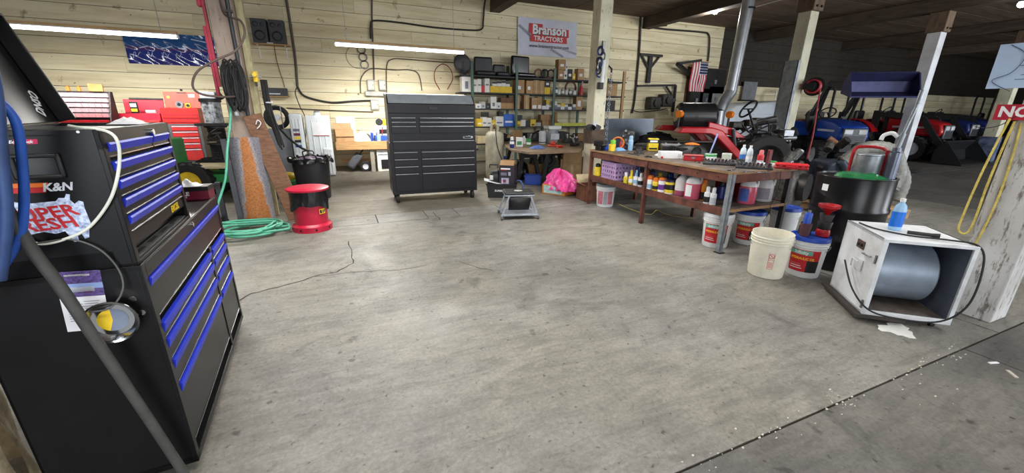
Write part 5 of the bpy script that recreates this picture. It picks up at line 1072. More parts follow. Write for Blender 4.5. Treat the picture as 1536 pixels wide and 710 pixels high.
MB().cyl((fx-.05,.0,fzt+.02),(fx+FWd+.08,.0,fzt+.02),.012,n=8).o('rod', wood, t); 
# conduits, cables and boxes on the wall
cdk = M('wall_conduit',(96,88,78),.6,.3); cbk = M('black_wall_cable',(48,44,42),.6); gybox = M('grey_electric_box',(150,150,146),.5,.3,.1,10)
wc = lambda l,d=.03: [on_wall(x,y,d) for x,y in l]
cord('wall_conduit',wc([(428,-10),(436,40),(443,90),(446,130)]),.028,cdk,'steel conduit running down the wall beside the speakers','conduit',8,k=3)
cord('wall_cable',wc([(446,130),(455,143),(475,150),(500,154),(530,152),(556,151)],.04),.024,cbk,'thick dark cable sagging from the conduit to the grey meter boxes','cable',8)
cord('wall_conduit',wc([(558,-12),(558,30),(560,80),(561,120)]),.02,cdk,'thin steel conduit running down to the grey meter boxes','conduit',6,k=3)
cord('wall_cable',wc([(556,58),(556,38),(562,31),(600,34),(650,41),(700,45),(722,44),(725,30),(728,0),(740,-20)],.05),.022,cbk,'dark cable looping high on the wall above the shelves','cable',6)
cord('wall_cable',wc([(541,140),(541,120),(548,108),(560,103),(590,105),(615,105),(628,112),(633,136)],.04),.014,cdk,'thin cable arching over the grey meter boxes','cable',6)
cord('wall_cable',wc([(580,140),(580,100),(588,89),(610,89),(660,93),(700,94)],.03),.014,cdk,'thin conduit turning right above the black mobile cabinet','conduit',6)
cord('red_cable',wc([(660,135),(652,120),(653,105),(664,96),(675,103),(679,118),(671,134)],.03),.011,M('red_brown_cable',(140,54,46),.5),'red-brown cable loop hung on the wall beside the shelves','cable',6)
cord('speaker_wire',wc([(411,68),(416,95),(424,120),(427,131)],.03),.008,M('brown_wire',(120,76,60),.6),'brown wire dropping from the speakers to the receiver','wire',6)
cord('wall_cable',wc([(430,162),(480,165),(560,168)],.03),.014,cdk,'straight thin conduit along the wall above the wooden bench','conduit',6,k=3)
cord('black_wall_cable',wc([(446,130),(443,140),(450,160),(457,175),(459,200),(456,222)],.3),.012,cbk,'black cable hanging down over the tall white tank','cable',6)
def wbox(px,py,w_,h_,d_,label,mt=gybox,door=True):
    p = on_wall(px,py); t = T('electric_box',label,'electric box',(p.x,WY-d_/2,p.z)); MB().box(-w_/2,w_/2,-d_/2,d_/2,-h_/2,h_/2).o('case', mt, t, bev=.008)
    if door: MB().box(-w_/2+.02,w_/2-.02,-d_/2-.006,-d_/2,-h_/2+.03,h_/2-.03).o('cover', M('pale_box_cover',(176,174,164),.5,.2), t, bev=.004); MB().cyl((w_/2-.04,-d_/2-.015,0),(w_/2-.04,-d_/2-.006,0),.012,n=8).o('knob', dkm, t)
wbox(556,128,.17,.25,.12,'grey meter box on the wall nearest the arching cable'); wbox(573,128,.17,.25,.12,'grey twin outlet box on the wall beside the meter box',door=True); wbox(563,141,.5,.11,.14,'long grey wiring trough under the meter boxes',door=False); wbox(562,157,.2,.25,.1,'white switch box under the grey wiring trough')
# gasket shape on wall
t = T('head_gasket','dark three-hole head gasket hung on the wall over the black cabinet','gasket',(on_wall(543,86).x,WY-.025,on_wall(543,86).z)); 
for i in range(3): MB().lathe([(.075,0),(.105,0),(.105,.01),(.075,.01),(.075,0)],20).xf(Matrix.Translation((.02*i,0,.17-.17*i)) @ Matrix.Rotation(R(90),4,'X')).o('ring', M('grey_gasket',(96,92,86),.5,.4), t)
MB().tube(arc((-.1,.0,0),.26,R(60),R(300),20,'y'),.006,5).o('wire_loop', cdk, t)
# pipes and brackets to the right of the cream post
cord('wall_pipe',wc([(962,-8),(960,60),(957,100),(952,150),(948,170)],.05),.03,cbk,'black vertical pipe on the wall beside the T brackets','pipe',8,k=3)
cord('wall_pipe',[Wp(1000,38,WY-.1),Wp(978,40,WY-.08),Wp(1000,44,WY-.06),Wp(1050,48,WY-.05),Wp(1063,52,WY-.05),Wp(1064,70,WY-.05),Wp(1062,92,WY-.05)],.028,cbk,'black pipe bending along the wall top towards the flag','pipe',8)
def bracket(px,py,label,w_=.9,h_=.8):
    p = on_wall(px,py); t = T('wall_bracket',label,'bracket',(p.x,WY,p.z)); MB().box(-.07,.07,-.1,-.01,-h_,0).o('upright', dkm, t); MB().box(-w_/2,w_/2,-.12,-.02,0,.07).o('arm', dkm, t); MB().beam((-w_/2+.1,-.06,0),(0,-.06,-h_*.5),.05,.05).o('brace', dkm, t); MB().beam((w_/2-.1,-.06,0),(0,-.06,-h_*.5),.05,.05).o('brace', dkm, t)
bracket(974,85,'dark steel T bracket high on the wall beside the black pipe')
t = T('swing_arm','long dark steel swing arm with brace on the wall past the cream post','arm',(0,WY,0)); a = on_wall(955,129,.06); b = on_wall(1012,128,.06); MB().beam((a.x,-.1,a.z),(b.x,-.1,b.z),.06,.06).o('arm', dkm, t); c_ = on_wall(1008,168,.06); MB().beam((b.x,-.1,b.z),(c_.x,-.1,c_.z),.07,.07).o('upright', dkm, t); d_ = on_wall(998,130,.06); e_ = on_wall(1008,145,.06); MB().beam((d_.x,-.1,d_.z),(e_.x,-.1,e_.z),.05,.05).o('brace', dkm, t)
t = T('swing_arm','dark steel crane arm reaching along the wall towards the flag','arm',(0,WY,0)); a = on_wall(1013,96,.3); b = on_wall(1048,91,.3); MB().beam((a.x,-.4,a.z),(b.x,-.4,b.z),.08,.08).o('arm', dkm, t); c_ = on_wall(1030,113); MB().beam((a.x,-.4,a.z),(c_.x,-.12,c_.z),.12,.1).o('brace', dkm, t)
for i,(px,py) in enumerate(((975,155),(993,151))):
    p = on_wall(px,py); t = T('wall_motor','rusty grey %s mounted on the wall past the cream post'%('air motor' if i==0 else 'valve block'),'motor',(p.x,WY,p.z)); MB().box(-.22,.22,-.3,0,-.2,.2).o('body', cast, t, bev=.04); MB().cyl((.22,-.15,0),(.42,-.15,.02),.1,.06,n=14).o('shaft_housing', galv, t); MB().cyl((0,-.3,0),(0,-.36,0),.12,n=14).o('cover', cast, t)
cord('wall_cable',wc([(948,165),(960,168),(985,166),(1000,163)],.06),.015,cbk,'black cable linking the pipe and the wall motors','cable',6)
# switchboard under the flag
t = T('panel_board','brown backing board with grey electric panels under the flag','panel board',(0,WY,0)); p0 = on_wall(1030,115); p1 = on_wall(1082,158); MB().box(p0.x,p1.x,-.03,-.002,1.35,2.9).o('backing', M('brown_plywood',(92,62,46),.7), t)
for (px,py,w_,h_,mm) in ((1037,150,.6,.6,dkm),(1051,150,.6,.75,M('dark_grey_panel',(72,76,80),.5,.3)),(1066,148,.75,.8,gybox),(1065,123,1.0,.8,dkm),(1079,155,.5,.5,dkm)):
    p = on_wall(px,py); o = MB().box(p.x-w_/2,p.x+w_/2,-.22,-.03,p.z-h_/2,p.z+h_/2).o('panel', mm, t, bev=.01); MB().box(p.x-.05,p.x+.05,-.25,-.22,p.z-.08,p.z+.05).o('switch', galv, o)
t = T('grey_board','flat grey metal sheet leaning on the wall beyond the flue pipe','sheet',(0,0,0)); p0 = Wp(1120,122,WY-.2); p1 = Wp(1135,150,WY-.2); MB().box(p0.x,p1.x,WY-.12,WY-.1,p1.z,p0.z).o('sheet', M('grey_sheet',(136,138,142),.5,.2), t); MB().box(p0.x-.05,p1.x+.05,WY-.13,WY-.01,p1.z-.05,p1.z).o('ledge', dkm, t)
# ================================================================== loaded steel shelves
SY_ = 10.25; shz = [.56,1.00,1.455,1.855,2.26]; gup = M('green_upright',(70,96,82),.5,.2,.15,10); shb = M('black_shelf_board',(34,34,36),.6,0,.1,8)
t = T('steel_shelving','long black shelf rack with green uprights loaded with parts boxes','shelf rack',(0,SY_,0)); SX0,SX1 = 2.92,8.0
for z in shz: MB().box(SX0 if z > 1.6 else 3.1,SX1,0,.62,z-.035,z).o('shelf_board', shb, t)
for x,zt in ((3.2,2.58),(4.43,2.58),(5.56,2.52),(6.75,2.4)): 
    MB().box(x-.035,x+.035,-.03,0,0,zt).o('upright', gup, t, bev=.003); MB().box(x-.035,x+.035,.6,.64,0,zt).o('upright', gup, t)
MB().box(7.86,7.94,-.02,.03,0,2.55).o('timber_upright', wood, t)
# tractor seats on the top shelf
seatm = M('black_vinyl',(38,38,41),.4,0,.12,10)
def tseat(x,y,z,rz,label,w_=.42,h_=.45,back=True,gl=None):
    t = T('spare_vinyl_seat',label,'seat',(x,y,z),rz); mm = gl or seatm
    MB().box(-w_/2,w_/2,-.22,.2,.0,.12).o('cushion', mm, t, bev=.05,seg=3)
    if back: MB().box(-w_/2*.95,w_/2*.95,.10,.2,.08,h_).o('backrest', mm, t, bev=.045,seg=3)
    return t
t = T('spare_vinyl_seat','grey round seat pan turned on its side at the shelf end','seat',(3.05,10.55,2.30),R(20)); MB().sph((0,0,.24),(.27,.09,.24),20,12).o('seat_pan', M('dark_grey_pan',(64,64,66),.5), t); MB().sph((.02,-.05,.22),(.2,.06,.17),18,10).o('pad', M('grey_pad',(86,86,88),.6), t)
tseat(3.62,10.5,2.262,R(-6),'black tractor seat with square backrest next to the round seat pan',.52,.48); tseat(4.08,10.5,2.262,0,'low black tractor seat between two taller seats',.36,.32)
tseat(4.72,10.5,2.262,R(8),'large glossy black tractor seat above the green middle upright',.6,.56,gl=M('glossy_black_vinyl',(24,24,27),.18,0,.1,8))
# boxes on the shelves, each its own
kraft = M('kraft_box',(178,142,100),.8,0,.1,8,rnd=.12); wbx = M('white_box',(222,220,214),.7,0,.06,8,rnd=.08); ybx = M('yellow_box',(226,188,40),.6,0,.1,8); bbx = M('blue_box',(38,92,186),.55,0,.1,8); kbx = M('black_box',(40,38,38),.6,0,.1,8)
_used = []
def sbox(x,z,w_,h_,mt,label,d=.2,y=None,lab=None,group=None,name='parts_box',rz=0.):
    y = (SY_+.06+d/2) if y is None else y
    x0,x1 = x-w_/2,x+w_/2
    for (a0,a1,z0,z1,y0,y1) in _used:     # neighbours stand side by side
        if z < z1-.002 and z+h_ > z0+.002 and y-d/2 < y1 and y+d/2 > y0 and x0 < a1 and x1 > a0:
            if (a0+a1)/2 < x: x0 = max(x0,a1+.004)
            else: x1 = min(x1,a0-.004)
    x = (x0+x1)/2; w_ = max(.05,x1-x0); _used.append((x-w_/2,x+w_/2,z,z+h_,y-d/2,y+d/2))
    if lab is None: 
        return tag(MB().box(-w_/2,w_/2,-d/2,d/2,0,h_).o(name, mt, None, (x,y,z+.001), (0,0,rz), bev=.003),label,'box',group)
    t = T(name,label,'box',(x,y,z+.001),rz,group); MB().box(-w_/2,w_/2,-d/2,d/2,0,h_).o('box_body', mt, t, bev=.003)
    for (u0,u1,v0,v1,mm) in lab: MB().box(u0*w_/2,u1*w_/2,-d/2-.0015,-d/2,v0*h_,v1*h_).o('printed_label', mm, t)
    return t
bl_ = [(-.5,.5,.1,.35,blkl)]; wl_ = [(-.5,.5,.25,.7,wpap)]
Wx = lambda cx: Wp(680+cx/5.461,140,SY_+.1).x      # column of the shelf close-up to a place along the shelf
# second shelf (z 1.855)
z = shz[3]
sbox(Wx(105),z,.24,.36,wbx,'tall white carton at the outer end of the second shelf',lab=[(-.3,.4,.2,.7,M('grey_print'))])
rows_ = [(172,.14,.30,wbx),(205,.14,.32,wbx),(238,.10,.16,redl),(270,.16,.34,wbx)]
for i,(cx,w_,h_,mt) in enumerate(rows_): sbox(Wx(cx),z,w_,h_,mt,['slim white box beside the outer green upright','white box with grey print second from the outer upright','small red box tucked among white boxes on the second shelf','white box next to the long yellow box'][i],lab=None if mt is redl else [(-.6,.6,.5,.6,M('grey_print'))])
sbox(Wx(388),z,.62,.16,ybx,'long yellow box lying on the second shelf',.26)
for i,cx in enumerate((335,372,405,440)): sbox(Wx(cx),z+.161,.13,[.11,.13,.15,.12][i],wbx,['small black-topped white box on the yellow box, nearest its outer end','second small white box standing on the long yellow box','tallest white box standing on the long yellow box','small white box on the yellow box nearest the middle upright'][i],.16,lab=[(-1,1,.55,.95,kbx)])
for i,cx in enumerate((540,620,672,718)): sbox(Wx(cx),z,[.26,.2,.17,.16][i],[.34,.33,.35,.34][i],kraft,['wide brown box beside the middle upright on the second shelf','brown box with two white labels on the second shelf','plain brown box between labelled brown boxes','brown box next to the yellow and black one'][i],lab=[(-.6,.2,.3,.55,wpap)] if i<2 else [(-.1,.1,.0,1.,M('tape_tan',(196,170,130),.5))])
sbox(Wx(764),z,.17,.18,ybx,'yellow carton under a black one on the second shelf'); sbox(Wx(764),z+.182,.17,.14,kbx,'black carton on the yellow one on the second shelf',lab=[(-.5,.5,.4,.8,wpap)])
sm = [(845,.10,.22,M('blue_grey_box',(72,84,104),.6)),(868,.09,.13,wbx),(900,.09,.17,M('olive_jar',(140,134,104),.5)),(930,.09,.14,wbx),(962,.09,.18,M('olive_jar')),(995,.1,.13,wbx)]
for i,(cx,w_,h_,mt) in enumerate(sm): can((Wx(cx),SY_+.14,z+.001),w_/2,h_,mt,['blue-grey jar beside the third green upright','short white jar next to the blue-grey jar','olive jar in the middle of the jar row','white jar between two olive jars','second olive jar on the second shelf','short white jar nearest the cream post'][i],'jar',cap=slv,capr=.9,caph=.03,name='jar',band=[(.2,.6,wpap)])
t = T('fan_belt_ring','rust coloured ring standing on the second shelf behind the jars','ring',(Wx(995),SY_+.35,z+.001)); MB().tube(arc((0,0,.2),.17,0,2*pi,24,'y')[:-1],.03,8,True).o('ring', M('rusty_ring',(120,84,70),.7), t)
t = T('red_bottle_rack','red plastic spray bottle beside the cream post on the second shelf','bottle',(Wx(1045),SY_+.1,z+.001)); MB().lathe([(0,0),(.06,0),(.06,.2),(.02,.26),(.02,.32),(0,.32)],16).o('body', M('pinkish_red',(206,70,74),.45), t); MB().cyl((0,0,.32),(0,-.06,.35),.02,n=8).o('nozzle', wht, t)
# top shelf right
z = shz[4]
t = T('hose_heap','heap of rust-brown and black hoses on the top shelf','hoses',(Wx(765),SY_+.3,z+.001))
for i in range(7): MB().tube(arc((-.28+.1*i,.0,.135 if i%2 else .03),.09+.02*(i%2),0,2*pi,16,'y' if i%2 else 'z')[:-1],.022,7,True).o('hose_loop', [rub,M('rusty_ring'),dkm][i%3], t)
for i,(cx,w_,h_,mt,dz) in enumerate(((870,.18,.24,kraft,0),(905,.12,.22,wbx,0),(940,.17,.27,kbx,0),(970,.13,.16,ybx,0),(875,.22,.26,kraft,.245),(912,.1,.22,wbx,.225),(1030,.2,.3,kraft,0))):
    sbox(Wx(cx),z+dz,w_,h_,mt,['brown box with white label at the bottom of the top-shelf pile','white box at the bottom of the top-shelf pile','black box with white label on the top shelf','yellow box on the top shelf beside the black one','brown box stacked on another on the top shelf','white box stacked on another on the top shelf','brown box behind the chain hoist on the top shelf'][i],lab=[(-.5,.5,.3,.55,wpap if mt is not wbx else kbx)])
# third shelf (1.455)
z = shz[2]
for i,(cx,w_,h_,mt) in enumerate(((200,.14,.12,wbx),(232,.18,.17,M('grey_box',(176,176,176),.7)),(270,.18,.13,kbx),(326,.16,.30,wbx),(364,.15,.16,wbx))):
    sbox(Wx(cx),z,w_,h_,mt,['low white box at the outer end of the third shelf','pale grey box on the third shelf beside the low white one','black box with dots on the third shelf','tall white box on the third shelf','short white box beside the tall white box'][i],lab=[(-.4,.4,.2,.5,M('grey_print'))])
sbox(Wx(430),z,.45,.15,kraft,'open brown tray box on the third shelf',.3); sbox(Wx(430),z+.151,.44,.13,M('dark_brown_box',(110,80,58),.8),'dark brown box lying on the open brown tray',.25)
for i,(cx,w_,h_) in enumerate(((526,.11,.38),(598,.16,.37),(662,.17,.30),(704,.15,.32))): sbox(Wx(cx),z,w_,h_,kraft,['slim tall brown box against the middle upright on the third shelf','tall brown box standing alone on the third shelf','brown box with a row of white labels on the third shelf','taller brown box with white labels on the third shelf'][i],lab=[(-.7,.7,.05,.35,wpap)] if i>1 else [(-.15,.15,0,1,M('tape_tan'))])
for i,(cx,w_,h_,mt) in enumerate(((738,.15,.19,kbx),(765,.13,.25,ybx),(790,.1,.12,wbx),(835,.1,.22,wbx),(862,.12,.14,wbx),(895,.12,.17,ybx),(925,.11,.14,wbx),(955,.12,.16,kbx),(990,.11,.15,wbx))):
    sbox(Wx(cx),z,w_,h_,mt,['black and white box on the third shelf beside the brown boxes','yellow topped box on the third shelf','tiny white box beside the third green upright','white box just past the third green upright','small white box in the cluttered end of the third shelf','small yellow and white box in the third shelf clutter','white box between yellow and black ones on the third shelf','small black and white box in the third shelf clutter','small white box nearest the brown one on the third shelf'][i],lab=[(-1,1,0,.5,wpap if mt is not wbx else M('grey_print'))])
sbox(Wx(1030),z,.2,.36,kraft,'tall brown box beside the cream post on the third shelf',lab=wl_)
# fourth shelf (1.0)
z = shz[1]
for i,(cx,w_,h_,mt) in enumerate(((210,.14,.2,ybx),(245,.16,.24,wbx),(285,.16,.22,wbx),(320,.14,.17,ybx),(370,.26,.26,wbx),(450,.34,.32,bbx))):
    sbox(Wx(cx),z,w_,h_,mt,['yellow box at the outer end of the fourth shelf','white box with dark top beside the yellow box','second white box on the fourth shelf','yellow and white box beside the square white one','square white carton beside the blue carton','bright blue carton on the fourth shelf against the middle upright'][i],lab=[(-.7,.7,.3,.45,wpap if mt is not wbx else M('grey_print'))])
for i,(cx,w_) in enumerate(((262,.16),(400,.2))): sbox(Wx(cx),z+[.241,.262][i],w_,.12,kbx,['black carton on the white boxes of the fourth shelf','brown-black carton on the square white carton'][i])
for i,(cx,w_,h_,mt) in enumerate(((535,.12,.14,ybx),(570,.16,.17,wbx),(550,.14,.12,kbx),(612,.14,.14,kbx),(650,.2,.18,ybx),(700,.16,.1,M('grey_box')))):
    sbox(Wx(cx),z+(.175 if i==2 else 0),w_,h_,mt,['yellow box inside the middle bay of the fourth shelf','white and yellow box in the middle bay of the fourth shelf','black carton stacked in the middle bay of the fourth shelf','low black box in the middle bay of the fourth shelf','yellow printed carton in the middle bay of the fourth shelf','grey low box in the middle bay of the fourth shelf'][i],lab=bl_ if mt is ybx else None,y=SY_+.2 if i==2 else None)
sbox(Wx(760),z,.4,.16,kraft,'crumpled brown carton on the fourth shelf',.3,rz=.15); sbox(Wx(775),z+.161,.38,.15,kraft,'torn brown carton lying on another carton',.26,rz=-.12)
tag(MB().box(5.65,6.85,SY_+.04,SY_+.12,z+.001,z+.09).o('yellow_level', M('yellow_green',(206,206,60),.5), None),'long yellow spirit level lying on the fourth shelf','level')
t = T('red_funnel','red based funnel jar standing behind the yellow level','funnel',(Wx(872),SY_+.28,z+.001)); MB().lathe([(0,0),(.1,0),(.1,.1),(.05,.13),(.05,.38),(0,.38)],18).o('jar', kraft, t); MB().lathe([(.102,0),(.102,.1)],18).o('red_base', red, t)
# right bay beyond the cream post
sbox(7.55,shz[3],.36,.36,kraft,'square brown carton on the shelf beside the timber upright',.3); can((7.1,SY_+.2,shz[3]+.001),.12,.16,M('clear_tub',(186,180,206),.4),'clear lilac tub beside the square brown carton','tub',cap=wht,capr=.95,caph=.03,name='tub')
sbox(7.5,shz[2],.4,.28,kbx,'black case on the shelf beside the timber upright',.3); sbox(7.0,shz[2],.4,.1,M('yellow_green'),'flat yellow-green box beside the black case',.2)
t = T('dark_clamp','dark clamp lying on the top shelf beside the timber upright','clamp',(7.35,SY_+.25,shz[4]+.001)); MB().box(-.3,.3,-.05,.05,0,.09).o('bar', dkm, t, bev=.02); MB().box(-.1,.1,-.08,.08,.09,.18).o('jaw', dkm, t, bev=.03)
# lowest shelf
z = shz[0]
for i,(x,w_,h_,mt) in enumerate(((3.5,.3,.2,M('cream_bag',(206,190,150),.8)),(3.9,.35,.25,kbx),(4.2,.2,.22,kraft),(5.0,.4,.25,dkm),(5.9,.4,.28,kbx),(6.6,.3,.22,kraft))):
    sbox(x,z,w_,h_,mt,['cream sack on the lowest shelf behind the white gas tank','black case on the lowest shelf','brown box on the lowest shelf by the middle upright','dark metal box on the lowest shelf','black box on the lowest shelf behind the water jug','brown box on the lowest shelf behind the cream post'][i],.3)
# ================================================================== middle: gas tank, round bench, boxes
gp_ = V((2.92,7.86,0)); creamt = M('cream_tank_paint',(212,206,184),.5,0,.12,5,c2=(180,172,148))
t = T('gas_cylinder','tall cream gas tank with black hose beside the black mobile cabinet','gas tank',gp_,face(gp_))
MB().lathe([(0,.02),(.15,.02),(.185,.07),(.19,.12),(.19,.88),(.18,.95),(.13,1.0),(.06,1.02),(.06,1.05),(0,1.05)],32).o('tank_body', creamt, t)
MB().lathe([(.17,0),(.175,.1),(.165,.1),(.16,0)],28).o('foot_ring', creamt, t); MB().lathe([(.09,1.0),(.095,1.13),(.085,1.13),(.08,1.0)],20,a0=R(-60),a1=R(240)).o('collar', creamt, t); MB().cyl((0,0,1.03),(0,0,1.15),.025,n=10).o('valve', M('brass',(170,140,70),.35,.8), t)
MB().lathe([(.1915,.78),(.1915,.79)],28).o('weld_seam', creamt, t)
MB().tube(spline([(0,-.04,1.1),(.02,-.12,1.03),(.03,-.2,.92),(.06,-.205,.7),(.13,-.20,.5),(.2,-.18,.35)],6),.008,7).o('gas_hose', rub, t)
# black tub with compressor and carton
q = G(748,299)+V((.15,.22,0)); t = T('plastic_tub','black plastic tub with white lettering on the concrete by the creeper','tub',q,face(q,-.12))
MB().prism([(-.22,0),(.22,0),(.25,.235),(.235,.235),(.21,.01),(-.21,.01),(-.235,.235),(-.25,.235)],-.16,.16,1).box(-.225,.225,-.16,-.15,0,.235).box(-.225,.225,.15,.16,0,.235).box(-.26,.26,-.175,-.16,.215,.24).box(-.26,.26,.16,.175,.215,.24).o('tub_body', blkp, t)
text('lettering','SUPERSTART',.045,wpap,t,(.02,-.1625,.12),FRONT,1.,bold=.0008)
def TB(x,y,z): return q+Matrix.Rotation(face(q,-.12),3,'Z')@V((x,y,z))
MB().box(-.2,.2,-.14,.14,.16,.17).o('inner_tray', dkm, t)
t = T('white_leaflet','white sheet metal tray lid leaning on the rim of the black tub','tray',TB(-.13,-.05,.245),face(q,-.12)+.2); MB().box(-.18,.14,-.1,.12,0,.012).o('sheet', wht, t, rot=(0,R(14),0)); MB().box(-.10,.02,-.02,.04,.0125,.0135).o('print', M('grey_print'), t, rot=(0,R(14),0))
t = T('charger_carton','black printed battery charger carton standing in the black tub','carton',TB(.10,.0,.172),face(q,-.12)-.15); MB().box(-.13,.13,-.1,.1,0,.37).o('box_body', M('charcoal_carton',(48,44,54),.5,0,.1,8), t, bev=.003)
for x0,x1,z0,z1,mm in ((-.09,.04,.06,.16,M('lilac_print',(176,170,196),.5)),(-.1,.06,.30,.325,wpap),(-.1,.0,.285,.297,redp),(-.06,-.01,.08,.13,redp),(.03,.07,.2,.26,M('lilac_print')),(-.1,.0,.2,.25,M('grey_print'))): MB().box(x0,x1,-.1015,-.1,z0,z1).o('print', mm, t)
MB().box(-.12,.12,0,.1,0,.004).o('flap', card, t, (0,-.1,.37), (R(48),0,0)); MB().box(-.12,.12,-.1,0,0,.004).o('flap', card, t, (0,.1,.37), (R(-50),0,0))
t = T('motor_housing','rounded black motor lying in the black tub behind the carton','motor',TB(-.14,.03,.172),face(q,-.12)); MB().cyl((-.06,0,.14),(.09,0,.14),.135,n=24).o('housing', blkp, t, bev=.03); MB().box(-.06,.0,-.16,-.13,.12,.2).o('vent_plate', M('pale_sticker',(206,206,206),.5), t, bev=.01); MB().tube([(-.08,0,.31),(-.08,0,.36),(.06,0,.36),(.06,0,.31)],.012).o('grip', blkp, t)
cord('blue_strap',[TB(.26,.0,.28),TB(.33,-.02,.26),TB(.36,-.04,.15),TB(.33,-.05,.05),TB(.25,-.02,.012+.004),TB(.29,.02,.02)],.014,M('blue_grey_strap',(72,92,160),.6),'blue grey strap looping out beside the black tub','strap',6)
# creeper seat
cp = (G(762,333)+G(806,326)+G(748,322)+G(790,318))/4; t = T('creeper_seat','low rolling mechanic seat with black pad on a grey steel frame','creeper seat',cp,R(-14))
ggry = M('grey_frame_paint',(150,156,166),.4,.3,.12,12)
MB().box(-.2,.2,-.16,.16,.335,.365).o('seat_pad', M('black_seat_pad',(40,42,44),.45,0,.15,12), t, bev=.014,seg=3); MB().lathe([(0,.3655),(.06,.3655),(.06,.366)],20).o('round_emblem', M('pale_emblem',(170,172,172),.5,0,.5,60), t)
MB().box(-.20,.20,-.165,.165,.318,.334).o('seat_frame', ggry, t, bev=.004)
for s in (-1,1):
    MB().box(-.26,.26,s*.17-.015,s*.17+.015,.05,.075).o('base_rail', ggry, t, bev=.004)
    MB().beam((-.24,s*.17,.075),(-.15,s*.15,.32),.022,.022).o('strut', ggry, t); MB().beam((.24,s*.17,.075),(.15,s*.15,.32),.022,.022).o('strut', ggry, t)
for x in (-.22,.22): MB().box(x-.02,x+.02,-.17,.17,.052,.073).o('base_rail', ggry, t, bev=.004)
MB().box(-.2,.2,-.15,.15,.055,.062).o('tool_tray', ggry, t)
MB().add([(-.15,-.155,.30),(.16,-.155,.30),(.13,-.11,.12),(-.15,-.11,.12)],[(0,1,2,3)]).o('hanging_flap', blkp, t, solid=.006)
for x in (-.25,.25):
    for y in (-.19,.19):
        MB().lathe([(0,.05),(.014,.05),(.014,.038),(0,.038)],10,(x,y,0)).o('caster_stem', chrome, t); MB().cyl((x-.011,y,.024),(x+.011,y,.024),.024,n=14).o('caster_wheel', M('dark_caster',(70,72,78),.4), t, bev=.004)
# big round-edged bench behind, with sawhorse legs
rz_ = .76; t = T('round_bench','worn round-edged bench on dark trestle legs full of parts','bench',(0,0,0)); 
pc = [Zp(752,208,rz_),Zp(757,217,rz_),Zp(768,224,rz_),Zp(795,228,rz_),Zp(830,227,rz_),Zp(872,225,rz_)]; pts = [(p.x,p.y) for p in pc]+[(4.9,7.4),(5.0,8.9),(3.6,9.3)]
MB().prism(pts,rz_-.045,rz_).o('top', M('worn_bench_brown',(126,106,84),.65,0,.25,6,.1), t, bev=.006)
tc_ = V((sum(p[0] for p in pts)/len(pts),sum(p[1] for p in pts)/len(pts),0))
dkl = M('dark_trestle',(52,50,50),.6,.2)
for cx,cy in ((3.55,7.55),(4.25,7.75)):
    for s in (-1,1): MB().beam((cx+s*.26,cy-.05,0),(cx+s*.09,cy,rz_-.045),.075,.06,(0,1,0)).o('leg', dkl, t); 
    for s in (-1,1): MB().beam((cx+s*.26,cy+.75,0),(cx+s*.09,cy+.7,rz_-.045),.075,.06,(0,1,0)).o('leg', dkl, t)
    MB().box(cx-.2,cx+.2,cy-.04,cy+.0,rz_-.28,rz_-.1).o('cross_plate', dkl, t)
RB = lambda px,py: Zp(px,py,rz_+.001)
can(RB(768,222),.04,.20,M('navy_plastic'),'blue and white spray can on the round-edged bench','spray can',cap=wht,capr=.7,caph=.06,band=[(.35,.6,wpap)])
carton(RB(779,220),(.13,.1,.17),wpap,'white box with green print on the round-edged bench','box',tape=[(-.7,.7,.2,.6,grn)])
can(RB(793,219),.045,.14,grn,'green can on the round-edged bench','can',band=[(.2,.5,wpap)],name='drink_can')
can(RB(786,216),.045,.16,wpap,'white bottle behind the green can','bottle',cap=wht,capr=.5,caph=.04,name='oil_bottle')
carton(RB(776,210),(.22,.16,.22),kraft,'brown open carton at the back of the round-edged bench','box')
tag(MB().grid(lambda u,v: (-.13+.26*u,-.09+.18*v,.003+.05*(sin(pi*u)*sin(pi*v))**.6*(1+.3*sin(u*14+v*9))),14,10).o('blue_cloth', M('blue_grey_cloth',(84,112,176),.8), None, RB(806,223)),'crumpled blue cloth on the front of the round-edged bench','cloth')
tag(MB().box(-.1,.1,-.03,.03,0,.04).box(-.03,.03,-.06,.06,.04,.1).o('orange_nozzle', M('red_orange_plastic',(206,64,48),.45), None, RB(829,220), bev=.012),'red orange plastic nozzle lying on the round-edged bench','nozzle')
tag(MB().box(-.1,.1,-.02,.02,0,.03).box(-.08,.03,-.045,.045,.03,.05).o('orange_clamp', M('red_orange_plastic'), None, RB(840,222), (0,0,.5), bev=.008),'red orange clamp beside the orange nozzle','clamp')
t = T('water_jug','clear plastic jug with white lid on the round-edged bench','jug',RB(833,216)+V((.05,.25,0)),0); MB().lathe([(0,.002),(.12,.002),(.13,.02),(.13,.27),(.12,.28)],24).o('jug_body', M('smoky_clear',(150,154,160),.2,0,.2,8), t); MB().box(-.15,.15,-.14,.14,.28,.36).o('lid', wht, t, bev=.02); MB().box(-.1,.1,-.135,-.125,.08,.2).o('paper_label', slv, t)
t = T('grey_filter','pale grey filter canister on the round-edged bench','filter',RB(823,217)+V((-.02,.25,0))); MB().lathe([(0,0),(.075,0),(.075,.24),(.06,.26),(0,.26)],20).o('canister', slv, t); MB().lathe([(.077,.02),(.077,.04)],20).o('band', dkm, t)
rr = random.Random(21)
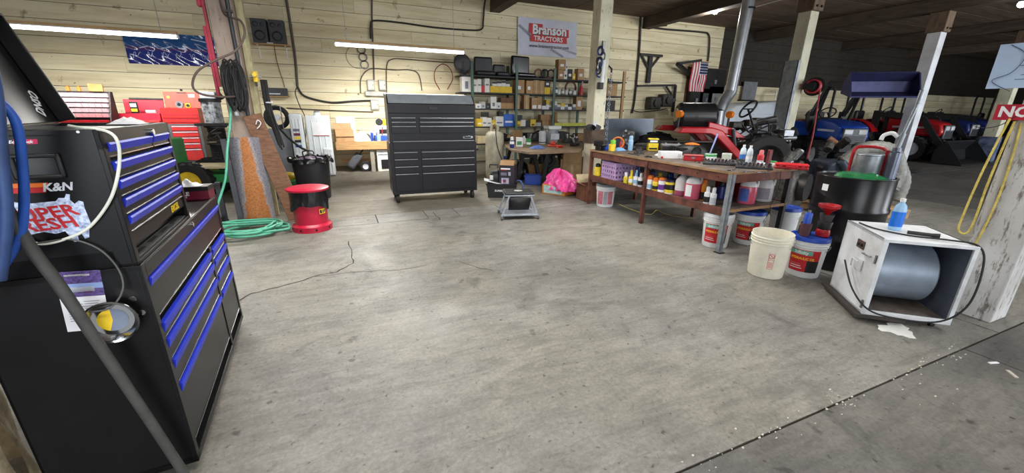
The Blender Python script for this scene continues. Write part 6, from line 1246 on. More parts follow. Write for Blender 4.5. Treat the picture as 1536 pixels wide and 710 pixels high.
for i,(px,py,lab_) in enumerate(((757,212,'dark tangle of parts nearest the gas tank'),(800,212,'dark machined part at the back of the round-edged bench'),(812,210,'rusty bracket at the back of the round-edged bench'),(850,214,'dark carburettor part by the orange clamp'),(862,219,'greasy casting near the cream post'),(858,213,'dark pump body behind the greasy casting'))):
    p = RB(px,py); t = T('machine_part',lab_,'machine part',p,rr.uniform(0,3)); mm = [dkm,cast,M('rusty_bracket',(126,88,66),.7,.3,.25,14),cast,dkm,cast][i]
    MB().box(-.13,.13,-.06,.06,0,.07).o('body', mm, t, bev=.015)
    for j in range(4): x = rr.uniform(-.1,.1); MB().cyl((x,rr.uniform(-.05,.05),.06),(x+.03,rr.uniform(-.05,.05),.14+.05*rr.random()),.025,n=10).o('boss', [mm,stl][j%2], t)
t = T('angle_lamp','black curved cable lamp standing at the back of the bench','lamp',RB(820,212)); MB().tube(spline([(-.35,.1,.02),(-.3,.1,.15),(-.15,.1,.22),(0,.1,.18)],6),.02,8).o('neck', rub, t); MB().cyl((0,.1,.18),(.06,.1,.13),.03,.05,n=12).o('head', rub, t)
# bottles and bins under the round bench
for (px,py,sz,mm,lab_) in ((754,246,(.34,.25,.2),blu,'blue plastic bin under the bench behind the black tub'),(799,276,(.33,.2,.19),M('royal_blue_bin',(36,78,190),.45),'royal blue bin on the floor beside the pink bag')):
    p = G(px,py); t = T('plastic_bin',lab_,'bin',p,face(p)); MB().box(-sz[0]/2,sz[0]/2,-sz[1]/2,-sz[1]/2+.01,0,sz[2]).box(-sz[0]/2,sz[0]/2,sz[1]/2-.01,sz[1]/2,0,sz[2]).box(-sz[0]/2,-sz[0]/2+.01,-sz[1]/2,sz[1]/2,0,sz[2]).box(sz[0]/2-.01,sz[0]/2,-sz[1]/2,sz[1]/2,0,sz[2]).box(-sz[0]/2,sz[0]/2,-sz[1]/2,sz[1]/2,0,.01).o('bin_body', mm, t); MB().box(-sz[0]/2-.01,sz[0]/2+.01,-sz[1]/2-.012,-sz[1]/2,sz[2]-.03,sz[2]).o('rim', mm, t)
carton(G(802,263),(.34,.28,.26),kraft,'crushed brown carton under the round-edged bench','box',rz=.5)
t = T('tire_part','black round tire under the round-edged bench','tire',G(820,252)); wheel(t,(0,0,.22),.22,.14,dkm,'y','tire')
tag(MB().lathe([(0,0),(.16,0),(.19,.1),(.15,.3),(.06,.38),(0,.38)],18).o('black_sack', bagm, None, G(781,268)),'small tied black sack beside the royal blue bin','sack')
# brown cartons stacked by the post
p = G(868,272)+V((-.05,.25,0)); t = T('tall_carton','tall brown carton standing open beside the cream post','carton',p,face(p,.1)); MB().box(-.2,.2,-.16,.16,0,.34).o('box_body', kraft, t); MB().box(-.2,.2,-.16,-.15,.34,.68).box(-.2,-.19,-.16,.16,.34,.68).box(.19,.2,-.16,.16,.34,.68).box(-.2,.2,.15,.16,.34,.68).o('open_top', kraft, t); MB().box(-.03,.03,-.162,-.16,0,.34).o('tape_strip', M('tape_tan'), t); MB().box(-.24,-.2,-.15,.1,0,.45).o('side_flap', kraft, t)
# pink bag in a fruit carton
p = (G(808,292)+G(840,297)+G(868,290))/3+V((.08,.16,0)); rzp = math.atan2(G(840,297).y-G(808,292).y,G(840,297).x-G(808,292).x)
t = T('fruit_carton','low printed fruit carton holding a pink plastic bag','carton',p,rzp); MB().box(-.24,.24,-.19,-.18,0,.17).box(-.24,.24,.18,.19,0,.17).box(-.24,-.23,-.19,.19,0,.17).box(.23,.24,-.19,.19,0,.17).box(-.24,.24,-.19,.19,0,.01).o('box_body', M('orange_carton_edge',(214,140,70),.7), t)
MB().box(-.2,.17,-.193,-.19,.02,.15).o('printed_panel', M('pale_green_print',(176,206,200),.6,0,.2,14,c2=(150,180,190)), t); MB().box(-.12,.1,-.195,-.193,.07,.10).o('printed_lettering', M('lilac_print'), t); MB().box(.235,.2435,-.18,.18,.02,.15).o('printed_end', orgp, t)
rr = random.Random(5); ph = [rr.uniform(0,6) for _ in range(8)]
def pinkf(u,v):
    a = 2*pi*u; e = (1-v**2.2)**.5 if v<1 else 0; bx = .30+.05*sin(2*a+ph[0]); by = .25+.05*sin(3*a+ph[1]); w = 1+.09*sin(9*a+6*v+ph[2])+.07*sin(17*a-9*v+ph[3])+.04*sin(31*a+14*v)
    sag = -.08 if (v<.15) else 0
    return (bx*e*w*cos(a)+.12*max(0,cos(a))*(1-v),by*e*w*sin(a)-.06*(1-v)*max(0,cos(a-1)),.09+.30*v*(1+.12*sin(5*a+ph[4])+.08*sin(11*a+4*v)))
tag(MB().grid(pinkf,110,30).o('pink_bag', M('pink_plastic_bag',(246,88,168),.3,0,.1,8,spec=.6), None, p+V((.02,.02,.0)), (0,0,rzp)),'bright pink plastic bag heaped in the low fruit carton','bag')
# second lobe of the bag hanging over the front
tag(MB().sph((0,0,0),(.15,.13,.13),24,12).o('pink_bundle', M('pink_plastic_bag'), None, p+V((.34,-.14,.13))),'small pink wrapped bundle beside the pink bag and open box','bag')
# open carton by the bench end
p = G(884,303)+V((.13,.17,0)); t = T('open_carton','open brown carton with raised flaps under the far end of the long bench','carton',p,R(-6)); MB().box(-.19,.19,-.16,-.15,0,.26).box(-.19,.19,.15,.16,0,.26).box(-.19,-.18,-.16,.16,0,.26).box(.18,.19,-.16,.16,0,.26).box(-.19,.19,-.16,.16,0,.01).o('box_body', M('red_brown_carton',(130,84,62),.8,0,.1,6), t)
MB().box(-.15,0,-.15,.15,0,.006).o('flap', kraft, t, (-.185,0,.26), (0,R(25),0)); MB().box(0,.15,-.15,.15,0,.006).o('flap', kraft, t, (.185,0,.26), (0,R(-20),0)); MB().box(-.18,.18,0,.15,0,.006).o('flap', M('pale_flap',(206,186,150),.8), t, (0,.155,.26), (R(60),0,0))
# yellow cord on the floor under the bench
cord('extension_cord',[G(925,305),G(950,316)+V((0,0,.006)),G(975,322),G(985,316)+V((0,0,.006)),G(1000,322),G(1040,330)+V((0,0,.006))],.006,M('yellow_cord',(206,196,120),.6),'pale yellow cord lying on the concrete under the long bench','cord',6)
# dark steel post foot on the cream post and chain hoist
t = T('chain_hoist','chain hoist with white sleeve and dark hooks tied to the cream post','hoist',(4.06,5.90,1.75)); 
rr = random.Random(8)
for i in range(9): MB().tube(arc((-.02+rr.uniform(-.05,.05),-.03+rr.uniform(-.03,.02),.62-.05*i+rr.uniform(-.02,.02)),.05+.02*rr.random(),0,2*pi,12,'xyz'[i%2])[:-1],.013,6,True).o('chain_link', [dkm,M('navy_plastic'),stl][i%3], t)
MB().cyl((-.01,-.07,.12),(.0,-.07,.46),.035,n=14).o('white_sleeve', wht, t); MB().box(-.04,.04,-.06,.02,.02,.13).o('hook_block', dkm, t, bev=.01); MB().cyl((0,-.02,.6),(0,-.02,.75),.03,n=10).o('top_hook', stl, t)
t = T('post_sign','black oval sign with white lettering on the cream post','sign',(4.022,6.02,1.15),0); MB().lathe([(0,0),(.055,0),(.055,.004),(0,.004)],24,sy=3.0).xf(Matrix.Rotation(R(-90),4,'Y')).o('plate', blk, t); 
for i in range(3): pass
MB().lathe([(0,0),(.055,0),(.055,.006),(0,.006)],24,sy=2.6).xf(Matrix.Translation((.03,-.0606,0)) @ Matrix.Rotation(R(90),4,'X') @ Matrix.Rotation(R(90),4,'Z')).o('plate_front', blk, t)
MB().box(.0,.06,-.07,-.067,-.1,.1).o('lettering_band', slv, t)
t = T('hoist_chain','long steel chain hanging down beside the cream post','chain',(4.36,6.02,.75)); 
for i in range(26): MB().tube(arc((0,0,.04+i*.05),.024,0,2*pi,10,'y' if i%2 else 'x')[:-1],.006,5,True).o('chain_link', galv, t)
t2 = MB().tube([(0,0,1.3),(0,-.0,1.36),(-.06,0,1.40),(-.1,.0,1.36)],.016,8).o('hook', dkm, t)
t = T('vice','dark iron bench vice at the far corner of the long bench','vice',BL(.05,2.33,BZ),.3); MB().box(-.05,.05,-.05,.05,0,.06).o('base', dkm, t, bev=.006); MB().box(-.045,.045,-.1,.02,.06,.15).o('jaw', dkm, t, bev=.01); MB().box(-.045,.045,.03,.09,.06,.15).o('jaw', dkm, t, bev=.01); MB().cyl((-.09,-.12,.09),(.09,-.12,.09),.008,n=8).o('handle', stl, t)
t = T('grey_sheet','large flat grey metal sheet standing behind the far bench end','sheet',(0,0,0)); a = Wp(909,178,7.0); b = Wp(981,178,7.0); MB().box(a.x,b.x,7.0,7.02,.0,a.z).o('sheet', M('blue_grey_sheet',(104,112,124),.4,.4,.1,4), t); MB().box(a.x,a.x+.05,7.02,7.3,0,.05).box(b.x-.05,b.x,7.02,7.3,0,.05).o('foot', dkm, t)
# wooden block high on the cream post
tag(MB().box(-.07,.07,-.05,.05,0,.55).o('timber_block', wood, None, (4.34,6.12,3.33), bev=.004),'short raw timber block nailed high on the cream post','block')
# old dark base of the cream post
tag(MB().box(-.135,.135,-.135,-.12,.88,1.12).box(-.135,.135,.12,.135,.88,1.12).box(-.135,-.12,-.12,.12,.88,1.12).box(.12,.135,-.12,.12,.88,1.12).o('post_band', M('dark_stain_band',(86,70,60),.8,0,.3,9), None, (4.14,6.08,0)),'dark stained board sleeve around the cream post at bench height','sleeve')
# ================================================================== right side: tractors, flue, post fittings
tblk = M('tractor_black',(30,31,34),.45,0,.12,10); tblu = M('tractor_blue',(24,70,170),.3,.1,.08,6,coat=.3); tred = M('tractor_red',(176,22,32),.3,.1,.08,6,coat=.3); tdb = M('tractor_navy',(26,40,96),.35,.1,.1,6); lens = M('headlight_lens',(206,210,214),.15,.1); amb = M('amber_lens',(220,120,30),.25)
def ldr_arms(t, up, s=1.):
    for sd in (-.36,.36):
        if up: MB().beam((.1,sd,1.25),(.75,sd,2.0),.08,.12).beam((.75,sd,2.0),(1.9,sd,1.85),.08,.12).o('loader_arm', tblk, t)
        else: MB().beam((.1,sd,1.25),(1.15,sd,1.15),.08,.13).beam((1.15,sd,1.15),(1.75,sd,.35),.08,.13).o('loader_arm', tblk, t)
        MB().box(.0,.16,sd-.05,sd+.05,.45,1.35).o('loader_mast', tblk, t)
        MB().cyl((.2,sd,.6),((.7,sd,1.85) if up else (1.0,sd,1.0)),.035,n=10).o('hydraulic_cylinder', dkm, t)
def bucket_(t, x, z, w_, mt, tilt, k=1.):
    P_ = [(0,0),(.55,-.02),(.55,.02),(.06,.06),(.0,.32),(.14,.55),(.12,.58),(-.05,.34),(-.05,.02)]
    T4 = Matrix.Translation((x,0,z)) @ Matrix.Rotation(-tilt,4,'Y') @ Matrix.Diagonal((k,1,k,1))
    MB().prism(P_,-w_/2,w_/2,1).xf(T4).o('bucket', mt, t)
    for s in (-1,1): MB().prism([(0,0),(.55,-.0),(.5,.1),(.16,.56),(.0,.34)],s*w_/2-.012,s*w_/2+.012,1).xf(T4).o('bucket_side', mt, t)
def tractor(x,y,rz,mt,label,loader=None,bw=1.5,bmt=None,s=1.,rops=True,hood=True,rimm=slv,bz=None,btilt=0.,seat=True):
    t = T('compact_tractor',label,'tractor',(x,y,0),rz); t.scale = (s,s,s)
    MB().box(-.5,1.45,-.17,.17,.40,.70).o('chassis', tblk, t, bev=.03)
    if hood:
        MB().prism([(.35,.70),(1.55,.66),(1.62,.78),(1.55,1.02),(1.2,1.12),(.35,1.18)],-.30,.30,1).o('hood', mt, t, bev=.06,seg=3)
        g = MB().box(1.585,1.64,-.24,.24,.62,.98).o('grille', M('grille_grey',(96,98,102),.4,.3), t, bev=.02)
        for sd in (-.14,.14): MB().box(1.632,1.652,sd-.085,sd+.085,.84,.95).o('headlight', lens, g, bev=.015)
        for i in range(4): MB().box(1.64,1.648,-.2,.2,.66+i*.04,.68+i*.04).o('grille_slat', tblk, g)
        for sd in (-.302,.302): MB().box(.5,1.35,min(sd,sd*1.01),max(sd,sd*1.01),.88,.93).o('side_stripe', slv if mt is not tblk else red, t)
    for sd in (-1,1):
        MB().lathe([(.60,-.16),(.63,-.16),(.63,.16),(.60,.16)],20,a0=R(25),a1=R(165)).xf(Matrix.Translation((-.35,sd*.52,.48)) @ Matrix.Rotation(R(90),4,'X')).o('fender', mt, t)
        wheel(t,(-.35,sd*.54,.52),.52,.30,rimm,'y','rear_wheel'); wheel(t,(1.15,sd*.48,.33),.33,.22,rimm,'y','front_wheel')
    if seat:
        MB().box(-.55,-.12,-.22,.22,.85,.97).o('seat_cushion', seatm, t, bev=.04); MB().box(-.62,-.5,-.22,.22,.95,1.35).o('seat_back', seatm, t, bev=.05)
    MB().box(-.7,.35,-.4,.4,.66,.72).o('platform', tblk, t); MB().box(.22,.4,-.25,.25,.7,1.2).o('dash', tblk, t, bev=.03)
    MB().tube([(.12+.18*cos(a)*.5,.18*sin(a),1.32+.18*cos(a)*.7) for a in [2*pi*i/20 for i in range(20)]],.016,7,True).cyl((.12,0,1.32),(.3,0,1.15),.018,n=8).beam((.12,-.18,1.32),(.12,.18,1.32),.025,.02).o('steering_wheel', tblk, t)
    if rops: MB().tube([(-.72,-.42,.8),(-.75,-.42,1.9),(-.75,-.34,2.02),(-.75,.34,2.02),(-.75,.42,1.9),(-.72,.42,.8)],.035,8).o('roll_bar', tblk, t)
    if loader:
        ldr_arms(t, loader=='up')
        bucket_(t, 1.92 if loader=='up' else 1.8, (2.12 if loader=='up' else .02) if bz is None else bz, bw, bmt or tblk, btilt, .78 if loader=='up' else 1.)
    return t
# parked tractors
tractor(13.1,7.55,R(-127),tblu,'blue compact tractor with its loader bucket raised high in front of the post','up',1.22,M('navy_bucket',(62,64,104),.35,.4,.12,8),1.1,True,bz=1.72,btilt=R(-11))
tractor(17.5,8.3,R(-89),tred,'red compact tractor with loader lowered, beside the plain white post','down',1.65,None,1.15)
tractor(15.6,9.6,R(-93),tred,'red compact tractor half hidden behind the blue one',None,1.4,None,1.1)
tractor(20.9,8.9,R(-88),tdb,'navy compact tractor parked beside the red one with lowered loader','down',1.5,None,1.15)
tractor(23.2,9.2,R(-88),tdb,'navy compact tractor parked second from the red one','down',1.5,None,1.15)
tractor(26.8,6.9,R(-140),tblu,'bright blue tractor behind the cream post with blue sleeve',None,1.5,None,1.2)
tractor(29.5,9.2,R(-88),tdb,'navy tractor farthest along the dark row','down',1.5,None,1.15)
# red tractor under repair behind the bench
t = T('tractor_under_repair','red tractor stripped for repair with a black round tank and open engine','tractor',(6.2,5.6,.15),R(-26))
rx = Matrix.Identity(4)
MB().box(-.8,1.5,-.2,.2,.45,.75).o('chassis', cast, t, bev=.04)
MB().prism([(-.66,.93),(-.58,1.03),(-.1,1.03),(.08,.98),(.62,.45),(.55,.38),(-.0,.86),(-.12,.92)],-.66,-.34,1).o('fender', tred, t, bev=.02)
MB().prism([(-.7,.93),(-.62,1.03),(-.1,1.03),(.08,.98),(.62,.45),(.55,.38),(-.0,.86),(-.12,.92)],.36,.68,1).o('fender', tred, t, bev=.02)
MB().cyl((-.52,-.05,1.2),(.14,-.05,1.2),.24,n=28).o('round_tank', M('black_tank_gloss',(34,34,37),.3,.1,.1,8), t, bev=.05)
MB().lathe([(.242,-.02),(.242,.02)],28).xf(Matrix.Translation((-.25,-.05,1.2)) @ Matrix.Rotation(R(90),4,'Y')).o('tank_band', dkm, t)
MB().cyl((-.55,-.05,1.22),(-.53,-.05,1.22),.12,n=20).o('tank_cap', M('cream_bag',(206,190,150),.8), t)
for x,y in ((-.60,-.40),(.30,-.30)): l_ = MB().cyl((x,y,1.03),(x,y,1.18),.02,n=8).o('lamp_stalk', dkm, t); MB().cyl((x-.03,y-.04,1.24),(x+.03,y+.0,1.24),.06,n=18).o('amber_lamp', amb, l_)
MB().prism([(-.05,1.12),(.35,1.02),(.62,.86),(.60,.80),(.3,.9),(-.05,1.0)],-.36,-.30,1).o('hood_piece', tred, t, bev=.015)
MB().tube([(.75+.2*cos(a)*.45,.2*sin(a),1.34+.2*cos(a)*.7) for a in [2*pi*i/20 for i in range(20)]],.018,8,True).cyl((.75,0,1.34),(.95,0,.95),.02,n=8).beam((.75,-.2,1.34),(.75,.2,1.34),.025,.02).o('steering_wheel', tblk, t)
rr = random.Random(17)
for i in range(26):
    x,y,z = rr.uniform(.55,1.5),rr.uniform(-.3,.3),rr.uniform(.5,1.12); mm = [cast,tblk,dkm,stl][i%4]
    if i%3: MB().cyl((x,y,z),(x+rr.uniform(-.25,.25),y+rr.uniform(-.2,.2),z+rr.uniform(-.1,.2)),rr.uniform(.03,.08),n=10).o('engine_piece', mm, t)
    else: MB().cb((x,y,z),(rr.uniform(.1,.25),rr.uniform(.1,.2),rr.uniform(.1,.22))).o('engine_piece', mm, t, bev=.015)
for i in range(7): MB().tube(spline([(rr.uniform(.3,.8),-.3,rr.uniform(.7,1.0)),(rr.uniform(.5,1.),-.4,rr.uniform(.8,1.15)),(rr.uniform(.8,1.4),-.35,rr.uniform(.55,1.0)),(rr.uniform(.9,1.4),-.2,rr.uniform(.5,.9))],6),.014,6).o('loose_hose', rub, t)
wheel(t,(.95,-.42,.46),.46,.28,dkm,'y','rear_wheel'); wheel(t,(-.55,.86,.36),.5,.3,slv,'y','rear_wheel')
MB().tube(spline([(.35,-.42,1.0),(.42,-.45,.7),(.55,-.45,.5),(.75,-.4,.42)],6),.035,8).o('bent_pipe', tblk, t)
MB().box(-.9,.2,-.3,.3,.35,.45).o('platform', dkm, t)
for x in (-.7,1.2): MB().box(x-.12,x+.12,-.12,.12,-.15,.46).o('jack_stand', dkm, t)
# white vehicle panel behind
t = T('white_vehicle_body','white vehicle body half hidden behind the tractor being repaired','vehicle',(0,0,0)); a = Wp(1078,160,8.6); b = Wp(1168,160,8.6)
MB().prism([(a.x,.35),(b.x+.25,.35),(b.x+.25,1.8),(b.x-.2,1.78),(a.x+.55,1.62),(a.x,1.35)],8.4,9.5,1).o('body_shell', M('white_vehicle_paint',(206,212,220),.35,0,.05,4), t, bev=.08,seg=3)
MB().box(a.x+.1,b.x+.2,8.39,8.40,1.38,1.40).o('body_crease', slv, t); 
for x in (a.x+.6,b.x-.35): wheel(t,(x,8.5,.36),.36,.22,slv,'y')
MB().cyl((b.x-.1,8.7,1.74),(b.x-.1,8.7,2.1),.012,n=8).o('aerial', stl, t)
# flue pipe
flu = M('flue_steel',(196,200,205),.34,.6,.08,8); t = T('flue_pipe','shiny galvanised flue pipe rising to the roof with an elbow at its foot','flue pipe',(0,0,0))
FY_ = 7.2; p0 = Wp(1126,-14,FY_); p1 = Wp(1096,138,FY_); p2 = Wp(1086,152,FY_); p3 = Wp(1080,166,FY_); p4 = Wp(1078,185,FY_)
MB().cyl(p1,p0,.13,n=24).o('pipe', flu, t); MB().tube([p1+V((.01,0,.06)),p1,p2,p3],.132,20).o('elbow', flu, t); MB().cyl(p4-V((0,0,.5)),p3,.12,n=20).o('lower_pipe', flu, t); MB().box(p4.x-.25,p4.x+.25,FY_-.2,FY_+.2,0,p4.z-.4).o('stove_body', dkm, t, bev=.02)
k_ = Wp(1122,13,FY_); MB().lathe([(.135,-.02),(.15,-.02),(.15,.02),(.135,.02)],24,k_).o('clamp_ring', dkm, t)
cord('roof_wire',[k_+V((.1,0,.0)),k_+V((.6,.3,.15)),Zp(1200,-8,3.95)],.006,wht,'thin pale wire running from the flue clamp to the roof','wire',5)
# channel on the middle post
t = T('steel_channel','dull galvanised steel channel strapped to the front of the white post','steel channel',(9.2-.132,6.08,0),0); zc0 = Wp(1178,88,5.95).z
MB().box(-.09,-.078,-.15,.15,.05,zc0).box(-.09,.0,-.15,-.138,.05,zc0).box(-.09,.0,.138,.15,.05,zc0).o('channel', M('dull_galvanised',(164,170,176),.5,.1,.16,8,c2=(130,136,142)), t); MB().box(-.078,-.001,-.138,.138,0,.05).o('base_block', dkm, t)
# hose reel with red hose on the post
hr = V((9.2+.16,5.76,Wp(1205,130,5.9).z)); t = T('air_hose_reel','black reel of red air hose fixed to the white post with the channel','hose reel',hr,R(20)); rr_ = M('red_hose',(176,48,56),.5)
MB().lathe([(.05,-.1),(.09,-.1),(.09,-.085),(.06,-.08),(.06,.08),(.19,.085),(.19,.1),(.05,.1)],24).xf(Matrix.Rotation(R(90),4,'Y')).o('reel_drum', tblk, t); MB().box(-.15,-.05,-.05,.15,-.06,.06).o('bracket', tblk, t)
for i in range(5): MB().tube(arc((-.07+i*.035,0,0),.125,0,2*pi,20,'x')[:-1],.018,7,True).o('hose_coil', rr_, t)
MB().tube(spline([(.03,-.125,.0),(.03,-.15,-.4),(-.02,-.2,-1.0),(-.05,-.2,-1.5)],6),.014,7).o('hose_end', rr_, t)
# engine and ducting heap behind the drum
hp3 = V((7.1,3.55,0)); t = T('engine_on_pallet','greasy blue-grey engine with fat grey ducts on a pallet behind the drum','engine',hp3,R(-30))
for i in range(5): MB().box(-.6,.6,-.5+i*.22,-.38+i*.22,.1,.125).o('pallet_board', wood, t)
for y in (-.45,0,.45): MB().box(-.6,.6,y-.04,y+.04,0,.1).o('pallet_runner', wood, t)
ebl = M('engine_blue_grey',(58,66,82),.5,.3,.35,12,.2); MB().box(-.45,.1,-.28,.28,.126,.75).o('engine_block', ebl, t, bev=.06); MB().cyl((-.2,-.32,.5),(-.2,-.24,.5),.16,n=20).o('pulley', dkm, t); MB().box(.05,.4,-.25,.2,.126,.62).o('gear_case', cast, t, bev=.05)
duct = M('grey_duct',(120,120,116),.55,.2,.2,20)
def flex(pts,r,name='duct'):
    sp = spline(pts,10); rs = [r*(1+.08*(i%2)) for i in range(len(sp))]; MB().tube(sp,r,14,rs=rs).o(name, duct, t)
flex([(-.3,-.3,.75),(-.1,-.35,.95),(.2,-.38,.92),(.35,-.4,.65),(.3,-.42,.4)],.10); flex([(.3,-.1,.6),(.5,-.1,.75),(.65,-.15,.5),(.6,-.2,.2)],.085)
rr = random.Random(2)
for i in range(16):
    x,y,z = rr.uniform(-.45,.35),rr.uniform(-.36,.2),rr.uniform(.45,1.0); MB().cyl((x,y,z),(x+rr.uniform(-.15,.15),y+rr.uniform(-.1,.1),z+rr.uniform(-.1,.15)),rr.uniform(.025,.07),n=10).o('engine_piece', [ebl,cast,M('rusty_bracket'),dkm][i%4], t)
# more grimy machinery behind the bench corner
t = T('transmission_case','dark greasy transmission case standing behind the bench corner','transmission',(6.0,3.9,0),.3); MB().box(-.35,.35,-.3,.3,0,.62).o('case', cast, t, bev=.08); MB().cyl((0,-.3,.4),(0,-.4,.4),.2,n=20).o('bell', dkm, t)
for i in range(8): x,z = rr.uniform(-.3,.3),rr.uniform(.55,.85); MB().cyl((x,-.1,z),(x+.1,-.15,z+.12),.05,n=10).o('fitting', [cast,stl][i%2], t)
# sleeve of the far post, notice board and signs
tag(MB().box(-.18,.18,-.2,-.155,0,.78).box(-.18,.18,.155,.18,0,.78).box(-.18,-.155,-.155,.155,0,.78).box(.155,.18,-.155,.155,0,.78).o('post_sleeve', M('blue_grey_sleeve',(110,120,146),.5,.2,.4,5,c2=(52,64,104)), None, (19.4,6.08,0)),'worn blue-grey sleeve round the foot of the cream post by the tractors','sleeve')
# sign plank on the right-hand post
PRX,PRY = 4.26-.125,1.09
sa = Xp(1489,178,PRX-.02); sbp = Xp(1540,180,PRX-.02)
t = T('warning_sign','red sign with white lettering reading NO S on the weathered white post','sign',(PRX-.012,0,0)); ly0 = sa.y; ztop = Xp(1500,157,PRX).z; zbot = Xp(1500,180,PRX).z; wd = .34
MB().box(-.012,.0,ly0-wd,ly0,zbot,ztop).o('sign_board', M('sign_red',(176,30,52),.5,0,.12,10), t)
text('lettering','NO S',.092,wpap,t,(-.0128,ly0-.125,(ztop+zbot)/2),LEFT,1.,bold=.003)
# pale blue notice sheet on the same post, higher
na = Xp(1497,80,PRX-.02); t = T('notice_sheet','large pale blue paper notice pinned high beside the red sign','notice',(PRX-.016,0,0)); zt_ = Xp(1520,66,PRX).z; zb_ = Xp(1500,133,PRX).z
MB().box(-.006,0,na.y-.42,na.y,zb_,zt_).o('sheet', M('pale_blue_paper',(176,198,228),.7,0,.05,4), t)
for i in range(6): MB().box(-.0072,-.006,na.y-.36+.04*(i%2),na.y-.12-.02*(i%3),zb_+.05+i*.028,zb_+.056+i*.028).o('text_line', M('blue_grey_print',(110,126,160),.6), t)
MB().tube(spline([(-.01,na.y-.05,zb_+.27),(-.012,na.y-.13,zb_+.2),(-.012,na.y-.1,zb_+.1),(-.012,na.y-.02,zb_+.05),(-.012,na.y-.12,zb_-.02)],6),.002,5).o('pen_curve', M('dark_blue_ink',(50,64,110),.5), t)
MB().box(-.01,.016,na.y-.40,na.y-.36,zb_,zt_).o('backing_batten', wood, t)
# yellow rope on the post
yr = M('yellow_rope',(206,186,92),.7,0,.2,30,.3)
ry = lambda px,py,d: Xp(px,py,PRX-d)
cord('yellow_rope',[ry(1515,178,.03),ry(1495,215,.05),ry(1470,265,.06),ry(1446,320,.06),ry(1438,345,.05),ry(1450,350,.03),ry(1462,330,.02),ry(1480,280,.02),ry(1505,220,.02),ry(1522,182,.02)],.0065,yr,'yellow rope loop hanging from the red sign over the post edge','rope',8)
cord('yellow_rope',[ry(1532,185,.012),ry(1520,230,.012),ry(1500,290,.012),ry(1475,345,.012),ry(1450,385,.014),ry(1435,395,.014)],.006,yr,'thin yellow rope end trailing down the middle of the post face','rope',8)
cord('black_wire',[ry(1536,168,.02),ry(1518,178,.025),ry(1500,188,.03),ry(1480,192,.05),ry(1462,190,.1)],.003,rub,'thin black wire curling from the red sign','wire',5)
# debris and mat near the tractors
t = T('dark_rag','dark rag lying on the floor beside the plain white post','rag',G(1372,258)); MB().grid(lambda u,v: (-.4+.8*u,-.2+.4*v,.005+.06*(sin(pi*u)*sin(pi*v))**.6*(1+.4*sin(u*12+v*7))),14,8).o('cloth', M('dark_cloth',(50,48,48),.9), t)
# ================================================================== small clutter on the benches
def BT2(px,x):
    lo,hi = -.1,2.6
    for _ in range(40):
        m_ = (lo+hi)/2
        if pxof(BL(x,m_,BZ)) > px: lo = m_
        else: hi = m_
    return BL(x,m_,BZ+.0005)
def wrench(p, rz, L_, label, mt=chrome):
    t = T('wrench',label,'wrench',p,rz); MB().box(-L_/2,L_/2,-.008,.008,.001,.008).o('shank', mt, t, bev=.002)
    MB().lathe([(.009,.0),(.02,.0),(.02,.01),(.009,.01),(.009,0)],14,(L_/2+.014,0,0)).o('ring_end', mt, t)
    MB().prism([(-L_/2,-.010),(-L_/2-.03,-.022),(-L_/2-.034,-.012),(-L_/2-.016,-.004),(-L_/2-.016,.004),(-L_/2-.034,.012),(-L_/2-.03,.022),(-L_/2,.010)],.0,.01).o('open_end', mt, t)
wrench(BT2(1040,.30),1.2,.20,'chrome wrench lying behind the flat red tin')
wrench(BT2(1100,.12),.35,.17,'chrome wrench lying on the front edge between the socket trays')
wrench(BT2(950,.12),1.5,.16,'dark wrench lying in front of the pale blue bottle',dkm)
wrench(BT2(1160,.20),2.6,.18,'chrome wrench lying beside the maroon upright')
t = T('pliers','black gripped pliers lying in front of the yellow tin','pliers',BT2(969,.10),1.3)
for s in (-1,1): MB().tube(spline([(-.1,s*.03,.009),(-.05,s*.022,.009),(0,s*.004,.009)],5),.008,7).o('grip', blkp, t)
MB().prism([(0,-.012),(.05,-.006),(.055,0),(.05,.006),(0,.012)],.003,.015).o('jaws', stl, t)
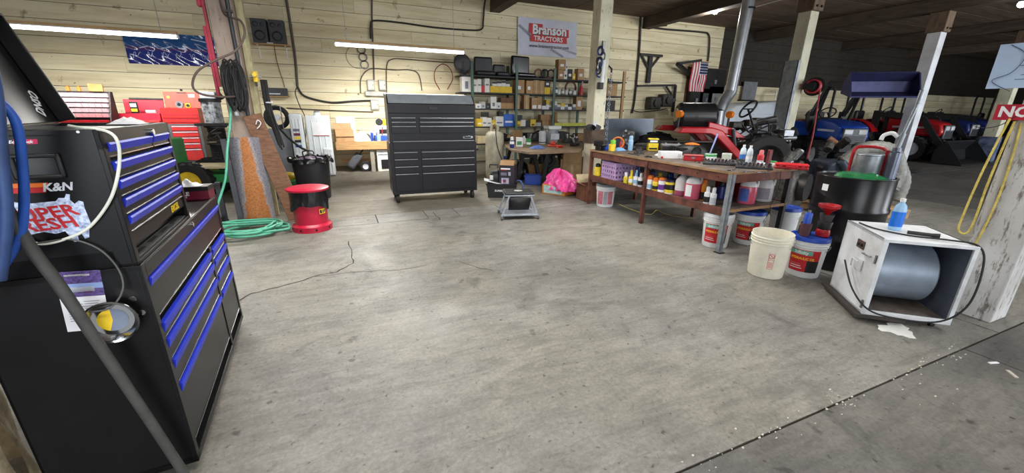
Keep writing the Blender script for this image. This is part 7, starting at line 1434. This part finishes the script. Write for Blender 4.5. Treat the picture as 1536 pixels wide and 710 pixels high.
t = T('screwdriver','red handled screwdriver lying near the white box on the bench','screwdriver',BT2(992,.22),.9); MB().cyl((-.1,0,.014),(-.01,0,.014),.014,n=10).o('handle', red, t); MB().cyl((-.01,0,.014),(.12,0,.014),.003,n=8).o('blade', stl, t)
tag(MB().lathe([(.03,0),(.05,0),(.05,.016),(.03,.016),(.03,0)],20).o('bearing', chrome, None, BT2(1078,.40)),'chrome bearing ring lying behind the socket tray','bearing')
tag(MB().lathe([(0,0),(.045,0),(.05,.03),(.046,.03),(.042,.004),(0,.004)],20).o('steel_dish', stl, None, BT2(1098,.45)),'small steel dish behind the water bottles','dish')
tag(MB().grid(lambda u,v: (-.08+.16*u,-.06+.12*v,.001+.03*(sin(pi*u)*sin(pi*v))**.6*(1+.35*sin(u*13+v*8))),12,10).o('grey_rag', M('oily_grey_rag',(150,146,140),.9), None, BT2(1020,.45)),'crumpled oily grey rag behind the white box','rag')
tag(MB().grid(lambda u,v: (-.06+.12*u,-.05+.10*v,.001+.028*(sin(pi*u)*sin(pi*v))**.6*(1+.35*sin(u*11+v*9))),12,10).o('white_rag', wpap, None, BT2(990,.42)),'crumpled white rag behind the yellow tin','rag')
for i,(px,x,lab_) in enumerate(((958,.30,'dark flange lying behind the yellow tin'),(1052,.52,'dark hub lying behind the green tub'),(1110,.62,'greasy gear lying at the back of the bench near the bottles'))):
    t = T('machined_part',lab_,'machine part',BT2(px,x),i); MB().lathe([(.02,0),(.075,0),(.075,.018),(.045,.022),(.045,.06),(.02,.06),(.02,0)],22).o('hub', cast, t)
    for k in range(6): a = k*pi/3; MB().cyl((.06*cos(a),.06*sin(a),.018),(.06*cos(a),.06*sin(a),.03),.008,n=8).o('bolt', stl, t)
# sweepings and scuffs
tag(MB().box(-.035,.035,-.008,.008,0,.006).o('wood_chip', chipm, None, G(1518,562), (0,0,.8)),'pale wood chip lying on the concrete past the white post','chip')
tag(MB().box(-.03,.03,-.007,.007,0,.005).o('paper_scrap', wpap, None, G(1490,545), (0,0,-.3)),'white paper scrap lying beside the floor joint','scrap')
